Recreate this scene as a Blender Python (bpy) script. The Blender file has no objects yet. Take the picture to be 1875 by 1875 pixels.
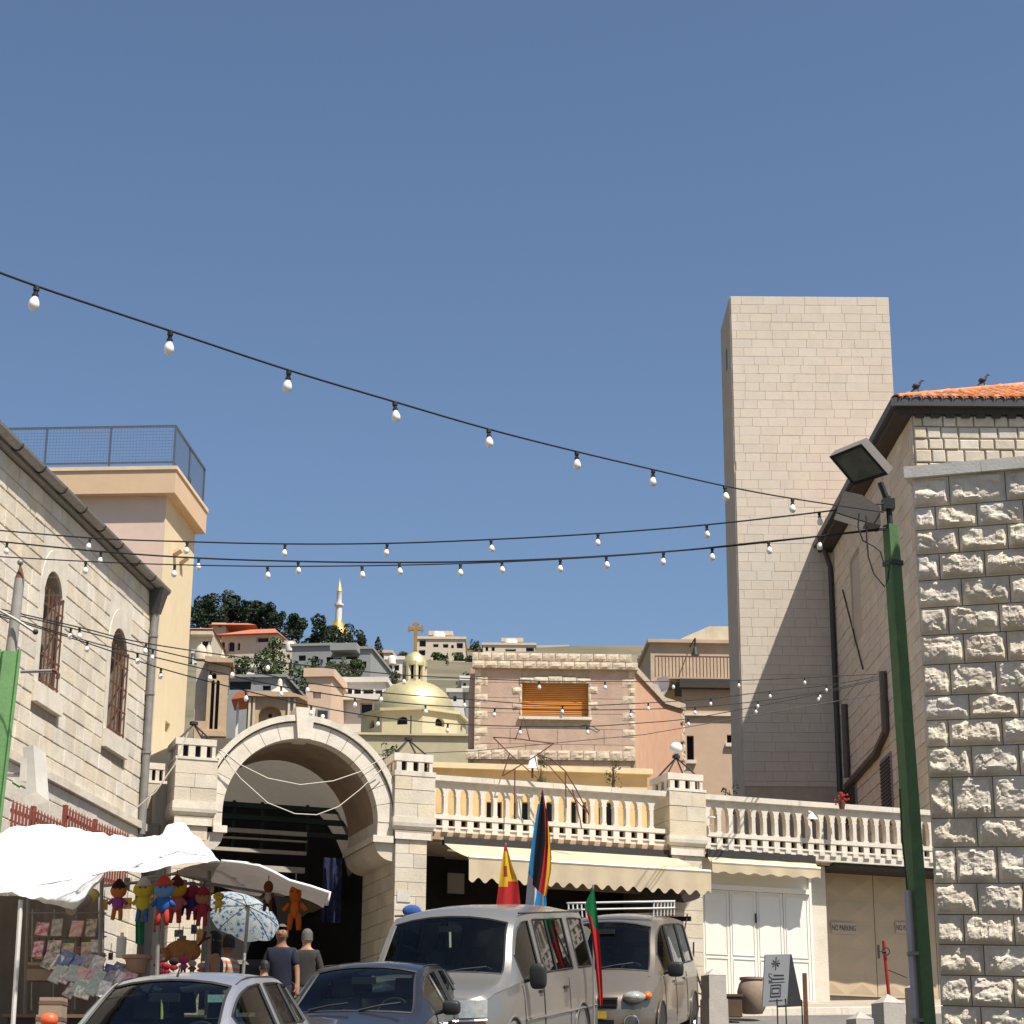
import bpy, bmesh, math, random
from mathutils import Vector, Matrix, noise
random.seed(7)
PI = math.pi
R = math.radians
scene = bpy.context.scene
col = scene.collection

# ------------------------------------------------------------------ camera
FPX, PITCH, ROLL = 3700.0, R(17.25), R(0.38)
fwd = Vector((0, math.cos(PITCH), math.sin(PITCH)))
_up = Vector((0, -math.sin(PITCH), math.cos(PITCH)))
_rt = Vector((1, 0, 0))
rt = _rt * math.cos(ROLL) + _up * math.sin(ROLL)
up = _up * math.cos(ROLL) - _rt * math.sin(ROLL)
cam_d = bpy.data.cameras.new('camera')
cam_d.sensor_width = 36.0
cam_d.lens = FPX / 1875.0 * 36.0
cam_d.clip_start = 0.1
cam_d.clip_end = 9000
cam = bpy.data.objects.new('camera', cam_d)
col.objects.link(cam)
cam.matrix_world = Matrix(((rt.x, up.x, -fwd.x, 0), (rt.y, up.y, -fwd.y, 0), (rt.z, up.z, -fwd.z, 0), (0, 0, 0, 1)))
scene.camera = cam

# ------------------------------------------------------------------ sky, sun, exposure
LIGHT = Vector((-0.414, 0.40, -1.0)).normalized()      # direction in which sunlight travels
world = bpy.data.worlds.new('World')
scene.world = world
world.use_nodes = True
wn = world.node_tree
sky = wn.nodes.new('ShaderNodeTexSky')
sky.sky_type = 'NISHITA'
sky.sun_disc = False
sky.sun_elevation = math.asin(-LIGHT.z)
sky.sun_rotation = math.atan2(-LIGHT.x, -LIGHT.y)
sky.altitude = 300
sky.air_density = 1.0
sky.dust_density = 1.3
sky.ozone_density = 3.2
bg = wn.nodes['Background']
bg.inputs['Strength'].default_value = 0.06
wn.links.new(sky.outputs[0], bg.inputs['Color'])
sun_d = bpy.data.lights.new('sun', 'SUN')
sun_d.energy = 3.7
sun_d.angle = R(0.53)
sun_d.color = (1.0, 0.94, 0.85)
sun = bpy.data.objects.new('sun', sun_d)
col.objects.link(sun)
sun.rotation_euler = LIGHT.to_track_quat('-Z', 'Y').to_euler()
scene.view_settings.view_transform = 'Standard'
scene.view_settings.look = 'None'
scene.view_settings.exposure = 1.0
scene.view_settings.gamma = 1.0
scene.view_settings.use_curve_mapping = False
scene.cycles.max_bounces = 6
scene.cycles.transparent_max_bounces = 12
scene.cycles.caustics_reflective = False
scene.cycles.caustics_refractive = False

# ------------------------------------------------------------------ pixels to rays
def ray(px, py):
    return (fwd + rt * ((px - 937.5) / FPX) - up * ((py - 937.5) / FPX))
def at_y(px, py, Y):
    r = ray(px, py)
    return r * (Y / r.y)
GP = [(-40, -2.2), (0, -1.65), (10, -0.85), (19.8, 0.05), (22.5, 0.36), (26.3, 0.8), (31.5, 1.38), (36, 2.02), (38, 2.26), (44, 3.2), (60, 7.5),
      (100, 21.5), (150, 35.5), (200, 50.5), (260, 67.5), (330, 80), (420, 84), (800, 70), (6000, 40)]
def gz(y):
    for (a, za), (b, zb) in zip(GP, GP[1:]):
        if y <= b:
            return za + (zb - za) * (y - a) / (b - a)
    return GP[-1][1]
Z = Vector((0, 0, 1))

class Frame:
    """A vertical plane: s along it, o out of it towards the viewer, h up; k tilts the courses."""
    def __init__(self, origin, az, k=0.0):
        a = R(az)
        self.O = Vector(origin)
        self.x = Vector((math.sin(a), math.cos(a), 0))
        self.n = Vector((math.cos(a), -math.sin(a), 0))
        self.k = k
        self.az = az
    def __call__(self, s, o, h):
        return self.O + self.x * s + self.n * o + Z * (h + self.k * s)
    def pix(self, px, py, o=0.0):
        r = ray(px, py)
        p0 = self.O + self.n * o
        t = (p0.dot(self.n)) / r.dot(self.n)
        p = r * t - self.O
        s = p.dot(self.x)
        return s, p.z - self.k * s
    def s(self, px, py, o=0.0):
        return self.pix(px, py, o)[0]
    def h(self, px, py, o=0.0):
        return self.pix(px, py, o)[1]
    def rotz(self):
        return math.atan2(self.x.y, self.x.x)

# ------------------------------------------------------------------ objects
ORI = {}
def tag(o, label=None, cat=None, group=None, kind=None):
    if label: o['label'] = label
    if cat: o['category'] = cat
    if group: o['group'] = group
    if kind: o['kind'] = kind
    return o
def thing(name, loc, label, cat, group=None):
    o = bpy.data.objects.new(name, None)
    o.empty_display_size = 0.2
    col.objects.link(o)
    o.location = loc
    ORI[o] = Vector(loc)
    return tag(o, label, cat, group)
def link_mesh(name, me, parent=None, origin=None):
    o = bpy.data.objects.new(name, me)
    col.objects.link(o)
    if parent is not None:
        o.parent = parent
        ORI[o] = ORI[parent]
    else:
        ORI[o] = Vector(origin) if origin is not None else Vector((0, 0, 0))
        o.location = ORI[o]
    return o
def copy_tree(o, parent=None, children=None):
    c = o.copy()
    col.objects.link(c)
    if parent is not None: c.parent = parent
    ORI[c] = ORI.get(o, Vector((0, 0, 0)))
    for ch in list(o.children):
        copy_tree(ch, c)
    return c

class MB:
    """Collects faces; build() links them as one mesh object."""
    def __init__(self, T=None):
        self.v, self.f, self.T = [], [], T
    def add(self, vs, fs):
        n = len(self.v)
        T = self.T
        self.v += [T(*p) if T else Vector(p) for p in vs]
        self.f += [tuple(i + n for i in f) for f in fs]
        return self
    def box(self, a0, a1, b0, b1, c0, c1):
        if a0 > a1: a0, a1 = a1, a0
        if b0 > b1: b0, b1 = b1, b0
        if c0 > c1: c0, c1 = c1, c0
        vs = [(x, y, z) for z in (c0, c1) for y in (b0, b1) for x in (a0, a1)]
        return self.add(vs, [(0, 2, 3, 1), (4, 5, 7, 6), (0, 1, 5, 4), (2, 6, 7, 3), (0, 4, 6, 2), (1, 3, 7, 5)])
    def taper(self, a0, a1, b0, b1, c0, A0, A1, B0, B1, c1):
        vs = [(a0, b0, c0), (a1, b0, c0), (a0, b1, c0), (a1, b1, c0), (A0, B0, c1), (A1, B0, c1), (A0, B1, c1), (A1, B1, c1)]
        return self.add(vs, [(0, 2, 3, 1), (4, 5, 7, 6), (0, 1, 5, 4), (2, 6, 7, 3), (0, 4, 6, 2), (1, 3, 7, 5)])
    def prism(self, pts, o0, o1):
        """2D outline (s,h) pushed from o0 to o1"""
        n = len(pts)
        vs = [(s, o1, h) for s, h in pts] + [(s, o0, h) for s, h in pts]
        fs = [tuple(range(n)), tuple(range(2 * n - 1, n - 1, -1))]
        fs += [(i, i + n, (i + 1) % n + n, (i + 1) % n) for i in range(n)]
        return self.add(vs, fs)
    def tube(self, pts, r, n=6, closed=False, r2=None):
        pts = [Vector(p) for p in pts]
        m = len(pts)
        vs, fs = [], []
        prev = None
        for i, p in enumerate(pts):
            a = pts[(i - 1) % m] if (closed or i > 0) else p
            b = pts[(i + 1) % m] if (closed or i < m - 1) else p
            d = (b - a)
            d = d.normalized() if d.length > 1e-9 else Vector((0, 0, 1))
            ref = Vector((0, 0, 1)) if abs(d.z) < 0.9 else Vector((1, 0, 0))
            u = d.cross(ref).normalized()
            if prev is not None:
                u2 = prev - d * prev.dot(d)
                if u2.length > 1e-6: u = u2.normalized()
            prev = u
            w = d.cross(u)
            rr = r if r2 is None else r + (r2 - r) * i / max(1, m - 1)
            for k in range(n):
                t = 2 * PI * k / n
                vs.append(p + (u * math.cos(t) + w * math.sin(t)) * rr)
        for i in range(m if closed else m - 1):
            for k in range(n):
                a, b = i * n + k, i * n + (k + 1) % n
                c, d = ((i + 1) % m) * n + (k + 1) % n, ((i + 1) % m) * n + k
                fs.append((a, b, c, d))
        if not closed:
            fs.append(tuple(range(n - 1, -1, -1)))
            fs.append(tuple(range((m - 1) * n, m * n)))
        return self.add(vs, fs)
    def lathe(self, c, prof, n=16, a0=0.0, a1=2 * PI, sx=1.0, sy=1.0):
        c = Vector(c)
        full = abs(a1 - a0 - 2 * PI) < 1e-6
        k = n if full else n + 1
        vs, fs = [], []
        for (r, z) in prof:
            for i in range(k):
                t = a0 + (a1 - a0) * i / n
                vs.append(c + Vector((r * math.cos(t) * sx, r * math.sin(t) * sy, z)))
        for j in range(len(prof) - 1):
            for i in range(n):
                i2 = (i + 1) % k
                fs.append((j * k + i, j * k + i2, (j + 1) * k + i2, (j + 1) * k + i))
        if full:
            if prof[0][0] > 1e-4: fs.append(tuple(range(k - 1, -1, -1)))
            if prof[-1][0] > 1e-4: fs.append(tuple((len(prof) - 1) * k + i for i in range(k)))
        return self.add(vs, fs)
    def ball(self, c, r, n=12, m=8, s=(1, 1, 1)):
        c = Vector(c)
        vs, fs = [], []
        for j in range(m + 1):
            p = PI * j / m
            for i in range(n):
                t = 2 * PI * i / n
                vs.append(c + Vector((r * s[0] * math.sin(p) * math.cos(t), r * s[1] * math.sin(p) * math.sin(t), -r * s[2] * math.cos(p))))
        for j in range(m):
            for i in range(n):
                fs.append((j * n + i, j * n + (i + 1) % n, (j + 1) * n + (i + 1) % n, (j + 1) * n + i))
        return self.add(vs, fs)
    def grid(self, fn, nu, nv):
        vs = [fn(i / nu, j / nv) for j in range(nv + 1) for i in range(nu + 1)]
        fs = [(j * (nu + 1) + i, j * (nu + 1) + i + 1, (j + 1) * (nu + 1) + i + 1, (j + 1) * (nu + 1) + i) for j in range(nv) for i in range(nu)]
        return self.add(vs, fs)
    def mesh(self, name, mats, origin=Vector((0, 0, 0)), smooth=False, weld=False):
        me = bpy.data.meshes.new(name)
        me.from_pydata([tuple(p - origin) for p in self.v], [], self.f)
        if weld:
            bm = bmesh.new(); bm.from_mesh(me)
            bmesh.ops.remove_doubles(bm, verts=bm.verts, dist=1e-5)
            bm.to_mesh(me); bm.free()
        for m in (mats if isinstance(mats, (list, tuple)) else [mats]):
            me.materials.append(m)
        if smooth:
            me.shade_smooth() if smooth is True else me.set_sharp_from_angle(angle=R(smooth)) if False else None
            for p in me.polygons: p.use_smooth = True
            if smooth is not True:
                try: me.set_sharp_from_angle(angle=R(smooth))
                except Exception: pass
        me.update()
        return me
    def build(self, name, mats, parent=None, smooth=False, origin=None, weld=False, recalc=True):
        if parent is not None:
            og = ORI[parent]
        elif origin is not None:
            og = Vector(origin)
        else:
            n = max(1, len(self.v))
            og = Vector((sum(p.x for p in self.v) / n, sum(p.y for p in self.v) / n, min(p.z for p in self.v)))
        me = self.mesh(name, mats, og, False, weld)
        if recalc:
            bm = bmesh.new(); bm.from_mesh(me)
            bmesh.ops.recalc_face_normals(bm, faces=bm.faces)
            bm.to_mesh(me); bm.free()
        if smooth:
            for p in me.polygons: p.use_smooth = True
            if smooth is not True: me.set_sharp_from_angle(angle=R(smooth))
        return link_mesh(name, me, parent, og)

# ------------------------------------------------------------------ materials
MATS = {}
def mat(name, c, rough=0.8, var=0.12, scale=3.0, bump=0.15, bscale=40.0, rand=0.0, c2=None, mix=0.5, metal=0.0, spec=0.4, coat=0.0, stain=0.0, stain_c=(0.12, 0.09, 0.06), emit=None, alpha=None, sheen=0.0, hue=0.0):
    if name in MATS: return MATS[name]
    m = bpy.data.materials.new(name)
    m.use_nodes = True
    t = m.node_tree
    N, L = t.nodes, t.links
    b = N['Principled BSDF']
    b.inputs['Roughness'].default_value = rough
    b.inputs['Metallic'].default_value = metal
    b.inputs['Specular IOR Level'].default_value = spec
    if coat:
        b.inputs['Coat Weight'].default_value = coat
        b.inputs['Coat Roughness'].default_value = 0.06
    tc = N.new('ShaderNodeTexCoord')
    src = tc.outputs['Object']
    n1 = N.new('ShaderNodeTexNoise'); n1.inputs['Scale'].default_value = scale; n1.inputs['Detail'].default_value = 6; n1.inputs['Roughness'].default_value = 0.65
    L.new(src, n1.inputs['Vector'])
    cc = Vector(c)
    hi = [min(1, x * (1 + var)) for x in c]
    lo = [x * (1 - var) for x in c]
    if c2: hi = c2; lo = c
    rp = N.new('ShaderNodeValToRGB')
    rp.color_ramp.elements[0].position = 0.5 - mix * 0.4; rp.color_ramp.elements[0].color = (*lo, 1)
    rp.color_ramp.elements[1].position = 0.5 + mix * 0.4; rp.color_ramp.elements[1].color = (*hi, 1)
    L.new(n1.outputs['Fac'], rp.inputs['Fac'])
    out = rp.outputs['Color']
    if rand:
        oi = N.new('ShaderNodeObjectInfo')
        mr = N.new('ShaderNodeMapRange'); mr.inputs['To Min'].default_value = 1 - rand; mr.inputs['To Max'].default_value = 1 + rand
        L.new(oi.outputs['Random'], mr.inputs['Value'])
        hs = N.new('ShaderNodeHueSaturation')
        L.new(mr.outputs[0], hs.inputs['Value'])
        if hue:
            mh = N.new('ShaderNodeMath'); mh.operation = 'MULTIPLY'; mh.inputs[1].default_value = 7.31
            fr = N.new('ShaderNodeMath'); fr.operation = 'FRACT'
            mr2 = N.new('ShaderNodeMapRange'); mr2.inputs['To Min'].default_value = 1 - hue; mr2.inputs['To Max'].default_value = 1 + hue
            L.new(oi.outputs['Random'], mh.inputs[0]); L.new(mh.outputs[0], fr.inputs[0]); L.new(fr.outputs[0], mr2.inputs['Value'])
            L.new(mr2.outputs[0], hs.inputs['Saturation'])
        L.new(out, hs.inputs['Color'])
        out = hs.outputs['Color']
    if stain:
        n3 = N.new('ShaderNodeTexNoise'); n3.inputs['Scale'].default_value = scale * 0.6; n3.inputs['Detail'].default_value = 8; n3.inputs['Roughness'].default_value = 0.75
        mp = N.new('ShaderNodeMapping'); mp.inputs['Scale'].default_value = (1.6, 1.6, 0.35)
        L.new(src, mp.inputs['Vector']); L.new(mp.outputs[0], n3.inputs['Vector'])
        r3 = N.new('ShaderNodeValToRGB')
        r3.color_ramp.elements[0].position = 0.55; r3.color_ramp.elements[0].color = (0, 0, 0, 1)
        r3.color_ramp.elements[1].position = 0.8; r3.color_ramp.elements[1].color = (stain, stain, stain, 1)
        L.new(n3.outputs['Fac'], r3.inputs['Fac'])
        mx = N.new('ShaderNodeMix'); mx.data_type = 'RGBA'
        L.new(r3.outputs['Color'], mx.inputs[0]); L.new(out, mx.inputs[6]); mx.inputs[7].default_value = (*stain_c, 1)
        out = mx.outputs[2]
    L.new(out, b.inputs['Base Color'])
    if bump:
        n2 = N.new('ShaderNodeTexNoise'); n2.inputs['Scale'].default_value = bscale; n2.inputs['Detail'].default_value = 5; n2.inputs['Roughness'].default_value = 0.6
        L.new(src, n2.inputs['Vector'])
        bp = N.new('ShaderNodeBump'); bp.inputs['Strength'].default_value = bump; bp.inputs['Distance'].default_value = 0.02
        L.new(n2.outputs['Fac'], bp.inputs['Height'])
        L.new(bp.outputs[0], b.inputs['Normal'])
    if emit:
        b.inputs['Emission Color'].default_value = (*c, 1); b.inputs['Emission Strength'].default_value = emit
    MATS[name] = m
    return m
def glass(name, tint, rough=0.02, trans=0.55):
    """thin window glass: part mirror, part tinted see-through"""
    if name in MATS: return MATS[name]
    m = bpy.data.materials.new(name); m.use_nodes = True
    N, L = m.node_tree.nodes, m.node_tree.links
    for n in list(N): N.remove(n)
    o = N.new('ShaderNodeOutputMaterial'); g = N.new('ShaderNodeBsdfGlossy'); tr = N.new('ShaderNodeBsdfTransparent')
    g.inputs['Roughness'].default_value = rough; g.inputs['Color'].default_value = (1, 1, 1, 1)
    tr.inputs['Color'].default_value = (*tint, 1)
    fr = N.new('ShaderNodeFresnel'); fr.inputs['IOR'].default_value = 1.38
    mx = N.new('ShaderNodeMixShader')
    L.new(fr.outputs[0], mx.inputs[0]); L.new(tr.outputs[0], mx.inputs[1]); L.new(g.outputs[0], mx.inputs[2]); L.new(mx.outputs[0], o.inputs['Surface'])
    MATS[name] = m
    return m
def cloth(name, c, trans=0.35, rough=0.9, var=0.08, scale=4.0, c2=None, mix=0.5):
    """fabric that lets some light through"""
    m = mat(name, c, rough, var, scale, 0.1, 60, c2=c2, mix=mix, spec=0.1)
    N, L = m.node_tree.nodes, m.node_tree.links
    b = N['Principled BSDF']; o = N['Material Output']
    tl = N.new('ShaderNodeBsdfTranslucent'); mx = N.new('ShaderNodeMixShader'); mx.inputs[0].default_value = trans
    tl.inputs['Color'].default_value = (*c, 1)
    L.new(b.outputs[0], mx.inputs[1]); L.new(tl.outputs[0], mx.inputs[2]); L.new(mx.outputs[0], o.inputs['Surface'])
    return m

M_cream = mat('cream_limestone', (0.56, 0.49, 0.38), 0.85, 0.12, 2.5, 0.35, 30, rand=0.10, hue=0.18, stain=0.35, stain_c=(0.32, 0.23, 0.14))
M_church = mat('church_limestone', (0.60, 0.53, 0.42), 0.88, 0.13, 3.0, 0.5, 22, rand=0.09, hue=0.22, stain=0.4, stain_c=(0.36, 0.25, 0.15))
M_tower = mat('tower_limestone', (0.58, 0.52, 0.425), 0.85, 0.06, 2.0, 0.25, 25, rand=0.035, hue=0.08, stain=0.25, stain_c=(0.36, 0.30, 0.22))
M_rock = mat('rock_faced_limestone', (0.62, 0.56, 0.46), 0.9, 0.14, 5.0, 0.5, 30, rand=0.07, hue=0.15, stain=0.5, stain_c=(0.42, 0.32, 0.2))
M_joint = mat('mortar', (0.36, 0.30, 0.22), 0.95, 0.15, 8, 0.3, 60)
M_joint_d = mat('dark_mortar', (0.13, 0.105, 0.08), 0.95, 0.15, 8, 0.3, 60)
M_white_stone = mat('white_cast_stone', (0.64, 0.58, 0.48), 0.8, 0.12, 4, 0.3, 45, rand=0.06, stain=0.6, stain_c=(0.30, 0.23, 0.16))
M_slab = mat('grey_coping', (0.6, 0.58, 0.52), 0.75, 0.1, 4, 0.2, 40, rand=0.04)
M_black = mat('black_metal', (0.015, 0.015, 0.016), 0.5, 0.1, 10, 0)
M_iron = mat('dark_iron', (0.03, 0.027, 0.025), 0.6, 0.2, 20, 0.1, 80)
M_rust = mat('rusty_iron', (0.13, 0.055, 0.03), 0.8, 0.3, 12, 0.3, 60)
M_grey_metal = mat('grey_metal', (0.25, 0.24, 0.22), 0.5, 0.15, 8, 0.1, 60, metal=0.3, stain=0.4, stain_c=(0.12, 0.1, 0.08))
M_white_paint = mat('white_paint', (0.78, 0.76, 0.70), 0.5, 0.04, 3, 0.05, 40, stain=0.25, stain_c=(0.5, 0.45, 0.36))
M_dark = mat('interior_shade', (0.02, 0.018, 0.016), 0.9, 0.3, 2, 0)  # near-black stands in for shade in hollows and shop interiors
M_pane = mat('dark_window_pane', (0.012, 0.014, 0.016), 0.25, 0.2, 3, 0, spec=0.25)
M_green_pole = mat('green_painted_steel', (0.07, 0.15, 0.052), 0.5, 0.18, 6, 0.25, 30, stain=0.8, stain_c=(0.02, 0.05, 0.02))

# ------------------------------------------------------------------ masonry helpers
def block_mesh(fr, s0, s1, h0, h1, o0, o1, ch=0.012):
    """a dressed stone: box with a chamfered front"""
    m = MB(fr)
    vs = [(s0, o0, h0), (s1, o0, h0), (s1, o0, h1), (s0, o0, h1)]
    c = o1 - ch
    vs += [(s0, c, h0), (s1, c, h0), (s1, c, h1), (s0, c, h1)]
    vs += [(s0 + ch, o1, h0 + ch), (s1 - ch, o1, h0 + ch), (s1 - ch, o1, h1 - ch), (s0 + ch, o1, h1 - ch)]
    fs = [(8, 9, 10, 11)]
    for a in (0, 4):
        for i in range(4):
            j = (i + 1) % 4
            fs.append((a + i, a + j, a + 4 + j, a + 4 + i))
    m.add(vs, fs)
    return m
def courses(fr, s0, s1, h0, h1, ch, lmin, lmax, parent, m, o0=0.0, o1=0.03, gap=0.008, holes=(), limit=300, name='stone_block', chamf=0.008, proud=0.0, rng=None, top_first=True, chvar=0.0, order=None):
    """coursed stonework; each stone an object, what is past the limit joined into one"""
    rng = rng or random.Random(int(abs(s0 * 131 + h0 * 17 + s1 * 7) * 100))
    todo = []
    h = h1
    while h > h0 + ch * 0.3:
        c = ch * (1 + rng.uniform(-chvar, chvar))
        hb = max(h0, h - c)
        cuts = sorted([(a, b) for a, b, c0, c1 in holes if c0 < h - 0.02 and c1 > hb + 0.02])
        segs = []; x = s0
        for a, b in cuts:
            if a > x: segs.append((x, min(a, s1)))
            x = max(x, b)
        if x < s1: segs.append((x, s1))
        for a, b in segs:
            x = a - rng.uniform(0, lmax * 0.6) if a == s0 and not cuts else a
            while x < b - 1e-3:
                e = x + rng.uniform(lmin, lmax)
                if b - e < lmin * 0.55: e = b
                xa, xb = max(a, x), min(b, e)
                if xb - xa > 0.03: todo.append((xa, xb, hb, h))
                x = e
        h = hb
    if order: todo.sort(key=order)
    rest = MB()
    cnt = 0
    for (xa, xb, hb, ht) in todo:
        mb = block_mesh(fr, xa + gap / 2, xb - gap / 2, hb + gap / 2, ht - gap / 2, o0, o1 + rng.uniform(-proud, proud), chamf)
        if cnt < limit:
            o = mb.build(name, m, parent, recalc=False); cnt += 1
        else:
            n = len(rest.v); rest.v += mb.v; rest.f += [tuple(i + n for i in f) for f in mb.f]
    if rest.v:
        tag(rest.build('stone_courses', m, parent, recalc=False), kind='stuff')
def wall_holes(mb, s0, s1, h0, h1, holes, t, back=True):
    """front face at o=0 with rectangular or arched openings, reveals t deep; local coords of mb.T"""
    ss = sorted({s0, s1} | {x for q in holes for x in q[:2] if s0 < x < s1})
    hs = sorted({h0, h1} | {x for q in holes for x in q[2:4] if h0 < x < h1})
    for a, b in zip(ss, ss[1:]):
        for c, d in zip(hs, hs[1:]):
            cx, cy = (a + b) / 2, (c + d) / 2
            if any(q[0] < cx < q[1] and q[2] < cy < q[3] for q in holes): continue
            mb.add([(a, 0, c), (b, 0, c), (b, 0, d), (a, 0, d)], [(0, 1, 2, 3)])
    for q in holes:
        a, b, c, d = q[:4]
        arch = len(q) > 4 and q[4]
        pts = [(a, c), (b, c)]
        if arch:
            r = (b - a) / 2; rise = r * (arch if arch is not True else 1.0); n = 8
            arc = [((a + b) / 2 + r * math.cos(PI * i / n), d - rise + rise * math.sin(PI * i / n)) for i in range(n + 1)]
            pts += arc
            for (x0, y0), (x1, y1) in zip(arc, arc[1:]):
                mb.add([(x0, 0, y0), (x0, 0, d), (x1, 0, d), (x1, 0, y1)], [(0, 1, 2, 3)])
        else:
            pts += [(b, d), (a, d)]
        n = len(pts)
        for i in range(n):
            p, q2 = pts[i], pts[(i + 1) % n]
            mb.add([(p[0], 0, p[1]), (q2[0], 0, q2[1]), (q2[0], -t, q2[1]), (p[0], -t, p[1])], [(0, 3, 2, 1)])
def pane_mesh(fr, q, t):
    m = MB(fr); a, b, c, d = q[:4]
    m.add([(a, -t, c), (b, -t, c), (b, -t, d), (a, -t, d)], [(0, 1, 2, 3)])
    return m
# ================================================================== the setting
GP = [(-40, -2.2), (0, -1.65), (10, -0.85), (19.8, 0.05), (22.5, 0.36), (26.3, 0.8), (31.5, 1.38), (36, 2.02), (38, 2.26), (44, 3.0), (60, 6.5),
      (95, 15.0), (120, 23.0), (150, 33.0), (200, 46.0), (260, 61.0), (330, 71), (420, 74), (900, 66), (7000, 30)]
M_earth = mat('dry_hillside', (0.19, 0.15, 0.10), 0.95, 0.3, 0.09, 0.3, 2.0, c2=(0.085, 0.085, 0.045), mix=0.4)
M_asphalt = mat('asphalt', (0.15, 0.14, 0.125), 0.9, 0.2, 1.2, 0.5, 90, stain=0.4, stain_c=(0.03, 0.03, 0.03))
M_paving = mat('paving', (0.36, 0.31, 0.25), 0.85, 0.12, 2, 0.3, 40, rand=0.08, stain=0.4, stain_c=(0.16, 0.12, 0.09))
mb = MB()
xs = [-2500, -600, -200, -80, -40, -20, -8, 0, 8, 20, 40, 80, 200, 600, 2500]
ys = sorted({y for y, _ in GP} | {5, 15, 29, 34, 50, 75, 135, 175, 230, 290})
rg = random.Random(3)
def tz(x, y):
    z = gz(y)
    if y > 60: z += (noise.noise(Vector((x * 0.02, y * 0.02, 0))) * 3 + (-0.02 * (x - 10) if x > 10 else 0)) * min(1, (y - 60) / 100)
    return z - 0.012
mb.v = [Vector((x, y, tz(x, y))) for y in ys for x in xs]
n = len(xs)
mb.f = [(j * n + i, j * n + i + 1, (j + 1) * n + i + 1, (j + 1) * n + i) for j in range(len(ys) - 1) for i in range(n - 1)]
tag(mb.build('ground', M_earth, origin=(0, 0, 0)), kind='structure')
mb = MB()
ry = [-12, 0, 10, 19.8, 22.5, 26.3, 31.5, 36, 38, 44, 56]
mb.v = [Vector((x, y, gz(y) + 0.004)) for y in ry for x in (-14, -6, 0, 6, 14)]
mb.f = [(j * 5 + i, j * 5 + i + 1, (j + 1) * 5 + i + 1, (j + 1) * 5 + i) for j in range(len(ry) - 1) for i in range(4)]
tag(mb.build('road', M_asphalt, origin=(0, 0, 0)), kind='structure')

# ================================================================== terrace front and gateway
FAC = Frame(at_y(828, 1600, 36.5), 72.3, -0.0105)
def fh_ground(s, o=0.0):
    p = FAC(s, o, 0)
    return gz(p.y) - p.z
def fpx(px, py, o=0.0):
    return FAC.pix(px, py, o)
# pavement in front of the terrace, with kerb
s0 = FAC.s(700, 1850); s1 = FAC.s(1830, 1850)
mb = MB(lambda s, o, h: Vector((FAC(s, o, 0).x, FAC(s, o, 0).y, gz(FAC(s, o, 0).y) + h)))
npv = 12
pav = None
for i in range(npv):
    a = s0 + (s1 - s0) * i / npv; b = s0 + (s1 - s0) * (i + 1) / npv
    for (o0, o1) in ((-0.6, 0.35), (0.36, 1.25)):
        m = MB(mb.T); m.box(a + 0.004, b - 0.004, o0, o1, -0.1, 0.125)
        if pav is None:
            pav = MB(mb.T); pav.box(s0, s1, -0.62, 1.27, -0.1, 0.11)
            pav = tag(pav.build('pavement', M_paving, origin=FAC(s0, 0, 0)), kind='structure')
        m.build('paving_slab', M_paving, pav)
for i in range(18):
    a = s0 + (s1 - s0) * i / 18; b = s0 + (s1 - s0) * (i + 1) / 18
    m = MB(mb.T); m.box(a + 0.004, b - 0.004, 1.28, 1.42, -0.1, 0.13)
    m.build('kerb_stone', M_white_stone, pav)

gate = thing('stone_gateway', FAC(-2, -0.4, fh_ground(-2)), 'white stone arched gateway to the market lane between two square pillars', 'gateway')
terr = thing('terrace_building', FAC(4, -1.0, fh_ground(4)), 'cream terrace with pierced stone balustrade above shop doors and awnings', 'building')

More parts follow.
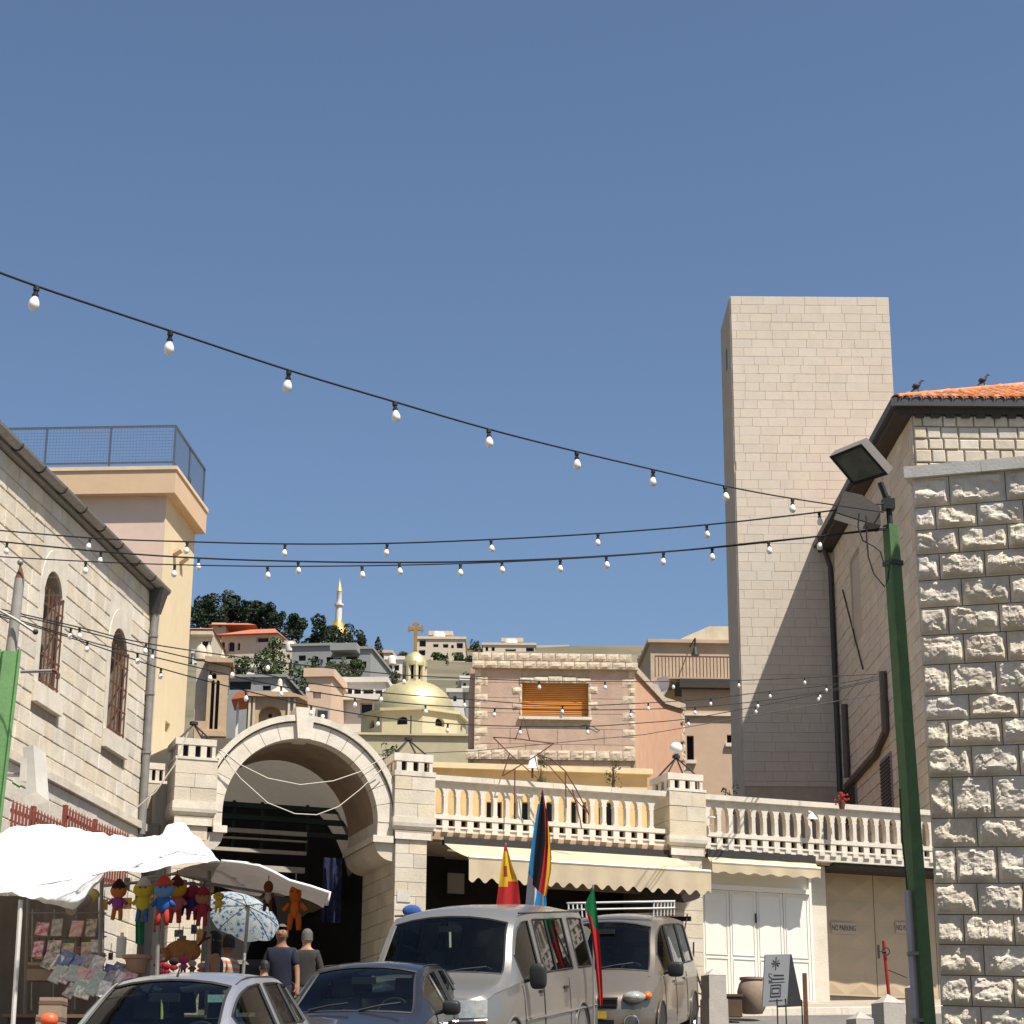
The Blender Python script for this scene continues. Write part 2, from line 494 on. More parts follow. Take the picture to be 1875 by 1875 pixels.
def pillar(parent, sL, sR, hh, dep, of=0.12, base=None, lower=None, rng=random.Random(4)):
    """hh: cap top, cap bottom, holes top, holes bottom, ledge bottom, shaft bottom, skirt bottom, moulding bottom, slab bottom"""
    ct, cb, ht, hb, lb, sb, kb, mo, sl = hh
    ob = of - dep
    root = MB(FAC)
    root.box(sL + 0.03, sR - 0.03, ob + 0.03, of - 0.03, sl - 0.0, hb)
    P = root.build('pillar', M_joint, parent)
    w = sR - sL
    def pc(name, m, mt=M_white_stone): return m.build(name, mt, P)
    m = MB(FAC); m.box(sL - 0.02, sR - 0.04, ob - 0.0, of - 0.01, cb, ct); pc('cap_slab', m)
    # pierced band under the cap
    m = MB(FAC)
    hs = [sL + w * f for f in (0.04, 0.16, 0.29, 0.45, 0.58, 0.72, 0.85, 0.93)]
    for a, b in ((hs[0], hs[1]), (hs[2], hs[3]), (hs[4], hs[5]), (hs[6], hs[7])):
        m = MB(FAC); m.box(a, b, of - 0.12, of - 0.02, hb, cb); pc('band_post', m)
    dd = [ob + dep * f for f in (0.02, 0.2, 0.34, 0.5, 0.64, 0.80)]
    for a, b in ((dd[0], dd[1]), (dd[2], dd[3]), (dd[4], dd[5])):
        m = MB(FAC); m.box(sL + w * 0.041, sL + w * 0.13, a, b, hb, cb); pc('band_post', m)
    m = MB(FAC); m.box(sL + w * 0.14, sL + w * 0.83, ob + 0.05, of - 0.125, hb, cb); m.build('hollow_shade', M_dark, P)  # solid box, black for the shade inside the pierced band
    m = MB(FAC); m.box(sL - 0.01, sR + 0.01, ob, of + 0.01, lb, hb); pc('ledge', m)
    k = 3
    for i in range(k):
        a = sb + (lb - sb) * i / k; b = sb + (lb - sb) * (i + 1) / k
        cuts = [sL, sL + w * rng.uniform(0.35, 0.65), sR] if rng.random() < 0.75 else [sL, sR]
        for c, d in zip(cuts, cuts[1:]):
            m = MB(FAC); m.box(c + 0.003, d - 0.003, ob, of + rng.uniform(-0.006, 0.004), a + 0.004, b - 0.004); m.build('stone_block', M_cream, P)
    m = MB(FAC); m.box(sL - 0.02, sR + 0.02, ob, of + 0.02, kb, sb); pc('skirt', m)
    m = MB(FAC)
    st = [(0.02, kb), (0.01, kb - (kb - mo) * 0.35), (-0.03, kb - (kb - mo) * 0.7), (-0.07, mo)]
    for (e0, h0), (e1, h1) in zip(st, st[1:]):
        m.taper(sL - e1, sR + e1, ob - e1 * 0, of + e1, h1, sL - e0, sR + e0, ob, of + e0, h0)
    pc('cavetto_moulding', m)
    m = MB(FAC); m.box(sL + 0.03, sR - 0.06, ob, of - 0.02, sl, mo); pc('impost_slab', m)
    if base is not None:
        cL, cR = lower if lower else (sL + 0.05, sR - 0.1)
        hcur = sl
        m = MB(FAC); m.box(cL + 0.03, cR - 0.03, ob + 0.03, of - 0.09, base, sl); m.build('pillar_core', M_joint, P)
        while hcur > base + 0.05:
            c = min(0.25, hcur - base)
            cuts = [cL, cL + (cR - cL) * rng.uniform(0.3, 0.7), cR] if rng.random() < 0.7 else [cL, cR]
            for x, d in zip(cuts, cuts[1:]):
                m = MB(FAC); m.box(x + 0.003, d - 0.003, ob, of - 0.06 + rng.uniform(-0.006, 0.004), hcur - c + 0.004, hcur - 0.004); m.build('stone_block', M_cream, P)
            hcur -= c
    return P
def hseq(px, ys): return [FAC.h(px, y, 0.12) for y in ys]
g0 = fh_ground(-4); g1 = fh_ground(0); g2 = fh_ground(5)
P1L, P1R = FAC.s(320, 1430, .12), FAC.s(398, 1430, .12)
P2L, P2R = FAC.s(723, 1450, .12), FAC.s(797, 1450, .12)
P3L, P3R = FAC.s(1226, 1480, .12), FAC.s(1293, 1480, .12)
pillar(gate, P1L, P1R, hseq(360, (1352, 1364, 1368, 1386, 1391, 1468, 1481, 1498, 1511)), 0.95, base=g0 - 0.1, lower=(P1L + 0.03, P1R - 0.12))
pillar(gate, P2L, P2R, hseq(760, (1380, 1394, 1398, 1412, 1421, 1497, 1507, 1525, 1537)), 0.95, base=g1 - 0.1, lower=(P2L + 0.05, P2R - 0.12))
pillar(terr, P3L, P3R, hseq(1255, (1416, 1428, 1432, 1444, 1449, 1530, 1537, 1554, 1566)), 0.95, base=g2 - 0.1, lower=(P3L + 0.06, P3R - 0.08))
# a second pillar of the gateway, further back along its left flank
hb1 = hseq(360, (1352, 1364, 1368, 1386, 1391, 1468, 1481, 1498, 1511))
sv = FAC.O.copy(); FAC.O = FAC.O + FAC.n * -2.0 + FAC.x * -0.25
pillar(gate, P1L - 0.1, P1R - 0.35, [h - 0.12 for h in hb1], 0.7, base=g0 - 0.1)
FAC.O = sv
m = MB(FAC); m.box(P1L - 0.1, P1R - 0.3, -2.1, -0.83, g0, hb1[4] - 0.3); m.build('flank_wall', M_cream, gate)

# ---- the arch
ac_s, ac_h = fpx(551, 1496)
Rin = ((FAC.s(692, 1496) - ac_s) + (FAC.h(546, 1352) - ac_h)) / 2
Rmid = Rin * (1494 - 1323) / (1494 - 1352.0)
Rout = Rin * (1494 - 1309) / (1494 - 1352.0)
def ring(m, r0, r1, a0, a1, o0, o1, n):
    for i in range(n):
        t0 = a0 + (a1 - a0) * i / n; t1 = a0 + (a1 - a0) * (i + 1) / n
        p = [(ac_s + r * math.cos(t), ac_h + r * math.sin(t)) for r, t in ((r0, t0), (r1, t0), (r1, t1), (r0, t1))]
        m.prism(p, o0, o1)
nv = 14
kt = 0.088
halves = [(0.0, PI / 2 - kt), (PI / 2 + kt, PI)]
for a0, a1 in halves:
    for i in range(nv // 2):
        t0 = a0 + (a1 - a0) * i / (nv / 2); t1 = a0 + (a1 - a0) * (i + 1) / (nv / 2)
        m = MB(FAC); ring(m, Rin, Rmid, t0 + 0.003, t1 - 0.003, -0.34, 0.0, 3); m.build('arch_stone', M_white_stone, gate)
    m = MB(FAC); ring(m, Rmid + 0.03, Rout, a0, a1, -0.6, 0.05, 16); m.build('hood_mould', M_white_stone, gate)
    m = MB(FAC); ring(m, Rmid - 0.002, Rmid + 0.031, a0, a1, -0.34, -0.05, 16); m.build('arch_groove', M_joint, gate)
m = MB(FAC)
kw = Rin * math.tan(kt)
m.prism([(ac_s - kw, ac_h + Rin - 0.01), (ac_s + kw * 0.95, ac_h + Rin - 0.01), (ac_s + kw * 1.45, ac_h + Rout + 0.13), (ac_s - kw * 1.45, ac_h + Rout + 0.13)], -0.5, 0.08)
m.build('keystone', M_white_stone, gate)
GD = 2.3
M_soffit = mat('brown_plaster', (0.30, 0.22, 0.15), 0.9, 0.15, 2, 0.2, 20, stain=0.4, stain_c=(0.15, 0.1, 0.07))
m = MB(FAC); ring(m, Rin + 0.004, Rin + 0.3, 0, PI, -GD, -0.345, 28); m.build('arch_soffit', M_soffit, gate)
spr = ac_h
jb = P2L + 0.05
for side, (a, b) in (('r', (ac_s + Rin, P2L + 0.02)), ('l', (P1R - 0.02, ac_s - Rin))):
    sgn = -1 if side == 'r' else 1
    inner = a if side == 'r' else b
    # springer block above the impost, impost, corbel and jamb
    m = MB(FAC); m.box(min(inner, inner + 0.0) if side == 'r' else a, b if side == 'r' else inner, -GD, -0.01, spr - 0.24, spr + 0.02); m.build('springer', M_white_stone, gate)
    m = MB(FAC); i2 = inner + sgn * 0.09
    m.box(min(i2, a, b), max(i2, a, b), -GD, 0.06, spr - 0.36, spr - 0.24); m.build('impost', M_white_stone, gate)
    jx = (P2L + 0.04) if side == 'r' else (P1R - 0.12)
    m = MB(FAC)
    prof = [(i2 * 1.0, spr - 0.36)]
    for q in range(7):
        t = q / 6 * PI / 2
        prof.append((jx - sgn * 0.0 + (i2 - sgn * 0.05 - jx) * math.cos(t), spr - 0.36 - 0.32 * math.sin(t)))
    prof.append((jx, spr - 0.36))
    if side == 'l': prof = prof[::-1]
    m.prism(prof, -GD, -0.02); m.build('corbel', M_cream, gate)
jw = P2L + 0.04
hcur = spr - 0.36
while hcur > g1 - 0.1:
    oo = -GD
    while oo < -0.05:
        w = random.uniform(0.4, 0.75)
        e = min(-0.02, oo + w)
        m = MB(FAC); m.box(jw, P2R - 0.2, oo + 0.003, e - 0.003, hcur - 0.26, hcur - 0.005); m.build('stone_block', M_cream, gate)
        oo = e
    hcur -= 0.265
m = MB(FAC); m.box(P1L + 0.1, P1R - 0.12, -GD, -0.84, g0 - 0.1, spr - 0.36); m.build('jamb', M_cream, gate)

# ---- the market lane behind the gate
M_fabric = cloth('lane_canopy_fabric', (0.50, 0.45, 0.37), 0.12)
lane = thing('market_lane_roof', FAC(ac_s, -8, g0), 'pale fabric vault over the market lane seen through the arch', 'canopy')
m = MB(FAC)
def vault(u, v):
    t = PI * (0.0 + 1.0 * u); r = 2.9
    return (ac_s - 0.75 - v * 0.2 + r * math.cos(t), -2.5 - v * 9.0, ac_h - 0.75 + r * 0.88 * math.sin(t) + 0.02 * math.sin(v * 40))
m.grid(vault, 20, 18); m.build('fabric_vault', M_fabric, lane, smooth=True, recalc=False)
M_dgreen = mat('dark_green_steel', (0.012, 0.03, 0.026), 0.6, 0.2, 5, 0)
for i, py in enumerate((1478, 1500, 1525)):
    h = FAC.h(500, py, -4)
    m = MB(FAC); m.box(ac_s - 3.2, ac_s + 2.0, -4.05, -3.95, h - 0.05, h + 0.05); m.build('roof_beam', M_dgreen, lane)
for px in (428, 480, 563):
    s = FAC.s(px, 1500, -4)
    m = MB(FAC); m.box(s - 0.03, s + 0.03, -4.07, -3.99, FAC.h(500, 1560, -4), FAC.h(500, 1470, -4)); m.build('roof_post', M_dgreen, lane)
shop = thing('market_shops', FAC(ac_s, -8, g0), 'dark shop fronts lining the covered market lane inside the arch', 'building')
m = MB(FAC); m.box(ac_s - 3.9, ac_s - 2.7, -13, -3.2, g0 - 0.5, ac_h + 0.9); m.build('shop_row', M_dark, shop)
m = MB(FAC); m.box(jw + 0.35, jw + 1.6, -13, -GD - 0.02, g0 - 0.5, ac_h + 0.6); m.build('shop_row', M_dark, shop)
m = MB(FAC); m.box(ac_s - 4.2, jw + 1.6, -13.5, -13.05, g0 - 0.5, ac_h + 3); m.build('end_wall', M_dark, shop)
m = MB(FAC); m.box(ac_s - 3.5, ac_s + 2.4, -5.2, -5.0, FAC.h(500, 1640, -5), FAC.h(500, 1478, -5)); m.build('shade_screen', M_dark, shop)  # panel added in black for the lane's shade behind the beams
M_fascia = mat('pale_fascia_board', (0.42, 0.38, 0.31), 0.7, 0.1, 3, 0.1, 20)
for (xa, xb, ya, yb) in ((382, 561, 1549, 1566), (440, 558, 1582, 1599), (400, 562, 1533, 1540), (405, 562, 1552 - 30, 1524)):
    sa, ha = FAC.pix(xa, ya, -3.4); sb, hb = FAC.pix(xb, yb, -3.4)
    m = MB(FAC); m.box(sa, sb, -3.5, -3.4, hb, ha); m.build('fascia_board', M_fascia, shop)
M_bluecloth = mat('blue_printed_cloth', (0.008, 0.012, 0.04), 0.8, 0.5, 9, 0.1, 20, c2=(0.02, 0.03, 0.08), mix=0.25)
sa, ha = FAC.pix(592, 1570, -3.0); sb, hb = FAC.pix(622, 1690, -3.0)
m = MB(FAC); m.grid(lambda u, v: (sa + (sb - sa) * u, -3.0 + 0.05 * math.sin(u * 14), hb + (ha - hb) * v), 14, 2)
tag(m.build('hanging_cloth', M_bluecloth, smooth=True), 'dark blue printed cloth hanging inside the market arch', 'cloth')

# ---- balustrades
PIT = (FAC.s(1187 / 1.0, 1470) - FAC.s(828, 1450)) / 0  if False else None
A_open = [828 + (35 - 35) * 0]                       # opening centres are measured on the photograph
sA0 = FAC.s(805, 1470); sA1 = FAC.s(1204, 1490)
nA = 18
pitA = (sA1 - sA0) / nA
sB0 = FAC.s(1306.5, 1500); sB1 = FAC.s(1635.5, 1520)
nB = 16
pitB = (sB1 - sB0) / nB
h_rt, h_rb = FAC.h(900, 1428.5), FAC.h(900, 1437)
h_ap = FAC.h(805, 1439.5); h_sp = FAC.h(805, 1454); h_ob = FAC.h(805, 1491)
h_b1 = FAC.h(805, 1499); h_b2 = FAC.h(805, 1511.5); h_bb = FAC.h(805, 1515)
h_cb = FAC.h(805, 1523); h_beam = FAC.h(805, 1537)
h_rt = FAC.h(805, 1420.5); h_rb = FAC.h(805, 1431)
def baluster_mesh(pit):
    hw = pit * 0.315               # half width of an opening
    a = pit / 2 - hw              # half width of the shaft
    pts = []
    # right outline going down from top, left mirrored
    n = 6
    right = [(pit / 2, h_rb), (pit / 2, h_ap)]
    for i in range(1, n + 1):
        t = i / n
        x = pit / 2 - hw * math.sin(t * PI / 2) ** 0.9
        y = h_ap - (h_ap - h_sp) * (1 - math.cos(t * PI / 2)) ** 0.75
        right.append((x, y))
    right += [(a + 0.010, h_sp), (a + 0.010, h_sp - 0.015), (a - 0.006, h_sp - 0.022), (a - 0.006, h_ob + 0.04), (a + 0.008, h_ob + 0.025), (a + 0.008, h_ob)]
    pts = right + [(-x, y) for x, y in reversed(right)]
    m = MB(lambda s, o, h: Vector((s, -o, h)))
    m.prism(pts, -0.155, -0.005)
    me = m.mesh('baluster', M_white_stone)
    bm = bmesh.new(); bm.from_mesh(me); bmesh.ops.triangulate(bm, faces=[f for f in bm.faces if len(f.verts) > 4]); bmesh.ops.recalc_face_normals(bm, faces=bm.faces); bm.to_mesh(me); bm.free()
    return me
def box_mesh(name, mt, *b):
    m = MB(lambda s, o, h: Vector((s, -o, h))); m.box(*b)
    me = m.mesh(name, mt); bm = bmesh.new(); bm.from_mesh(me); bmesh.ops.recalc_face_normals(bm, faces=bm.faces); bm.to_mesh(me); bm.free()
    return me
def corbel_mesh(pit):
    w = pit * 0.26
    m = MB(lambda s, o, h: Vector((s, -o, h)))
    pts = [(-w, h_cb), (w, h_cb), (w * 0.85, h_cb + 0.05), (w * 0.6, h_bb - 0.004), (-w * 0.6, h_bb - 0.004), (-w * 0.85, h_cb + 0.05)]
    m.prism(pts, -0.1, 0.035)
    me = m.mesh('corbel_stone', M_white_stone); bm = bmesh.new(); bm.from_mesh(me); bmesh.ops.recalc_face_normals(bm, faces=bm.faces); bm.to_mesh(me); bm.free()
    return me
def place(me, parent, s):
    o = link_mesh(me.name, me, parent)
    o.location = FAC(s, 0, 0) - ORI[parent]
    o.rotation_euler = (0, 0, FAC.rotz())
    return o
def balustrade(sa, sb, s_first, pit, n, label):
    m = MB(FAC); m.box(sa, sb, -0.2, 0.05, h_rb, h_rt)
    B = m.build('balustrade', M_white_stone, terr)
    # rail joints: separate capping stones
    k = int((sb - sa) / 0.95)
    for i in range(k):
        a = sa + (sb - sa) * i / k; b = sa + (sb - sa) * (i + 1) / k
        m = MB(FAC); m.box(a + 0.003, b - 0.003, -0.215, 0.062, h_rb + 0.012, h_rt + 0.006); m.build('rail_stone', M_white_stone, B)
    me = baluster_mesh(pit)
    dm = box_mesh('dentil_block', M_white_stone, -pit * 0.25, pit * 0.25, -0.15, 0.0, h_b2, h_b1)
    cm = corbel_mesh(pit)
    for i in range(n + 1):
        s = s_first + pit * (i - 0.5)
        if s - pit / 2 > sa - 0.2 and s < sb + 0.05: place(me, B, s)
        if sa < s < sb: place(dm, B, s); place(cm, B, s - pit * 0.06)
    m = MB(FAC); m.box(sa, sb, -0.16, 0.012, h_b1, h_ob); m.build('base_rail', M_white_stone, B)
    m = MB(FAC); m.box(sa, sb, -0.16, 0.0, h_bb, h_b2); m.build('lower_band', M_white_stone, B)
    m = MB(FAC); m.box(sa, sb, -0.22, -0.155, h_bb, h_b1); m.build('hollow_shade', M_dark, B)  # black strip painted as shade behind the dentil gaps
    m = MB(FAC); m.box(sa, sb, -0.12, -0.02, h_cb, h_bb); m.build('corbel_backing', M_white_stone, B)
    return B
SE = FAC.s(1800, 1540)
balustrade(P2R - 0.01, P3L + 0.0, sA0, pitA, nA, '')
balustrade(P3R - 0.01, SE, sB0, pitB, nB + 9, '')
M_beam = mat('weathered_beam', (0.36, 0.26, 0.17), 0.9, 0.2, 3, 0.3, 20, stain=0.5, stain_c=(0.2, 0.12, 0.07))
m = MB(FAC); m.box(P2R - 0.1, P3L + 0.05, -0.3, -0.01, h_beam, h_cb); m.build('lintel_beam', M_beam, terr)
m = MB(FAC); m.box(P3R - 0.05, SE, -0.3, 0.0, h_beam + 0.04, h_cb); m.build('lintel_beam', M_white_stone, terr)
m = MB(FAC); m.box(P2R - 0.2, SE, -4.5, -0.3, h_beam + 0.02, h_bb); m.build('terrace_slab', M_cream, terr)
# shop recess between the gate and the middle pillar
SB = -2.6
m = MB(FAC)
m.box(P2R - 0.15, P3L + 0.1, SB - 0.1, SB, g1 - 0.3, h_beam + 0.02)
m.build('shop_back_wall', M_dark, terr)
M_shopwall = mat('tan_shop_wall', (0.16, 0.125, 0.09), 0.9, 0.15, 3, 0.2, 20)
m = MB(FAC); m.box(P3L + 0.1, P3L + 0.2, SB, -0.85, g1 - 0.3, h_beam + 0.02); m.build('shop_side_wall', M_shopwall, terr)
m = MB(FAC); m.box(P2R - 0.2, P2R - 0.15, SB, -0.85, g1 - 0.3, h_beam + 0.02); m.build('shop_side_wall', M_shopwall, terr)
sa, ha = fpx(1000, 1608, -0.9); sb, hb = fpx(1230, 1640, -0.9)
m = MB(FAC); m.box(sa, sb, -0.95, -0.9, hb, ha + 0.25); m.build('shop_sign_board', M_shopwall, terr)
sa, ha = fpx(820, 1598, -2.0); sb, hb = fpx(850, 1637, -2.0)
m = MB(FAC); m.box(sa, sb, -2.05, -2.0, hb, ha); m.build('poster', mat('grey_poster', (0.25, 0.23, 0.2), 0.7), terr)

# ---- doors right of the middle pillar
DO = -0.2
M_door = mat('white_metal_door', (0.74, 0.71, 0.63), 0.55, 0.04, 2, 0.05, 30, stain=0.3, stain_c=(0.55, 0.45, 0.3))
M_tan = mat('tan_metal_door', (0.52, 0.40, 0.26), 0.6, 0.06, 2, 0.05, 30, stain=0.3, stain_c=(0.34, 0.24, 0.14))
dl = FAC.s(1287, 1700, DO); dr = FAC.s(1484, 1700, DO)
hT = FAC.h(1385, 1629, DO); gd = fh_ground((dl + dr) / 2, DO) + 0.12
m = MB(FAC); m.box(dl - 0.05, dr, DO - 0.12, DO - 0.06, gd - 0.2, h_beam + 0.04); D = m.build('white_door', M_door, terr)
m = MB(FAC); m.box(dl, dr, DO - 0.058, DO + 0.05, hT - 0.04, hT + 0.05); m.build('transom', M_door, D)
for i in range(4):
    a = dl + (dr - dl) * i / 4; b = dl + (dr - dl) * (i + 1) / 4
    m = MB(FAC); m.box(a + 0.006, b - 0.006, DO - 0.055, DO - 0.01, gd, hT - 0.045); lf = m.build('door_leaf', M_door, D)
for i in range(4):
    a = dl + (dr - dl) * i / 4; b = dl + (dr - dl) * (i + 1) / 4
    hm = FAC.h(1385, 1754, DO)
    for (c, d) in ((gd + 0.06, hm - 0.03), (hm + 0.03, hT - 0.1)):
        m = MB(FAC); t = 0.012
        for (x0, x1, y0, y1) in ((a + .05, b - .05, c, c + t), (a + .05, b - .05, d - t, d), (a + .05, a + .05 + t, c + t, d - t), (b - .05 - t, b - .05, c + t, d - t)):
            m.box(x0, x1, DO - 0.01, DO + 0.004, y0, y1)
        m.build('panel_moulding', M_door, D)
m = MB(FAC); m.tube([FAC((dl + dr) / 2 - 0.03, DO + 0.03, hT - 0.45), FAC((dl + dr) / 2 - 0.03, DO + 0.03, hT - 0.62)], 0.012) if False else m.box((dl + dr) / 2 - 0.035, (dl + dr) / 2 - 0.015, DO - 0.01, DO + 0.035, hT - 0.62, hT - 0.45)
m.build('door_handle', M_iron, D)
TO = -1.1
tl = FAC.s(1489, 1700, TO); tr_ = FAC.s(1800, 1700, TO)
tt = FAC.h(1560, 1601, TO); tb = fh_ground((tl + tr_) / 2, TO) + 0.12
m = MB(FAC); m.box(tl - 0.1, tr_, TO - 0.12, TO - 0.06, tb - 0.2, h_beam + 0.04); D2 = m.build('tan_door', M_tan, terr)
m = MB(FAC); m.box(dr, dr + 0.05, TO - 0.1, DO, gd - 0.1, h_beam); m.build('door_post', M_white_paint, terr)
lw = FAC.s(1602, 1700, TO) - tl
nl = int((tr_ - tl) / lw) + 1
M_plate = mat('pale_sign_plate', (0.50, 0.42, 0.31), 0.6, 0.05)
M_ink = mat('dark_sign_ink', (0.10, 0.05, 0.035), 0.7, 0.1)
def text_obj(txt, size, loc, rotz, parent, m, name='lettering', tilt=PI / 2, extrude=0.002, sx=1.0):
    cu = bpy.data.curves.new(name, 'FONT'); cu.body = txt; cu.size = size; cu.align_x = 'CENTER'; cu.align_y = 'CENTER'; cu.extrude = extrude
    cu.materials.append(m)
    to = bpy.data.objects.new(name, cu); col.objects.link(to)
    to.rotation_euler = (tilt, 0, rotz); to.scale = (sx, 1, 1)
    to.location = Vector(loc) - (ORI[parent] if parent is not None else Vector((0, 0, 0)))
    bpy.context.view_layer.update()
    dg = bpy.context.evaluated_depsgraph_get()
    me = bpy.data.meshes.new_from_object(to.evaluated_get(dg))
    o = bpy.data.objects.new(name, me); col.objects.link(o)
    o.matrix_world = to.matrix_world.copy()
    bpy.data.objects.remove(to)
    if parent is not None:
        mw = o.matrix_world.copy(); o.parent = parent; o.matrix_basis = mw; ORI[o] = ORI[parent]
    return o
for i in range(nl):
    a = tl + lw * i; b = min(tl + lw * (i + 1), tr_)
    if b - a < 0.1: break
    m = MB(FAC); m.box(a + 0.008, b - 0.008, TO - 0.055, TO, tb, tt); lf = m.build('door_leaf', M_tan, D2)
    # pressed pyramids on the leaf
    for r_ in range(5):
        for c_ in range(2):
            x0 = a + (b - a) * c_ / 2 + 0.05; x1 = a + (b - a) * (c_ + 1) / 2 - 0.05
            y0 = tb + (tt - tb) * r_ / 5 + 0.04; y1 = tb + (tt - tb) * (r_ + 1) / 5 - 0.04
            m = MB(FAC); cx, cy = (x0 + x1) / 2, (y0 + y1) / 2
            m.add([(x0, TO + .001, y0), (x1, TO + .001, y0), (x1, TO + .001, y1), (x0, TO + .001, y1), (cx, TO + 0.022, cy)], [(0, 1, 4), (1, 2, 4), (2, 3, 4), (3, 0, 4)])
            m.build('pressed_panel', M_tan, D2, recalc=False)
for xx in (1544, 1661):
    s, h = fpx(xx, 1700, TO)
    m = MB(FAC); m.box(s - 0.27, s + 0.27, TO + 0.024, TO + 0.03, h - 0.11, h + 0.11); m.build('sign_plate', M_plate, D2)
    text_obj('NO PARKING', 0.15, FAC(s, TO + 0.033, h), FAC.rotz(), D2, M_ink, sx=.56)
m = MB(FAC); m.box(tl - 0.02, tr_, TO, -0.06, tt, tt + 0.09); m.build('shutter_box', M_iron, terr)
sa, ha = fpx(1512, 1577, -0.02); sb, hb = fpx(1640, 1588, -0.02)
M_tube = mat('dusty_lamp_tube', (0.4, 0.34, 0.24), 0.5, 0.1)
m = MB(FAC); m.box(tl, tr_, -0.5, -0.3, tt + 0.09, h_beam + 0.04); m.build('lintel_panel', mat('tan_lintel', (0.5, 0.42, 0.31), 0.8), terr)
m = MB(); m.tube([FAC(sa, -0.25, hb + .03), FAC(sb, -0.25, hb + .03)], 0.045, 8); m.build('lamp_tube', M_tube, terr)
m = MB(FAC); m.box(dr + 0.05, tl - 0.1 + 0.05, TO - 0.05, DO - 0.2, gd - .1, h_beam); m.build('door_reveal', M_cream, terr)
# building mass behind
m = MB(FAC); m.box(P3R - 0.1, SE, -4.4, TO - 0.15, g2 - 0.5, h_beam + 0.02); m.build('rear_mass', M_cream, terr)

# ---- awnings
M_awn = cloth('cream_awning_cloth', (0.66, 0.55, 0.38), 0.25)
def awning(name, label, sL, sR, o_top, h_top, o_front, h_front, val, n_scal, grp=None):
    A = thing(name, FAC((sL + sR) / 2, o_top, h_top), label, 'awning')
    m = MB(FAC)
    m.grid(lambda u, v: (sL + (sR - sL) * u, o_top + (o_front - o_top) * v, h_top + (h_front - h_top) * v - 0.025 * math.sin(PI * v) * (0.6 + 0.4 * math.cos(u * 25))), 60, 6)
    m.build('canopy', M_awn, A, smooth=True, recalc=False)
    m = MB(FAC)
    def vl(u, v):
        d = val * (0.89 + 0.11 * math.sin(u * n_scal * 2 * PI))
        return (sL + (sR - sL) * u, o_front + 0.02 + 0.012 * math.sin(u * n_scal * 2 * PI * 0.5 + 1) * v, h_front - 0.03 - d * v)
    m.grid(vl, n_scal * 10, 3); m.build('valance', M_awn, A, smooth=True, recalc=False)
    m = MB(); m.tube([FAC(sL, o_front, h_front), FAC(sR, o_front, h_front)], 0.035, 8); m.build('front_bar', mat('cream_bar', (0.72, 0.64, 0.45), 0.4), A, smooth=40)
    m = MB(FAC); m.box(sL, sR, o_top - 0.12, o_top + 0.03, h_top - 0.02, h_top + 0.12); m.build('roller_box', M_iron, A)
    for s in (sL + 0.08, sR - 0.08):
        m = MB(); m.tube([FAC(s, o_top, h_top - 0.12), FAC(s + (0.4 if s < (sL + sR) / 2 else -0.4), (o_top + o_front) / 2, h_top - 0.25), FAC(s, o_front - 0.03, h_front - 0.02)], 0.02, 6); m.build('folding_arm', M_white_paint, A)
    return A
oF = 1.55
sL, hF = fpx(858, 1577, oF); sR, hF2 = fpx(1301, 1589, oF)
awning('shop_awning', 'long cream scalloped awning rolled out over the shop beside the gateway', sL + 0.0, sR, -0.02, h_beam - 0.06, oF, (hF + hF2) / 2, 0.40, 19)
oF = 0.23
sL, hF = fpx(1305, 1585, oF); sR, hF2 = fpx(1502, 1596, oF)
awning('door_awning', 'short half-rolled cream awning above the white double doors', sL - 0.02, sR, 0.03, h_beam + 0.0, oF, (hF + hF2) / 2 + 0.06, 0.17, 7)
M_frame_w = mat('painted_window_frame', (.55, .53, .48), .6)
# ================================================================== church on the left
CHL = Frame(at_y(283, 1100, 35.0), 5.85)
cz = lambda s, o=0: gz(CHL(s, o, 0).y) - CHL(s, o, 0).z
chl = thing('stone_church', CHL(-4, 0, cz(-4)), 'long cream stone church with two barred arched windows and eaves gutter', 'church')
h_eave = CHL.h(283, 1092)
sA = -27.0
base = cz(-8) - 1.0
def win(xl, xr, yt, yb, xm):
    a = CHL.s(xl, (yt + yb) / 2); b = CHL.s(xr, (yt + yb) / 2)
    c = CHL.h(xm, yb); d = CHL.h(xm, yt)
    return (a, b, c, d)
W1 = win(72, 106, 1040, 1266, 88)
W2 = win(196, 226, 1146, 1350, 211)
sur = 0.19
holes = [(w[0] - sur, w[1] + sur, w[2] - 0.32, w[3] + 0.36) for w in (W1, W2)]
# backing wall (mortar) with openings
m = MB(CHL)
wall_holes(m, sA, 0.0, base, h_eave + 0.1, [(w[0], w[1], w[2], w[3], True) for w in (W1, W2)], 0.42)
m.add([(0, 0, base), (0, -6, base), (0, -6, h_eave + .1), (0, 0, h_eave + .1)], [(0, 1, 2, 3)])
wall = m.build('wall', M_joint, chl, recalc=False)
h_str = CHL.h(120, 1443)
rngc = random.Random(11)
courses(CHL, sA, 0.0, h_str + 0.06, h_eave - 0.02, 0.255, 0.35, 0.72, wall, M_church, 0.0, 0.035, 0.009, holes, 260, proud=0.006, rng=rngc, chamf=0.012, order=lambda q: -q[0])
courses(CHL, sA, 0.0, base + 0.3, h_str - 0.06, 0.27, 0.4, 0.8, wall, M_church, 0.0, 0.06, 0.012, (), 40, proud=0.006, rng=rngc, chamf=0.012, order=lambda q: -q[0])
sc_ = sA
while sc_ < 0:
    e = min(0.0, sc_ + 1.1)
    m = MB(CHL); m.prism([(sc_ + .003, h_str - .06), (e - .003, h_str - .06), (e - .003, h_str + .06), (sc_ + .003, h_str + .06)], -0.01, 0.13); m.build('string_course', M_church, chl)
    sc_ = e
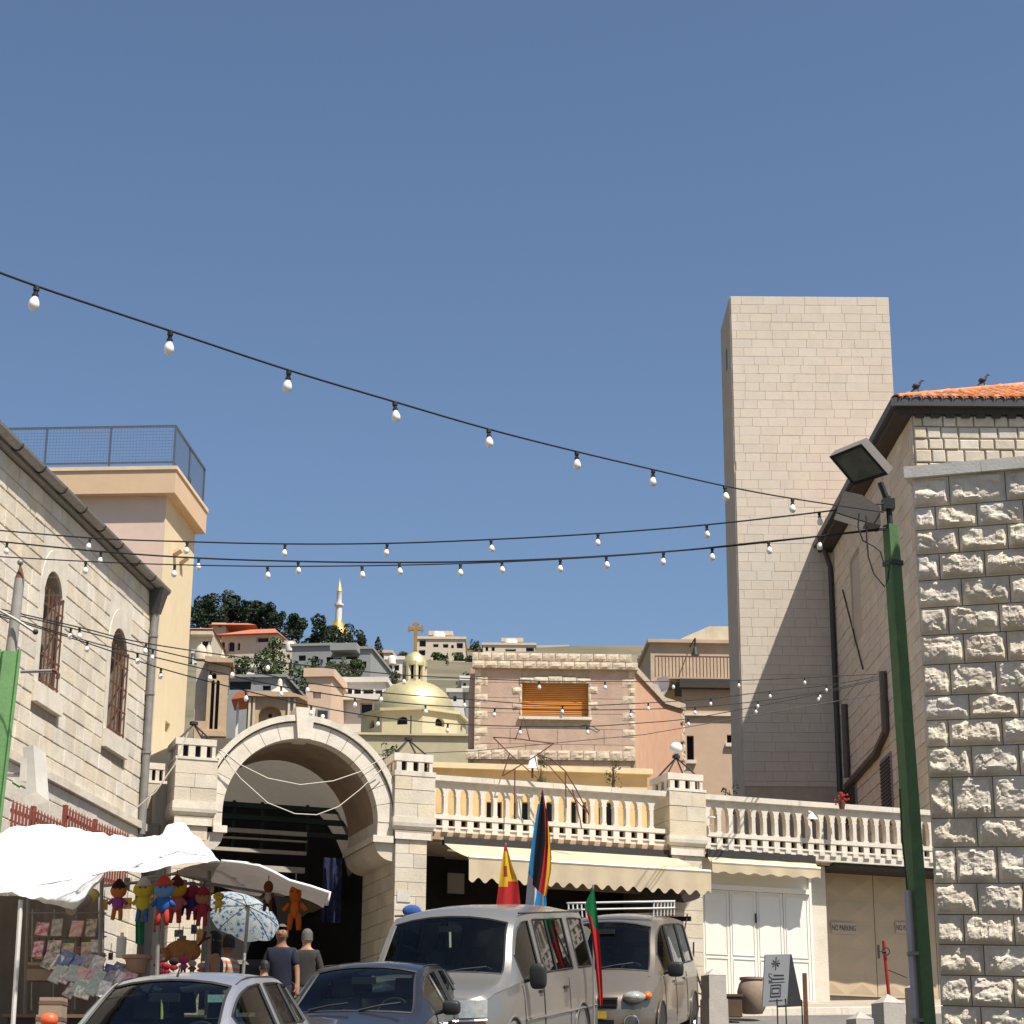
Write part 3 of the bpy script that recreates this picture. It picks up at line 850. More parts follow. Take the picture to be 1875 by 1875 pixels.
for w in (W1, W2):
    a, b, c, d = w
    r = (b - a) / 2; cx = (a + b) / 2; sp = d - r
    m = MB(CHL); n = 12
    inn = [(a, c)] + [(cx - r * math.cos(PI * i / n), sp + r * math.sin(PI * i / n)) for i in range(n + 1)] + [(b, c)]
    q = r + sur - 0.005
    out_ = [(a - sur + .005, c)] + [(cx - q * math.cos(PI * i / n), sp + (r + 0.33) * math.sin(PI * i / n)) for i in range(n + 1)] + [(b + sur - .005, c)]
    k = len(inn)
    m.add([(x, 0.04, y) for x, y in inn] + [(x, 0.04, y) for x, y in out_] + [(x, -0.4, y) for x, y in inn] + [(x, 0.0, y) for x, y in out_],
          [(i, i + 1, k + i + 1, k + i) for i in range(k - 1)] + [(i, 2 * k + i, 2 * k + i + 1, i + 1) for i in range(k - 1)] + [(k + i, k + i + 1, 3 * k + i + 1, 3 * k + i) for i in range(k - 1)])
    # corner fillings
    top = d + 0.6
    for sgn in (0, 1):
        seg = out_[1:2 + n // 2] if sgn == 0 else out_[1 + n // 2:-1]
        xe = a - sur + .003 if sgn == 0 else b + sur - .003
        m.add([(x, 0.028, y) for x, y in seg] + [(x, 0.028, top) for x, y in seg] , [(i, i + 1, len(seg) + i + 1, len(seg) + i) for i in range(len(seg) - 1)])
    WN = m.build('window_surround', M_white_stone, chl, recalc=False)
    m = MB(CHL); m.box(a - sur + .005, b + sur - .005, -0.4, 0.11, c - 0.30, c - 0.01); m.build('sill', M_white_stone, WN)
    m = MB(CHL); m.prism(inn, -0.42, -0.40); m.build('window_pane', M_pane, WN)
    for i in range(5):
        x = a + (b - a) * (i + 0.5) / 5
        hh = sp + math.sqrt(max(0, r * r - (x - cx) ** 2)) - 0.02
        m = MB(CHL); m.box(x - 0.011, x + 0.011, 0.07, 0.092, c, min(hh, d - 0.35)); m.build('window_bar', M_rust, WN)
    hh = c + 0.06
    while hh < d - 0.3:
        m = MB(CHL); m.box(a - 0.02, b + 0.02, 0.055, 0.07, hh - 0.013, hh + 0.013); m.build('window_bar', M_rust, WN); hh += 0.38
    for x in (a, b):
        m = MB(CHL); m.box(x - 0.015, x + 0.015, -0.02, 0.068, d - 0.37, d - 0.34); m.build('bar_anchor', M_rust, WN)
# eaves, gutter, roof
m = MB(CHL); m.box(sA, 0.03, -0.1, 0.13, h_eave + 0.0, h_eave + 0.05); m.build('eaves_board', M_grey_metal, chl)
m = MB(CHL)
n = 8
gp = [(0.20 + 0.085 * math.cos(PI + PI * i / n), h_eave + 0.12 + 0.10 * math.sin(PI + PI * i / n)) for i in range(n + 1)]
for (o0, h0), (o1, h1) in zip(gp, gp[1:]):
    m.add([(sA, o0, h0), (0.05, o0, h0), (0.05, o1, h1), (sA, o1, h1)], [(0, 1, 2, 3)])
m.add([(0.05, o, h) for o, h in gp], [tuple(range(len(gp)))])
gut = m.build('gutter', M_grey_metal, chl, recalc=False)
s_ = sA
while s_ < 0.0:
    m = MB(); m.tube([CHL(s_, 0.11, h_eave + .13)] + [CHL(s_, o + (0.006 if o > .2 else -.006), h - 0.008) for o, h in gp], 0.012, 5); m.build('gutter_bracket', M_iron, gut); s_ += 1.0
m = MB(CHL); m.add([(sA, 0.19, h_eave + .13), (0.02, 0.19, h_eave + .13), (0.02, -6, h_eave + 1.6), (sA, -6, h_eave + 1.6)], [(0, 1, 2, 3)])
m.build('roof', mat('grey_roof', (0.22, 0.2, 0.17), 0.9), chl, recalc=False)
m = MB(CHL); m.taper(-0.4, -0.24, 0.04, 0.2, h_eave - 0.4, -0.5, -0.16, 0.03, 0.3, h_eave + 0.03); m.build('rain_hopper', mat('dark_hopper', (0.07, 0.065, 0.06), 0.7), chl)
ds = CHL.s(272, 1300)
m = MB(); m.tube([CHL(-0.32, 0.13, h_eave - 0.38), CHL(-0.32, 0.11, h_eave - 0.7), CHL(-0.32, 0.11, h_str - 0.15)], 0.07, 10); m.build('downspout', M_grey_metal, chl, smooth=40)
for q in (0.3, 0.55, 0.8):
    hh = h_str + (h_eave - h_str) * q
    m = MB(); m.tube([CHL(-0.32, 0.11, hh), CHL(-0.32, 0.11, hh + 0.05)], 0.084, 10); m.build('pipe_collar', M_grey_metal, chl)
m = MB(CHL); m.box(-0.05, 0.18, 0.08, 0.3, h_str - 0.2, h_str + 0.08); m.build('junction_box', M_iron, chl)
# flood lamp on a wall bracket
p = CHL(CHL.s(70, 1425), 0, CHL.h(70, 1425))
s_, h_ = CHL.pix(72, 1420, 0.9)
lamp = thing('wall_floodlight', CHL(s_, 0.0, h_ - 0.3), 'white flat floodlight on a bent arm fixed to the church wall', 'lamp')
m = MB(); m.tube([CHL(s_ - 0.5, 0.02, h_ - 0.7), CHL(s_ - 0.5, 0.12, h_ - 0.1), CHL(s_ - 0.1, 0.5, h_ + 0.0), CHL(s_, 0.85, h_)], 0.03, 6); m.build('bracket_arm', M_grey_metal, lamp)
m = MB(CHL); 
m.add([(s_ - .12, .78, h_ - .28), (s_ + .18, .86, h_ - .36), (s_ + .18, 1.0, h_ - .32), (s_ - .12, .92, h_ - .24), (s_ - .22, .72, h_ + .34), (s_ + .08, .80, h_ + .27), (s_ + .08, .94, h_ + .31), (s_ - .22, .86, h_ + .38)],
      [(0, 1, 2, 3), (4, 7, 6, 5), (0, 4, 5, 1), (1, 5, 6, 2), (2, 6, 7, 3), (3, 7, 4, 0)])
m.build('lamp_head', mat('off_white_housing', (.5, .48, .43), .5), lamp)
m = MB(CHL); m.box(s_ - .2, s_ - 0.02, .7, .78, h_ - .1, h_ + .2); m.build('lamp_back', MATS['off_white_housing'], lamp)

# ================================================================== pink and yellow house behind the church
PK = Frame(at_y(300, 1000, 41.0), 94.0)
PKS = Frame(at_y(300, 1000, 41.0), 4.0)
pk = thing('plaster_house', PK(-2, -2, gz(41) - PK.O.z), 'pink and yellow plastered house with railed flat roof behind the stone church', 'house')
M_pinkp = mat('pink_plaster', (0.66, 0.50, 0.40), 0.9, 0.05, 2, 0.15, 60, stain=0.15, stain_c=(0.5, 0.36, 0.26))
M_yelp = mat('pale_yellow_plaster', (0.68, 0.56, 0.36), 0.9, 0.05, 2, 0.15, 60, stain=0.2, stain_c=(0.5, 0.38, 0.2))
M_orp = mat('apricot_plaster', (0.62, 0.44, 0.28), 0.9, 0.05, 2, 0.15, 60)
hpt = PK.h(302, 866); hpb = PK.h(302, 908)
LS = PKS.s(356, 1000)
gb = gz(38) - PK.O.z - 1
m = MB(); m.add([PK(-6, 0, gb), PK(0, 0, gb), PK(0, 0, hpb + .1), PK(-6, 0, hpb + .1)], [(0, 1, 2, 3)]); m.build('front_wall', M_pinkp, pk, recalc=False)
m = MB(PKS)
qs, qh = PKS.pix(308, 1320)
qw = (PKS.s(303, 1320), PKS.s(312, 1320), PKS.h(307, 1343), PKS.h(307, 1322))
wall_holes(m, 0, LS, gb, hpb + .1, [qw], 0.25)
m.build('side_wall', M_yelp, pk, recalc=False)
pane_mesh(PKS, qw, 0.24).build('window_pane', M_pane, pk, recalc=False)
ov = 0.22
for fr, a, b in ((PK, -6, ov), (PKS, -ov * 0 + 0.0, LS + 0.12)):
    pass
m = MB(); 
def pw(x, y, z): return PK.O + PK.x * x - PK.n * y + Z * z
LSy = (PKS(LS, 0, 0) - PK.O).dot(-PK.n)
m = MB(pw); m.box(-6, ov, -ov, LSy + 0.1, hpb, hpt); m.build('parapet', M_orp, pk)
m = MB(pw); m.box(-6, ov + .03, -ov - .03, LSy + 0.13, hpt, hpt + 0.08); m.build('parapet_coping', mat('pale_coping', (0.68, 0.52, 0.36), 0.9), pk)
# roof railing with wire mesh panels
M_rail = mat('galvanised_rail', (0.13, 0.155, 0.19), 0.4, 0.1, 10, 0, metal=0.5)
rail = MB(pw); rh = PK.h(300, 784) - hpt - 0.1
o1_ = ov - 0.05
rail.box(-6, o1_, -ov + .02, -ov + .06, hpt + .1 + rh - .05, hpt + .1 + rh); RL = rail.build('roof_railing', M_rail, pk)
m = MB(pw); m.box(o1_ - .04, o1_, -ov + .061, LSy, hpt + .1 + rh - .05, hpt + .1 + rh); m.build('top_rail', M_rail, RL)
m = MB(pw); m.box(-6, o1_, -ov + .025, -ov + .055, hpt + .16, hpt + .2); m.build('bottom_rail', M_rail, RL)
m = MB(pw); m.box(o1_ - .035, o1_ - .005, -ov + .061, LSy, hpt + .16, hpt + .2); m.build('bottom_rail', M_rail, RL)
for i in range(5):
    x = o1_ - 0.02 - i * 1.4
    m = MB(pw); m.box(x - .02, x + .02, -ov + .022, -ov + .058, hpt + .08, hpt + .1 + rh - .051); m.build('rail_post', M_rail, RL)
for i in range(1, 3):
    y = -ov + (LSy + ov - .05) * i / 2
    m = MB(pw); m.box(o1_ - .038, o1_ - .002, y - .02, y + .02, hpt + .08, hpt + .1 + rh - .051); m.build('rail_post', M_rail, RL)
# fine mesh
mm = MB(pw)
x = -6.0
while x < o1_ - .03:
    mm.box(x - .0016, x + .0016, -ov + .038, -ov + .043, hpt + .2, hpt + .05 + rh); x += 0.07
zz = hpt + .25
while zz < hpt + rh:
    mm.box(-6, o1_ - .02, -ov + .0375, -ov + .0435, zz - .0025, zz + .0025); mm.box(o1_ - .0225, o1_ - .0175, -ov + .07, LSy, zz - .0025, zz + .0025); zz += 0.07
y = -ov + .1
while y < LSy:
    mm.box(o1_ - .0225, o1_ - .0175, y - .0025, y + .0025, hpt + .2, hpt + .05 + rh); y += 0.07
tag(mm.build('wire_mesh', M_rail, RL, recalc=False), kind='stuff')
m = MB(); p = pw(o1_ - 0.3, LSy - 0.5, hpt + .08); m.tube([p, p + Z * 0.55], 0.09, 10); m.build('roof_vent', mat('dark_green_vent', (0.06, 0.09, 0.07), 0.6), pk)
for (xa, ya, xb, yb) in ((319, 1009, 324, 1024), (331, 1022, 335, 1038)):
    s_, h_ = PKS.pix(xa, ya); s2, h2 = PKS.pix(xb, yb)
    m = MB(PKS); w = 0.13
    m.add([(s_ - w, 0, h2), (s_ + w, 0, h2), (s_ + w, 0, h_), (s_ - w, 0, h_), (s_ - w, .16, h_), (s_ + w, .16, h_)], [(0, 1, 2, 3), (0, 4, 5, 1), (3, 2, 5, 4), (0, 3, 4), (1, 5, 2)])
    m.build('wall_sconce', M_orp, pk)

# ================================================================== tower
TW = Frame(at_y(1337.5, 543, 55.0), 90.0)
tw = thing('stone_tower', (TW.O.x + 2.2, 57, gz(55)), 'tall plain square tower of pale coursed limestone', 'tower')
TWw = TW.s(1626.5, 543)
tb_ = TW.h(1360, 1475) - 4
m = MB(TW); m.box(0.02, TWw - 0.02, -2.6, -0.0, tb_, -0.03); twb = m.build('tower_core', mat('pale_mortar', (.42, .37, .29), .95), tw)
courses(TW, 0.0, TWw, TW.h(1360, 1440), 0.0, (0 - TW.h(1340, 1080)) / 33.0, 0.38, 0.66, twb, M_tower, -0.01, 0.03, 0.004, (), 300, chamf=0.005, proud=0.0025, rng=random.Random(5))
TL = Frame(TW(0, 0.03, 0), 180.0)
m = MB(TW); m.box(-0.03, 0.0205, -2.6, 0.0, tb_, 0.0)
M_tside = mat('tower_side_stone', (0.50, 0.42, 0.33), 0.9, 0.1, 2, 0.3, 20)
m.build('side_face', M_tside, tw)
s_, h_ = TL.pix(1327, 640)
m = MB(TW); m.box(-0.045, -0.031, -1.3, -1.0, TW.h(1337, 650), TW.h(1337, 615)); m.build('slit_window', M_pane, tw)

# ================================================================== church on the right
far = at_y(1527, 1100, 55.0)
RX = far.x
RCS = Frame((RX, 55.0, 0), 179.5)
rcs_near = RCS.s(1672, 790)
NY = RCS(rcs_near, 0, 0).y
RCF = Frame(RCS(rcs_near, 0, 0), 90.0)
rc = thing('tiled_church', (RX + 3, NY + 4, gz(NY)), 'shaded stone church with orange roof tiles and dark gutter beside the tower', 'church')
h_e = RCF.h(1680, 762)
hb_ = gz(NY) - 1.0
m = MB(); 
m.add([RCS(-0.05, 0, hb_), RCS(rcs_near, 0, hb_), RCS(rcs_near, 0, h_e + .3), RCS(-0.05, 0, h_e + .3)], [(0, 1, 2, 3)])
m.add([RCF(0, 0, hb_), RCF(9, 0, hb_), RCF(9, 0, h_e + .3), RCF(0, 0, h_e + .3)], [(0, 1, 2, 3)])
rw = m.build('wall', M_joint, rc, recalc=False)
hlow = RCF.h(1690, 1500)
aw = (RCS.s(1563, 1100), RCS.s(1579, 1100), RCS.h(1570, 1178), RCS.h(1568, 1022), True)
courses(RCS, 0.0, rcs_near, hlow, h_e, 0.34, 0.5, 0.95, rw, M_church, 0.0, 0.03, 0.014, [(aw[0], aw[1], aw[2], aw[3])], 200, chamf=0.01, proud=0.008, rng=random.Random(8), order=lambda q: -q[0])
hm = RCF.h(1680, 850)
courses(RCF, 0.0, 4.5, hm - 1, h_e, 0.27, 0.3, 0.5, rw, M_church, 0.0, 0.05, 0.03, (), 100, chamf=0.02, proud=0.015, rng=random.Random(9), chvar=0.2, order=lambda q: -q[3])
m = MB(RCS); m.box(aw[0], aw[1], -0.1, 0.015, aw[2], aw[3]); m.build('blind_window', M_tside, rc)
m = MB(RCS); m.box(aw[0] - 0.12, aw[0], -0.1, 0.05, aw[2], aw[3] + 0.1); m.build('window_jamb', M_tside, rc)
# eaves and gutter
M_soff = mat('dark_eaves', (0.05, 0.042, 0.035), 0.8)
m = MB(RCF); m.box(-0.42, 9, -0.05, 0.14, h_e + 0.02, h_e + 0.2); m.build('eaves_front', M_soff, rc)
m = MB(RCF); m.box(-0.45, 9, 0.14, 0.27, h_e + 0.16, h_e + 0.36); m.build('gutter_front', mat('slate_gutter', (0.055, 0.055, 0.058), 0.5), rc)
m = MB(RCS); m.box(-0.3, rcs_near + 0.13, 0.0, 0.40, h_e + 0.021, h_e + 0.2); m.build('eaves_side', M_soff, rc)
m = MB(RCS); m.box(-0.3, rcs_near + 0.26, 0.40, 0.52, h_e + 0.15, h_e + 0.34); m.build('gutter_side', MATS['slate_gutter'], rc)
m = MB(RCF); k = 26
for i in range(24):
    a = -0.3 + i * 0.35
    m = MB(RCF); m.box(a, a + 0.2, 0.06, 0.13, h_e - 0.07, h_e + 0.019)
    if i < 9: m.build('eaves_bracket', M_soff, rc)
# hipped roof of barrel tiles
M_tile = mat('orange_roof_tile', (0.50, 0.19, 0.08), 0.85, 0.2, 6, 0.2, 30, rand=0.22, hue=0.15, stain=0.5, stain_c=(0.25, 0.14, 0.08))
rs = 0.46   # roof slope
def rf(x, y): return RCF.O.x + x, RCF.O.y + y
e0 = Vector((RCF.O.x - 0.42, RCF.O.y - 0.24, h_e + 0.33))
top = Vector((e0.x + 4.5, e0.y + 4.5, e0.z + 4.5 * rs))
m = MB(); m.add([e0, Vector((e0.x + 10, e0.y, e0.z)), Vector((e0.x + 10, top.y, top.z)), top, Vector((e0.x, e0.y + 11, e0.z)), Vector((top.x, e0.y + 11, top.z))], [(0, 1, 2, 3), (0, 3, 5, 4)])
m.build('roof_deck', M_tile, rc, recalc=False)
def tile_mesh():
    m = MB(); n = 6; r = 0.105
    a = [(r * math.cos(PI * i / n), r * math.sin(PI * i / n) * 0.8) for i in range(n + 1)]
    for i in range(n):
        (x0, z0), (x1, z1) = a[i], a[i + 1]
        m.add([(x0, 0, z0), (x1, 0, z1), (x1 * .85, 0.46, z1 * .85 + 0.46 * rs), (x0 * .85, 0.46, z0 * .85 + 0.46 * rs)], [(0, 1, 2, 3)])
        m.add([(x0, 0, z0), (x1, 0, z1), (x1 * .84, 0, z1 * .84 - .012), (x0 * .84, 0, z0 * .84 - .012)], [(0, 3, 2, 1)])
    return m.mesh('roof_tile', M_tile)
tm = tile_mesh()
for r_ in range(9):
    for i in range(20):
        x = e0.x + 0.25 + i * 0.24
        y = e0.y - 0.06 + r_ * 0.4
        if x - e0.x < (y - e0.y) + 0.1: continue
        o = link_mesh('roof_tile', tm, rc); o.location = Vector((x + random.uniform(-.008, .008), y, e0.z + 0.02 + (y - e0.y) * rs + 0.015)) - ORI[rc]
        o.rotation_euler = (random.uniform(-.03, .03), 0, random.uniform(-.03, .03))
for i in range(15):   # hip tiles
    t = i * 0.42 / 1.5
    p = e0 + Vector((t, t, t * rs + 0.03))
    o = link_mesh('hip_tile', tm, rc); o.location = p - ORI[rc]; o.scale = (1.2, 1.0, 1.1); o.rotation_euler = (-0.12, 0, R(-45))
# pipes on the shaded wall
def pipe(name, pts, r, m_, parent=rc, n=8): 
    mm_ = MB(); mm_.tube(pts, r, n); return mm_.build(name, m_, parent, smooth=40)
M_dpipe = mat('dark_downpipe', (0.05, 0.048, 0.046), 0.5)
M_bpipe = mat('brown_pipe', (0.09, 0.075, 0.062), 0.5)
sf = 0.35
pipe('downspout', [RCS(sf, 0.3, h_e + .1), RCS(sf, 0.12, h_e - 0.5), RCS(sf, 0.12, RCS.h(1555, 1440))], 0.075, M_dpipe)
s_, h_ = RCS.pix(1618, 1230, 0.1); s2, h2 = RCS.pix(1622, 1355, 0.1); s3, h3 = RCS.pix(1552, 1440, 0.1)
pipe('bent_pipe', [RCS(s_, .12, h_), RCS(s_, .12, h2 + 0.2), RCS((s_ * 3 + s3) / 4, .12, h2 - 0.1), RCS(s3, .12, h3)], 0.1, M_bpipe)
s4, h4 = RCS.pix(1547, 1290, .1)
pipe('bent_pipe', [RCS(s4, .12, h4), RCS(s4, .12, RCS.h(1556, 1420, .1))], 0.09, M_bpipe)
s5, h5 = RCS.pix(1503, 985, 0.05)
pipe('stay_cable', [RCS(RCS.s(1540, 1080, .1), .06, RCS.h(1540, 1080, .1)), RCS(RCS.s(1577, 1225, .1), .06, RCS.h(1577, 1225, .1))], 0.02, M_iron)
for (xl, xr, yt, yb) in ((1620, 1640, 1390, 1475), (1549, 1573, 1443, 1480)):
    a, b = RCS.s(xl, yb), RCS.s(xr, yb); c, d = RCS.h(xl, yb), RCS.h(xl, yt)
    m = MB(RCS); m.box(a, b, 0.03, 0.07, c - 0.6, d); wdo = m.build('shuttered_window', mat('grey_shutter_frame', (0.22, 0.21, 0.19), 0.6), rc)
    hh = c - 0.5
    while hh < d - .1:
        m = MB(RCS); m.box(a + .08, b - .08, 0.071, 0.1, hh, hh + .05); m.build('slat', M_iron, wdo); hh += .09
# two dark birds on the eaves
M_bird = mat('black_feathers', (0.02, 0.02, 0.024), 0.6, 0.2, 20, 0)
def bird(px, py, D, label):
    p = at_y(px, py, D); p0 = p - Z * 0.12
    b = MB()
    pr = [(-0.16, 0, -.12, .012), (-.09, 0, -.05, .028), (-.02, 0, 0.0, .055), (.05, 0, .07, .062), (.085, 0, .13, .04), (.105, 0, .165, .036), (.14, 0, .165, .014), (.18, 0, .155, .003)]
    b.v = []; n = 8
    for (x, y, z, r) in pr:
        for i in range(n):
            t = 2 * PI * i / n; b.v.append(p + Vector((x, r * math.cos(t), z + r * math.sin(t))))
    b.f = [(j * n + i, j * n + (i + 1) % n, (j + 1) * n + (i + 1) % n, (j + 1) * n + i) for j in range(len(pr) - 1) for i in range(n)]
    B = thing('bird', p0, label, 'bird', None)
    b.build('body', M_bird, B, smooth=True)
    for s in (-1, 1):
        w = MB(); w.ball(p + Vector((-.03, s * .055, .03)), .06, 8, 6, (1.5, .22, .8)); w.build('wing', M_bird, B, smooth=True)
        l = MB(); l.tube([p + Vector((.01, s * .025, -.03)), p + Vector((.015, s * .025, -.12))], .007, 5); l.build('leg', M_iron, B)
yb_ = e0.y
def hipd(px, py):
    a_, b_ = e0.y, e0.y + 6
    for _ in range(40):
        c_ = (a_ + b_) / 2
        if at_y(px, py, c_).x - e0.x > c_ - e0.y: a_ = c_
        else: b_ = c_
    return a_
bird(1680, 709, hipd(1680, 715), 'small black bird perched at the corner of the tiled roof')
bird(1801, 698, hipd(1801, 704), 'small black bird standing on the orange roof tiles')

# ================================================================== rock-faced wall on the right
RW = Frame(at_y(1697, 1400, 19.4), 115.5, -0.045)
rwt = thing('rock_faced_wall', RW(0.8, -0.3, gz(19) - RW.O.z - 1.0), 'tall wall of large rock-faced limestone blocks under a grey coping', 'wall')
sLw = RW.s(1695, 1400) ; sRw = 3.4
def sl_at(py): return 0.0
htop = RW.h(1720, 873)
hbot = RW.h(1720, 1875) - 2.2
m = MB(RW); m.box(0.02, sRw, -0.5, -0.02, hbot, htop); m.build('wall_core', M_joint_d, rwt)
# course heights measured down the photograph
cy = [872, 926, 968, 1013, 1061, 1111, 1162, 1216, 1273, 1318, 1367, 1423, 1498, 1551, 1617, 1674, 1729, 1785, 1841, 1897, 1953, 2010]
hs_ = [RW.h(1722, y) for y in cy]
rr = random.Random(21)
def rockface(s0, s1, h0, h1, seed):
    m = MB(RW); nu = max(8, int((s1 - s0) / 0.0125)); nv = max(8, int((h1 - h0) / 0.0135))
    w, hgt = s1 - s0, h1 - h0
    tx = rr.uniform(.1, .55); tilty = rr.uniform(0.25, 0.75); bulge = rr.uniform(0.028, 0.055)
    cx, cy_ = rr.uniform(0.15, 0.4), rr.uniform(0.2, 0.45)
    mg = 0.035
    def fn(u, v):
        s, h = s0 + w * u, h0 + hgt * v
        d = min(u * w, (1 - u) * w, v * hgt, (1 - v) * hgt)
        e = max(0.0, min(1.0, (d - 0.004 - 0.010 * (noise.noise(Vector((s * 14, h * 14, seed))) + 0.6)) / 0.026))
        e = e * e * (3 - 2 * e)
        P = Vector((s * 3.6, h * 5.0, seed * 3.1))
        big = noise.fractal(P, 0.8, 2.1, 3)
        rid = 1 - abs(noise.noise(Vector((s * 4.5 + 3 + h * 2, h * 7, seed * 1.7))))
        cell = noise.cell(Vector((s * 7 + noise.noise(P) * 1.6, h * 10 + s * 3 + noise.noise(P * 1.7) * 1.6, seed)))
        fine = noise.fractal(Vector((s * 38, h * 38, seed)), 0.9, 2.0, 3)
        lump = (1 - max(0, (u - cx) / (1.0 - cx)) * tx - max(0, (cx - u) / cx) ** 2 * .6) * (1 - (max(0, (v - cy_) / (1.02 - cy_)) if v > cy_ else ((cy_ - v) / cy_) ** 2.2))
        z = 0.012 + bulge * max(0, lump) + 0.022 * big + 0.022 * (rid - 0.6) + 0.011 * cell + 0.0045 * fine
        return (s, -0.012 + e * max(0.0, z) , h)
    m.grid(fn, nu, nv)
    # sides of the stone
    for (a, b) in (((s0, h0), (s1, h0)), ((s1, h0), (s1, h1)), ((s1, h1), (s0, h1)), ((s0, h1), (s0, h0))):
        m.add([(a[0], -0.012, a[1]), (b[0], -0.012, b[1]), (b[0], -0.2, b[1]), (a[0], -0.2, a[1])], [(0, 3, 2, 1)])
    return m
for i in range(len(hs_) - 1):
    ht, hb2 = hs_[i], hs_[i + 1]
    x = 0.0; first = True
    while x < sRw - 0.05:
        w = (rr.uniform(0.22, 0.30) if i % 2 else rr.uniform(0.36, 0.46)) if first else rr.uniform(0.38, 0.60)
        e = min(sRw, x + w)
        if x < 1.35 and i < 19:
            mm_ = rockface(x + 0.005, e - 0.005, hb2 + 0.005, ht - 0.005, i * 17.3 + x * 5)
            mm_.build('rock_faced_block', M_rock, rwt, smooth=False, recalc=False)
        else:
            block_mesh(RW, x + 0.005, e - 0.005, hb2 + 0.005, ht - 0.005, -0.2, 0.03, 0.02).build('rock_faced_block', M_rock, rwt, recalc=False)
        x = e; first = False
# return face of the wall, away from the viewer
hc0, hc1 = RW.h(1700, 871), RW.h(1700, 846)
x = -0.06
while x < sRw:
    w = 0.95 if x > 0 else 0.78
    m = MB(RW); m.box(x + .002, x + w - .002, -0.55, 0.055, htop + 0.003, htop + 0.122); m.build('coping_slab', M_slab, rwt); x += w

# assumed house end, unseen, added and kept narrow to shade the lamp post
NB = Frame((4.7, 16.6, 0), 90.0)
nb_ = thing('unseen_shade_house', (6.8, 13, gz(13)), 'unseen narrow stone house end added to shade the lamp post', 'house')
m = MB(NB); m.box(0, 1.45, -.0, 7.5, gz(9) - .5, 7.7); m.build('wall', M_church, nb_)
m = MB(NB); m.box(-.08, 1.53, -.1, 7.6, 7.7, 7.9); m.build('cornice', M_white_stone, nb_)
for k_ in range(3):
    for z_ in (1.2, 4.4):
        m = MB(NB); m.box(-.03, -.001, 1.0 + k_ * 2.2, 1.9 + k_ * 2.2, z_, z_ + 1.6); wq_ = m.build('window', M_frame_w, nb_)
        m = MB(NB); m.box(-.034, -.031, 1.08 + k_ * 2.2, 1.82 + k_ * 2.2, z_ + .08, z_ + 1.52); m.build('pane', M_pane, wq_)

# ================================================================== house with orange shutter behind the terrace
PH = Frame(at_y(868, 1380, 46.0), 88.0)
ph = thing('pink_stone_house', PH(2, -2, gz(46) - PH.O.z), 'pink stone house with rough white quoins and a closed orange shutter', 'house')
M_pinks = mat('pink_stone', (0.45, 0.325, 0.25), 0.9, 0.12, 4, 0.35, 25, rand=0.06, stain=0.3, stain_c=(0.33, 0.2, 0.14))
M_quoin = mat('rough_cream_stone', (0.54, 0.45, 0.34), 0.9, 0.14, 6, 0.8, 18, rand=0.08)
pW = PH.s(1163, 1300)
pt = PH.h(1000, 1222); pb = PH.h(1000, 1455)
wq = (PH.s(956, 1285), PH.s(1077, 1285), PH.h(1015, 1313), PH.h(1015, 1251))
m = MB(PH); wall_holes(m, 0, pW, pb - 1, pt, [wq], 0.16); pwall = m.build('wall', M_joint, ph, recalc=False)
courses(PH, 0.12, pW - 0.12, pb, pt - .02, 0.36, 0.6, 1.1, pwall, M_pinks, 0.0, 0.02, 0.008, [(wq[0] - .02, wq[1] + .02, wq[2] - .08, wq[3] + .06)], 120, chamf=0.006, rng=random.Random(2))
def rough(s0, s1, h0, h1, o, parent, mt=M_quoin, seed=0, name='quoin_block', fr=PH):
    m = MB(fr); nu = max(3, int((s1 - s0) / 0.05)); nv = max(3, int((h1 - h0) / 0.05))
    def fn(u, v):
        d = min(u, 1 - u, v, 1 - v) > 0.001
        s, h = s0 + (s1 - s0) * u, h0 + (h1 - h0) * v
        return (s, o + (0.015 + 0.02 * noise.fractal(Vector((s * 9, h * 9, seed)), 1, 2, 3) if d else 0), h)
    m.grid(fn, nu, nv)
    for (a, b) in (((s0, h0), (s1, h0)), ((s1, h0), (s1, h1)), ((s1, h1), (s0, h1)), ((s0, h1), (s0, h0))):
        m.add([(a[0], o, a[1]), (b[0], o, b[1]), (b[0], -0.02, b[1]), (a[0], -0.02, a[1])], [(0, 3, 2, 1)])
    return m.build(name, mt, parent, recalc=False)
yq = [1224 + 15.4 * i for i in range(11)]
for i in range(len(yq) - 1):
    h1_, h0_ = PH.h(870, yq[i]), PH.h(870, yq[i + 1])
    w = 0.14 if i % 2 == 0 else 0.30
    rough(0, w, h0_ + .006, h1_ - .006, 0.025, ph, seed=i)
    rough(pW - w, pW, h0_ + .006, h1_ - .006, 0.025, ph, seed=i + 40)
for row, (y0, y1) in enumerate(((1196, 1210), (1211, 1224))):
    k = 13
    for i in range(k):
        a = -0.07 + (pW + 0.14) * (i - 0.5 * (row == 0)) / k; b = a + (pW + .14) / k
        a, b = max(-.07, a), min(pW + .07, b)
        rough(a + .005, b - .005, PH.h(870, y1), PH.h(870, y0) - .005, 0.12, ph, seed=i * 3 + row * 99, name='cornice_block')
m = MB(PH); m.box(-.05, pW + .05, -0.02, .1, PH.h(870, 1225), PH.h(870, 1197)); m.build('cornice_core', M_joint, ph)
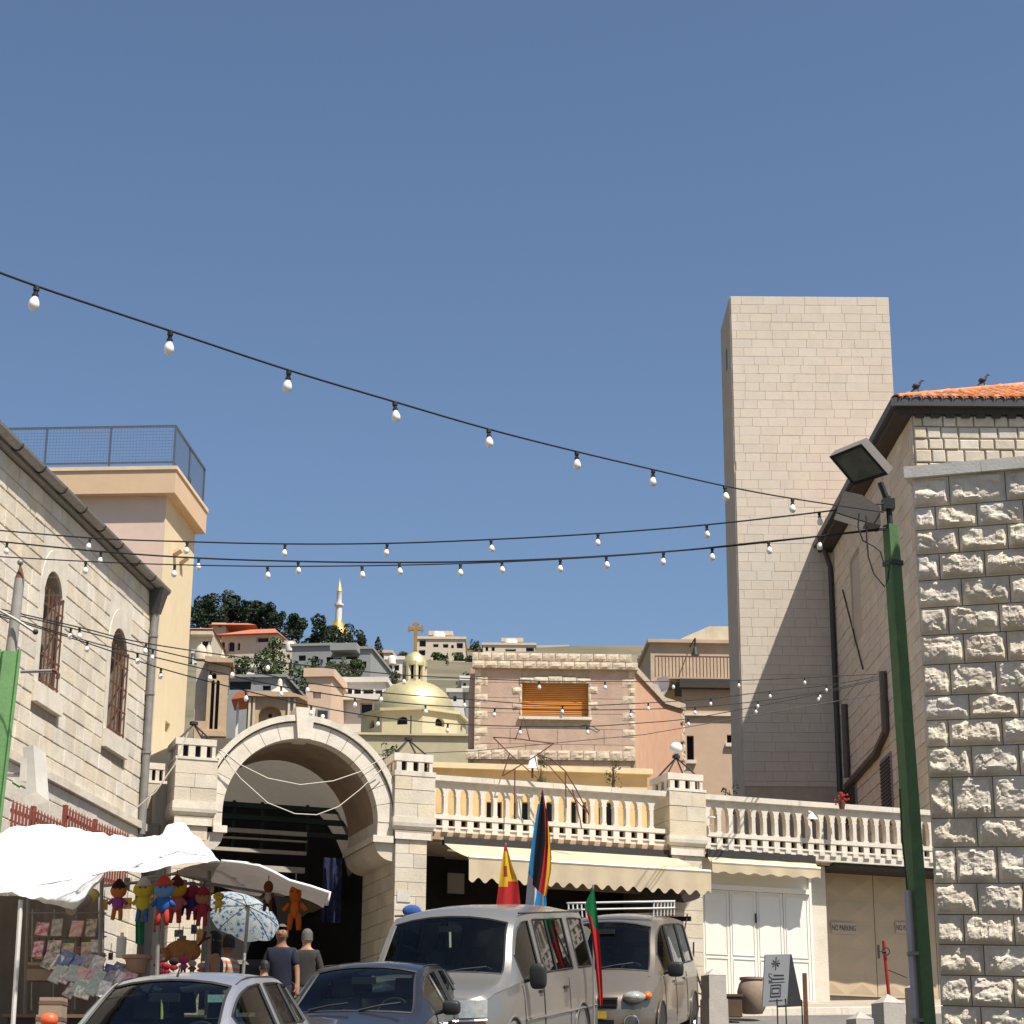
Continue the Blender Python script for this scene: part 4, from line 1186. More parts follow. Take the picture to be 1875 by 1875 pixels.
# window surround, lintel stones, shutter
k = 5
for i in range(k):
    a = wq[0] - 0.06 + (wq[1] - wq[0] + .12) * i / k; b = wq[0] - .06 + (wq[1] - wq[0] + .12) * (i + 1) / k
    rough(a + .005, b - .005, wq[3] - 0.0, wq[3] + 0.10 + 0.05 * (1 - abs(i - 2) / 2.5), 0.05, ph, seed=i + 60, name='lintel_stone')
for i, (y0, y1) in enumerate(((1251, 1258), (1258, 1270), (1270, 1286), (1286, 1298), (1298, 1313))):
    w = 0.22 if i in (1, 3) else 0.06
    rough(wq[0] - w, wq[0] - .004, PH.h(900, y1) + .004, PH.h(900, y0) - .004, 0.03, ph, seed=i + 70, name='jamb_stone')
    rough(wq[1] + .004, wq[1] + w, PH.h(1100, y1) + .004, PH.h(1100, y0) - .004, 0.03, ph, seed=i + 80, name='jamb_stone')
m = MB(PH); m.box(wq[0] - .08, wq[1] + .08, -0.1, .09, wq[2] - .07, wq[2]); m.build('sill', M_white_stone, ph)
M_shut = mat('orange_roller_shutter', (0.62, 0.27, 0.06), 0.5, 0.06, 3, 0)
ns = 18
m = MB(PH); m.box(wq[0], wq[1], -0.17, -0.15, wq[2], wq[3]); SH = m.build('roller_shutter', M_shut, ph)
for i in range(ns):
    a = wq[2] + (wq[3] - wq[2]) * i / ns; b = wq[2] + (wq[3] - wq[2]) * (i + 1) / ns
    m = MB(PH); m.add([(wq[0], -.149, a), (wq[1], -.149, a), (wq[1], -.12, a + (b - a) * .3), (wq[0], -.12, a + (b - a) * .3), (wq[1], -.12, b - (b - a) * .25), (wq[0], -.12, b - (b - a) * .25), (wq[1], -.149, b), (wq[0], -.149, b)], [(0, 1, 2, 3), (3, 2, 4, 5), (5, 4, 6, 7)])
    m.build('slat', M_shut, SH, recalc=False)
# lower band of rough stones and grey ledge pipe
for i in range(13):
    a = -0.2 + (pW + .2) * i / 13; b = -.2 + (pW + .2) * (i + 1) / 13
    rough(a + .005, b - .005, PH.h(1000, 1392), PH.h(1000, 1375), 0.07, ph, seed=i + 200, name='plinth_block')
# right flank
PHS = Frame(PH(pW, 0, 0), 15.0)
fl = PHS.s(1252, 1330)
M_pinkw = mat('salmon_plaster', (0.60, 0.36, 0.24), 0.9, 0.08, 3, 0.2, 30, stain=0.2, stain_c=(0.42, 0.26, 0.18))
hk = PHS.h(1180, 1240)
m = MB(PHS); m.prism([(0, pb - 1), (fl, pb - 1), (fl, PHS.h(1252, 1290)), (fl * 0.55, hk), (0, hk)], -2.5, -0.0); m.build('flank_wall', M_pinkw, ph)
for i in range(9):
    a = fl * i / 9; b = fl * (i + 1) / 9
    hA = hk if a < fl * .55 else hk + (PHS.h(1252, 1290) - hk) * (a - fl * .55) / (fl * .45)
    hB = hk if b < fl * .55 else hk + (PHS.h(1252, 1290) - hk) * (b - fl * .55) / (fl * .45)
    m = MB(PHS); m.add([(a, .06, hA - .16), (b, .06, hB - .16), (b, .06, hB), (a, .06, hA), (a, -.2, hA - .16), (b, -.2, hB - .16), (b, -.2, hB), (a, -.2, hA)], [(0, 1, 2, 3), (3, 2, 6, 7), (0, 4, 5, 1), (0, 3, 7, 4), (1, 5, 6, 2)])
    m.build('coping_stone', M_quoin, ph)
for i in range(9):
    yy = 1292 + i * 17
    rough(fl - (.5 if i % 2 else .28), fl, PHS.h(1250, yy + 16, .03), PHS.h(1250, yy, .03), 0.03, ph, seed=i + 300, fr=PHS)
m = MB(PH); m.box(-0.1, pW, -3, -0.2, pb - 1, pt); m.build('house_mass', M_pinks, ph)
# satellite dish
dc = PHS(fl * 0.62, -0.1, hk + 0.28)
dish = thing('satellite_dish', dc - Z * 0.5, 'grey satellite dish on the roof edge of the pink stone house', 'dish')
dirv = Vector((-0.75, -0.55, 0.35)).normalized()
m = MB(); q = dirv.to_track_quat('Z', 'Y')
vs = []; n = 18
m.v = [dc + q @ Vector((r * math.cos(2 * PI * i / n), r * math.sin(2 * PI * i / n), r * r * 0.7)) for r in (0.02, .15, .28, .36) for i in range(n)]
m.f = [(j * n + i, j * n + (i + 1) % n, (j + 1) * n + (i + 1) % n, (j + 1) * n + i) for j in range(3) for i in range(n)]
m.build('reflector', mat('pale_dish', (0.55, 0.56, 0.56), 0.45), dish, smooth=True, recalc=False)
m = MB(); m.tube([dc - Z * 0.5, dc - Z * 0.1, dc], .025, 6); m.build('mast', M_grey_metal, dish)
m = MB(); m.tube([dc + q @ Vector((0.3, 0, .08)), dc + q @ Vector((0.05, 0, .42))], .012, 5); m.build('feed_arm', M_grey_metal, dish)

# ---- low yellow wall between terrace and pink house
YW = Frame(at_y(797, 1398, 41.5), 82.0)
yw = thing('yellow_low_house', YW(2, -1, gz(41.5) - YW.O.z), 'low yellow plaster house with cream cornice just behind the balustrade', 'house')
y1_ = YW.s(1185, 1418)
yb0 = YW.h(800, 1500) - 1.5
M_yw = mat('ochre_plaster', (0.62, 0.44, 0.21), 0.9, 0.1, 3, 0.2, 40, stain=0.3, stain_c=(0.4, 0.3, 0.15))
hol = []
for px in (905, 955, 1005, 1060, 1110):
    a, h_ = YW.pix(px - 14, 1468); b, _ = YW.pix(px + 14, 1468); hol.append((a, b, YW.h(px, 1520), YW.h(px, 1468)))
m = MB(YW); wall_holes(m, -1.2, y1_, yb0, YW.h(900, 1408), hol, .2); m.build('wall', M_yw, yw, recalc=False)
for q_ in hol:
    f_ = pane_mesh(YW, q_, .19).build('window_pane', M_pane, yw, recalc=False)
m = MB(YW); m.prism([(-1.2, YW.h(800, 1407)), (y1_ + .1, YW.h(800, 1407)), (y1_ + .1, YW.h(800, 1397)), (-1.2, YW.h(800, 1397))], -0.3, 0.12); m.build('cornice', mat('cream_cornice', (0.66, 0.54, 0.33), 0.9, 0.1), yw)
m = MB(YW); m.box(-1.2, y1_, -2.5, -0.31, yb0, YW.h(800, 1404)); m.build('roof_mass', M_yw, yw)
# ================================================================== foliage
M_leafs = []
def leaf_mat(name, c):
    m = mat(name, c, 0.7, 0.35, 1.5, 0, spec=0.2)
    return m
M_pine = leaf_mat('pine_needles', (0.03, 0.05, 0.027))
M_cyp = leaf_mat('cypress_green', (0.03, 0.045, 0.025))
M_bush = leaf_mat('bush_leaves', (0.05, 0.085, 0.025))
M_olive = leaf_mat('grey_green_leaves', (0.085, 0.105, 0.055))
M_bark = mat('bark', (0.09, 0.065, 0.045), 0.95, 0.3, 8, 0.4, 20)
def tree(name, label, px, py_base, w_px, h_px, D, mt, shape='round', n=900, seed=0, group=None, cat='tree', trunk=0.22):
    rg = random.Random(seed + int(px))
    b = at_y(px, py_base, D)
    g = gz(D)
    sc = D / 3874.0 * 1.03
    W, H = w_px * sc, h_px * sc
    base = Vector((b.x, D, min(b.z, g) if b.z - g < 2.5 else b.z - 0.5))
    H += b.z - base.z
    T = thing(name, base, label, cat, group)
    m = MB()
    m.tube([base - Z * 0.2, base + Vector((0.04 * W, 0, H * .35)), base + Vector((0, 0, H * 0.8))], max(.05, W * 0.045), 6, r2=W * 0.012)
    for i in range(4):
        a = rg.uniform(0, 2 * PI); h0 = H * rg.uniform(.3, .6)
        m.tube([base + Z * h0, base + Vector((math.cos(a) * W * .25, math.sin(a) * W * .25, h0 + H * .15))], W * .018, 5, r2=W * .008)
    m.build('trunk', M_bark, T)
    m = MB()
    lobes = []
    if shape == 'cone':
        for i in range(16):
            t = i / 15; lobes.append((rg.uniform(-.12, .12) * W * (1 - t), rg.uniform(-.12, .12) * W * (1 - t), H * (trunk + (1 - trunk) * t * .95), W * (0.42 * (1 - t) ** .7 + .05), H * .09))
    else:
        for i in range(13):
            a = rg.uniform(0, 2 * PI); rr_ = W * 0.32 * math.sqrt(rg.random()); t = rg.uniform(0, 1)
            lobes.append((rr_ * math.cos(a) * 1.15, rr_ * math.sin(a), H * (trunk + .08 + (.86 - trunk) * t), W * rg.uniform(.16, .30) * (1.15 - .35 * t), H * rg.uniform(.1, .17)))
    ls = max(0.10, W * 0.05) if n > 500 else W * 0.07
    for i in range(n):
        lx, ly, lz, lr, lh = rg.choice(lobes)
        while True:
            v = Vector((rg.uniform(-1, 1), rg.uniform(-1, 1), rg.uniform(-1, 1)))
            if 0.25 < v.length < 1: break
        v = v.normalized() * (v.length ** .4)
        c = base + Vector((lx + v.x * lr, ly + v.y * lr, lz + v.z * lh))
        q = Vector((rg.gauss(0, 1), rg.gauss(0, 1), rg.gauss(0, 1))).normalized(); u = q.orthogonal().normalized(); w = q.cross(u)
        s = ls * rg.uniform(.6, 1.3)
        m.v += [c - u * s, c + w * s * .7, c + u * s, c - w * s * .7]; k = len(m.v); m.f.append((k - 4, k - 3, k - 2, k - 1))
    m.build('crown', mt, T, recalc=False)
    return T
gp_ = 'dark pines along the hilltop'
pines = [(358, 1165, 50, 70, 300), (378, 1162, 60, 80, 296), (402, 1162, 66, 84, 300), (430, 1162, 66, 76, 302), (456, 1165, 66, 68, 298), (482, 1168, 60, 62, 296), (506, 1172, 44, 54, 294), (545, 1188, 54, 64, 285), (588, 1188, 60, 66, 288), (612, 1192, 44, 48, 280), (642, 1192, 44, 50, 276), (660, 1196, 30, 34, 274)]
for i, (x, y, w, h, D) in enumerate(pines):
    tree('pine_tree', 'dark green pine crowding the hilltop beside the mosque and red-roofed villa', x, y, w, h, D, M_pine, 'round', 1900, i, gp_, trunk=0.12)
tree('pine_tree', 'slim dark pine spire rising above the hilltop pines', 409, 1150, 18, 66, 297, M_pine, 'cone', 500, 3)
tree('cypress_tree', 'dark cypress beside the grey concrete house', 691, 1216, 34, 52, 200, M_cyp, 'cone', 800, 4, trunk=.05)
tree('cypress_tree', 'narrow dark cypress below the beige apartment block', 818, 1246, 14, 55, 190, M_cyp, 'cone', 500, 5, trunk=.05)
for i, (x, y, w, h) in enumerate([(800, 1225, 40, 34), (838, 1228, 36, 34), (856, 1240, 30, 40), (705, 1226, 30, 20)]):
    tree('garden_tree', 'rounded green garden tree in front of the beige apartment block', x, y, w, h, 205, M_bush, 'round', 500, i + 20, 'garden trees on the slope', trunk=.08)
for i, (x, y, w, h, D) in enumerate([(442, 1245, 60, 48, 140), (486, 1252, 70, 60, 138), (530, 1262, 70, 66, 132), (500, 1215, 44, 48, 150), (560, 1250, 60, 42, 130), (606, 1240, 50, 38, 142), (645, 1236, 46, 30, 144)]):
    tree('leafy_tree', 'green leafy tree growing between the villa and the grey concrete house', x, y, w, h, D, M_bush if i != 5 else M_olive, 'round', 800, i + 40, 'leafy trees below the villa', trunk=.05)
tree('roof_tree', 'dark leafy tree beside the bell house roof', 1186, 1245, 40, 42, 75, M_pine, 'round', 500, 77, trunk=.1)
tree('terrace_shrub', 'dark potted shrub on the terrace at the foot of the tower', 1336, 1462, 36, 32, 40.5, M_cyp, 'round', 400, 78, cat='shrub', trunk=.05)
tree('wall_plant', 'small green plant growing by the gateway pillar', 715, 1385, 34, 28, 38, M_bush, 'round', 350, 79, cat='plant', trunk=.05)
tree('roof_plant', 'small green plant behind the balustrade under the wire star', 990, 1404, 28, 22, 41.3, M_bush, 'round', 300, 80, cat='plant', trunk=.05)
tree('roof_plant', 'green sprig sprouting from the grey ledge pipe', 1122, 1402, 30, 22, 41.2, M_bush, 'round', 160, 81, cat='plant', trunk=.05)

# ================================================================== houses on the hill
M_bw = mat('hill_cream_wall', (0.56, 0.47, 0.36), 0.9, 0.08, 1, 0, rand=.05)
M_bwhite = mat('hill_white_wall', (0.66, 0.62, 0.55), 0.9, 0.06, 1, 0)
M_bpeach = mat('hill_peach_wall', (0.62, 0.44, 0.31), 0.9, 0.06, 1, 0)
M_bgrey = mat('hill_concrete', (0.27, 0.275, 0.27), 0.9, 0.1, .6, 0)
M_bbrown = mat('hill_stone_brown', (0.40, 0.30, 0.20), 0.9, 0.12, 1, .2, 8)
M_red = mat('hill_red_tiles', (0.42, 0.14, 0.08), 0.9, 0.15, 2, .3, 5)
M_frame = mat('white_window_frame', (0.7, 0.68, 0.64), .6)
def house(name, label, x0, y0, x1, y1, D, mt, wins=(), az=90, deep=8, parapet=0.35, group=None, roof=None, slabs=(), arch=False, pane=M_pane, frames=True):
    fr = Frame(at_y((x0 + x1) / 2, y1, D), az)
    a, b = fr.s(x0, (y0 + y1) / 2), fr.s(x1, (y0 + y1) / 2)
    h0, h1 = fr.h(x0, y1), fr.h(x0, y0)
    bz = min(h0, gz(D) - fr.O.z) - 3
    H = thing(name, fr((a + b) / 2, -deep / 2, bz), label, 'house', group)
    hs = []
    for w in wins:
        hs.append((fr.s(w[0], w[1]), fr.s(w[2], w[1]), fr.h((w[0] + w[2]) / 2, w[3]), fr.h((w[0] + w[2]) / 2, w[1])) + ((True,) if (len(w) > 4 or arch) else ()))
    hs = [q for q in hs if q[0] > a and q[1] < b and q[3] < h1 and q[2] > bz]
    m = MB(fr); t = 0.3
    wall_holes(m, a, b, bz, h1, hs, t)
    m.add([(a, 0, bz), (a, -deep, bz), (a, -deep, h1), (a, 0, h1), (b, 0, bz), (b, -deep, bz), (b, -deep, h1), (b, 0, h1)], [(0, 3, 2, 1), (4, 5, 6, 7), (1, 2, 6, 5), (3, 7, 6, 2)])
    m.build('wall', mt, H, recalc=False)
    for q in hs:
        f = MB(fr)
        e = 0.06 * (q[1] - q[0])
        f.box(q[0], q[1], -t - .02, -t + .06, q[2] - .0, q[2] + e); f.box(q[0], q[1], -t - .02, -t + .06, q[3] - e, q[3]); f.box(q[0], q[0] + e, -t - .02, -t + .06, q[2] + e, q[3] - e); f.box(q[1] - e, q[1], -t - .02, -t + .06, q[2] + e, q[3] - e)
        wd = f.build('window', M_frame if frames else M_iron, H)
        m = MB(fr); m.box(q[0], q[1], -t - .04, -t - .005, q[2], q[3]); m.build('pane', pane, wd)
    if parapet:
        m = MB(fr); m.box(a - .15, b + .15, -deep - .15, .15, h1, h1 + parapet); m.build('roof_slab', mt, H)
    for (xa, ya, xb, yb, o) in slabs:
        m = MB(fr); m.box(fr.s(xa, ya), fr.s(xb, ya), 0.001, o, fr.h(xa, yb), fr.h(xa, ya)); m.build('balcony', mt, H)
    if roof:
        rx0, rx1, ry, rise = roof
        m = MB(fr); ra, rb = fr.s(rx0, ry), fr.s(rx1, ry); rh = fr.h(rx0, ry); c = (ra + rb) / 2; ri = rise
        m.add([(ra, .6, rh), (rb, .6, rh), (rb, -deep - .6, rh), (ra, -deep - .6, rh), (ra + (rb - ra) * .3, -deep / 2, rh + ri), (rb - (rb - ra) * .3, -deep / 2, rh + ri)], [(0, 1, 5, 4), (1, 2, 5), (2, 3, 4, 5), (3, 0, 4), (0, 3, 2, 1)])
        m.build('roof', M_red, H)
    return H, fr
# villa with red roofs
house('villa', 'cream villa with red hipped roof and three arched bay windows on the hill', 404, 1162, 508, 1212, 190, M_bw, [(406, 1175, 412, 1193, 1), (418, 1175, 430, 1193, 1), (435, 1177, 440, 1191, 1), (470, 1166, 492, 1176)], az=100, deep=9, parapet=0, roof=(398, 512, 1165, 1.7))
house('villa_annex', 'cream upper storey with red roof behind the villa bay windows', 386, 1140, 412, 1212, 196, M_bw, [(400, 1143, 406, 1148)], deep=8, parapet=0, roof=(382, 470, 1146, 1.3))
house('hill_house', 'cream house with red roof just right of the yellow plastered wall', 340, 1150, 388, 1215, 182, M_bw, [(368, 1172, 386, 1190)], deep=8, parapet=0, roof=(335, 392, 1154, 1.2), slabs=[(352, 1160, 392, 1166, 1.0)])
# grey concrete house
house('concrete_house', 'unfinished grey concrete house with open dark windows and long balcony', 534, 1184, 612, 1234, 150, M_bgrey, [(547, 1200, 560, 1210), (576, 1202, 583, 1212), (598, 1203, 610, 1214)], az=97, deep=10, parapet=.2, frames=False)
house('concrete_wing', 'grey concrete wing with deep balcony beside the cypress', 612, 1190, 679, 1232, 149, M_bgrey, [(621, 1202, 654, 1218), (658, 1211, 671, 1223)], az=97, deep=9, parapet=.2, slabs=[(612, 1186, 660, 1199, 1.5), (612, 1216, 658, 1224, 1.5)], frames=False)
house('flat_roof_house', 'grey flat-roofed house with one wide dark window above the gothic gable', 418, 1241, 462, 1300, 112, M_bgrey, [(420, 1247, 460, 1263)], az=95, deep=7, parapet=.15, frames=False)
house('flat_roof_annex', 'low grey annex with small dark window left of the peach house', 462, 1241, 520, 1300, 112, M_bgrey, [(481, 1255, 496, 1264)], az=95, deep=7, parapet=.15, frames=False)
house('peach_house', 'narrow peach house with white roof band and one white window', 560, 1240, 606, 1310, 112, M_bpeach, [(573, 1267, 588, 1279)], az=96, deep=8, parapet=.5, pane=M_bwhite)
house('white_house', 'white house with long bands of windows left of the gold dome', 628, 1250, 705, 1330, 116, M_bwhite, [(634, 1260, 645, 1271), (648, 1260, 661, 1271), (664, 1260, 684, 1273), (687, 1262, 700, 1273), (660, 1287, 682, 1308), (686, 1288, 700, 1306)], az=94, deep=9, parapet=.3, slabs=[(630, 1274, 700, 1284, .5)])
house('white_house_wing', 'shaded wing with railed window joining the white house left of the gold dome', 606, 1252, 628, 1330, 118, M_bw, [(623 - 14, 1258, 623, 1272), (621 - 12, 1288, 624, 1308)], az=118, deep=6, parapet=.3)
house('arched_house', 'small white house with open arches behind the golden lantern', 706, 1208, 738, 1240, 168, M_bwhite, [(709, 1217, 718, 1228), (722, 1217, 731, 1228)], deep=6, parapet=.3, arch=False)
house('stone_hut', 'brown stone hillside wall between the arched house and the concrete wing', 682, 1214, 706, 1262, 165, M_bbrown, [], deep=6, parapet=0)
# beige apartment blocks
w_ = [(793, 1179, 803, 1185), (811, 1179, 821, 1186), (767, 1190, 779, 1200), (836, 1194, 847, 1206), (768, 1171, 780, 1184), (836, 1177, 848, 1187), (826, 1181, 831, 1187)]
house('apartment_block', 'beige apartment block with stepped roof and dark balconies on the skyline', 763, 1170, 851, 1225, 235, M_bw, w_, deep=12, parapet=.3)
house('apartment_penthouse', 'beige roof storey with crenellated edge on the skyline apartment block', 787, 1163, 827, 1170, 236, M_bw, [], deep=9, parapet=.5)
house('apartment_block', 'beige terraced apartment block peeping over the pink stone house', 884, 1181, 980, 1230, 255, M_bw, [(889, 1184, 894, 1192), (900, 1184, 906, 1192), (925, 1188, 945, 1193), (963, 1185, 978, 1193)], deep=12, parapet=.3)
house('apartment_penthouse', 'beige upper storey with water tanks behind the pink stone house', 920, 1175, 956, 1182, 256, M_bw, [], deep=9, parapet=.5)
house('skyline_house', 'low cream house on the skyline behind the right end of the pink house', 1050, 1191, 1095, 1240, 280, M_bw, [(1062, 1193, 1070, 1197)], deep=10, parapet=.3)
house('slope_house', 'small white house with grey shed roof beside the gold dome', 822, 1268, 864, 1340, 105, M_bwhite, [(830, 1274, 836, 1284), (836, 1313, 850, 1325)], deep=6, parapet=.2)
house('slope_house', 'dark weathered house at the left edge of the pink stone house', 852, 1268, 872, 1340, 98, M_bgrey, [], deep=6, parapet=.2)
# stone terraces under the garden
T_ = Frame(at_y(800, 1250, 185), 90)
for (yt_, yb_2, DD_, lab_) in ((1238, 1262, 186, 'brown stone garden terrace wall under the beige apartment block'), (1252, 1285, 160, 'lower brown terrace wall above the white shed-roofed house'), (1222, 1240, 212, 'upper brown terrace wall among the garden trees')):
    T_ = Frame(at_y(800, yb_2, DD_), 88)
    tt_ = MB(T_); tt_.box(T_.s(700, yb_2), T_.s(875, yb_2), -1.5, 0, -4, T_.h(800, yt_)); TT_ = tag(tt_.build('terrace_wall', M_bbrown, origin=T_(0, 0, -4)), lab_, 'wall')
    tt_ = MB(T_); tt_.box(T_.s(700, yb_2), T_.s(875, yb_2), -1.6, .12, T_.h(800, yt_), T_.h(800, yt_) + .35); tt_.build('coping', M_bw, TT_)
# roof tanks and small dishes
for (x, y, D, r) in ((800, 1156, 236, .55), (808, 1157, 236, .5), (932, 1170, 256, .6), (940, 1170, 256, .55), (532, 1175, 152, .35), (718, 1200, 168, .35)):
    p = at_y(x, y, D); m = MB(); m.lathe(p - Z * r * 2.2, [(r, 0), (r, r * 1.6), (r * .6, r * 2.1), (0.05, r * 2.2)], 12)
    tag(m.build('water_tank', M_bwhite, smooth=40), 'small white cylindrical water tank on a hillside roof', 'tank', 'water tanks on the hill roofs')

# ---- mosque
M_gold = mat('gold_leaf_dome', (0.75, 0.38, 0.09), 0.35, 0.1, 2, 0, metal=0.6)
M_marb = mat('pale_minaret_stone', (0.66, 0.60, 0.55), 0.8, 0.08, 2, 0)
D = 310
mq = at_y(618, 1190, D); k = D / 3874.0 * 1.03
mos = thing('mosque', mq, 'mosque with slender pale minaret and copper gold dome on the hilltop', 'mosque')
def zz_(py): return at_y(618, py, D).z - mq.z
m = MB(); m.lathe(mq, [(22 * k, zz_(1190)), (22 * k, zz_(1164)), (23 * k, zz_(1162))], 20); m.build('drum', M_marb, mos)
m = MB(); m.lathe(mq, [(24 * k, zz_(1163)), (21 * k, zz_(1156)), (14 * k, zz_(1147)), (9 * k, zz_(1140)), (7 * k, zz_(1135))], 24); m.build('dome', M_gold, mos, smooth=60)
m = MB(); m.lathe(mq, [(6.5 * k, zz_(1137)), (6 * k, zz_(1112)), (6 * k, zz_(1111))], 14); m.build('lower_shaft', M_marb, mos, smooth=60)
m = MB(); m.lathe(mq, [(6.2 * k, zz_(1112)), (9 * k, zz_(1109)), (9 * k, zz_(1106)), (5 * k, zz_(1105.5))], 14); m.build('balcony', M_marb, mos)
m = MB(); m.lathe(mq, [(5 * k, zz_(1106)), (5 * k, zz_(1084)), (5.6 * k, zz_(1083))], 14); m.build('upper_shaft', M_marb, mos, smooth=60)
m = MB(); m.lathe(mq, [(5.6 * k, zz_(1083.5)), (3 * k, zz_(1072)), (0.6 * k, zz_(1063)), (0.1 * k, zz_(1058))], 14); m.build('spire', mat('pale_gold', (0.8, 0.62, 0.3), 0.4, .1, 2, 0, metal=.5), mos, smooth=60)
p = at_y(655, 1200, 300); m = MB(); m.lathe(p, [(11 * k, 0), (11 * k, 14 * k), (12 * k, 15 * k), (8 * k, 20 * k), (0.3 * k, 23 * k)], 12); tag(m.build('domed_turret', M_bw, smooth=50), 'small cream domed turret right of the mosque dome', 'turret')

# ---- gold-domed church
DD = 95.0; k = DD / 3874.0 * 1.03
dc0 = at_y(757, 1345, DD)
dch = thing('domed_church', dc0 - Z * 2, 'yellow church with brass-gold dome, open lantern and cross', 'church')
M_brass = mat('brass_sheet', (0.50, 0.44, 0.24), 0.5, 0.12, 3, 0.05, 8, metal=0.45)
M_ych = mat('yellow_church_plaster', (0.54, 0.47, 0.30), 0.9, 0.08, 2, 0)
def dz(py): return at_y(757, py, DD).z - dc0.z
r = 78 * k
m = MB(); prof = []
for i in range(12):
    t = i / 11 * (PI / 2) * .93; prof.append((r * math.cos(t) ** .92, dz(1311) + (dz(1249) - dz(1311)) * math.sin(t) / math.sin(PI / 2 * .93)))
m.lathe(dc0, prof, 16); m.build('dome', M_brass, dch, smooth=30)
oct_ = lambda rr_, a: dc0 + Vector((rr_ * math.cos(a), rr_ * math.sin(a), 0))
Ro = 100 * k
for i in range(8):
    a0 = 2 * PI * (i + .5) / 8 - PI / 8 + R(12); a1 = a0 + PI / 4
    p0, p1 = oct_(Ro, a0), oct_(Ro, a1)
    mid = (p0 + p1) / 2 - dc0
    if mid.y > 0.2: continue
    az_ = math.degrees(math.atan2(p1.x - p0.x, p1.y - p0.y))
    f = Frame(p0, az_); L = (p1 - p0).length
    m = MB(f)
    hq = (L / 2 - 9 * k * 1.1, L / 2 + 9 * k * 1.1, dz(1344), dz(1329), 0.8)
    wall_holes(m, 0, L, -5, dz(1319), [hq], .25); m.build('drum_wall', M_ych, dch, recalc=False)
    pane_mesh(f, hq, .24).build('lunette_pane', M_pane, dch, recalc=False)
    m = MB(f); m.box(-.05, L + .05, -.1, .16, dz(1319), dz(1314)); m.build('drum_cornice', M_ych, dch)
m = MB(); m.lathe(dc0, [(Ro * 1.0, dz(1314)), (r * 1.0, dz(1309))], 8, R(12) + PI / 8 - PI / 8, 2 * PI + R(12)); m.build('drum_roof', M_brass, dch, recalc=False)
lr = 19 * k
for i in range(8):
    a = 2 * PI * i / 8 + R(10); p = dc0 + Vector((lr * math.cos(a), lr * math.sin(a), 0))
    m = MB(); m.tube([p + Z * dz(1252), p + Z * dz(1214)], 5.2 * k, 6); m.build('lantern_column', M_ych, dch)
m = MB(); m.lathe(dc0, [(lr * 1.12, dz(1252)), (lr * 1.12, dz(1247))], 16); m.build('lantern_base', M_ych, dch)
m = MB(); m.lathe(dc0, [(lr * .6, dz(1250)), (lr * .6, dz(1214))], 10); m.build('lantern_core', M_dark, dch)
m = MB(); m.lathe(dc0, [(lr * 1.25, dz(1222)), (lr * 1.25, dz(1216)), (lr * 1.2, dz(1213)), (lr * .95, dz(1204)), (lr * .5, dz(1197)), (lr * .1, dz(1193)), (lr * .12, dz(1190)), (0.02, dz(1188))], 16); m.build('lantern_dome', M_brass, dch, smooth=50)
M_cross = mat('bronze_cross', (0.34, 0.22, 0.08), 0.5, 0.15, 3, 0, metal=0.4)
m = MB(); c_ = lambda x, z: (dc0.x + x * k, dc0.y, dc0.z + z)
cw = 3.2 * k; 
pc = dc0
m.box(pc.x - cw, pc.x + cw, pc.y - cw, pc.y + cw, pc.z + dz(1192), pc.z + dz(1140))
for x in (-1, 1):
    m.box(pc.x + (cw if x > 0 else -15 * k), pc.x + (15 * k if x > 0 else -cw), pc.y - cw, pc.y + cw, pc.z + dz(1154.5), pc.z + dz(1148.5))
    m.box(pc.x + (11 * k if x > 0 else -13.5 * k), pc.x + (13.5 * k if x > 0 else -11 * k), pc.y - cw, pc.y + cw, pc.z + dz(1157), pc.z + dz(1154.4)); m.box(pc.x + (11 * k if x > 0 else -13.5 * k), pc.x + (13.5 * k if x > 0 else -11 * k), pc.y - cw, pc.y + cw, pc.z + dz(1148.6), pc.z + dz(1146))
m.box(pc.x - 2 * cw, pc.x - cw * 1.001, pc.y - cw, pc.y + cw, pc.z + dz(1144.5), pc.z + dz(1141.5)); m.box(pc.x + cw * 1.001, pc.x + 2 * cw, pc.y - cw, pc.y + cw, pc.z + dz(1144.5), pc.z + dz(1141.5))
m.build('cross', M_cross, dch)
# plain yellow walls below the drum
f = Frame(at_y(757, 1395, 88.0), 88.0)
m = MB(f); a, b = f.s(648, 1370), f.s(905, 1370)
m.box(a, b, -12, 0, f.h(757, 1470), f.h(757, 1345)); m.build('nave_wall', mat('faded_yellow_plaster', (0.46, 0.40, 0.26), 0.9, 0.12, .8, 0.1, 10, stain=.3, stain_c=(0.3, 0.25, 0.15)), dch)
m = MB(f); m.box(a - .1, b + .1, -12, .12, f.h(757, 1347), f.h(757, 1343)); m.build('nave_coping', M_ych, dch)
m = MB(); q = f(f.s(752, 1345), .1, f.h(752, 1345)); m.tube([q, q + Z * (dz(1312) - dz(1345)) * .95], .03, 5); m.build('lightning_rod', M_iron, dch)

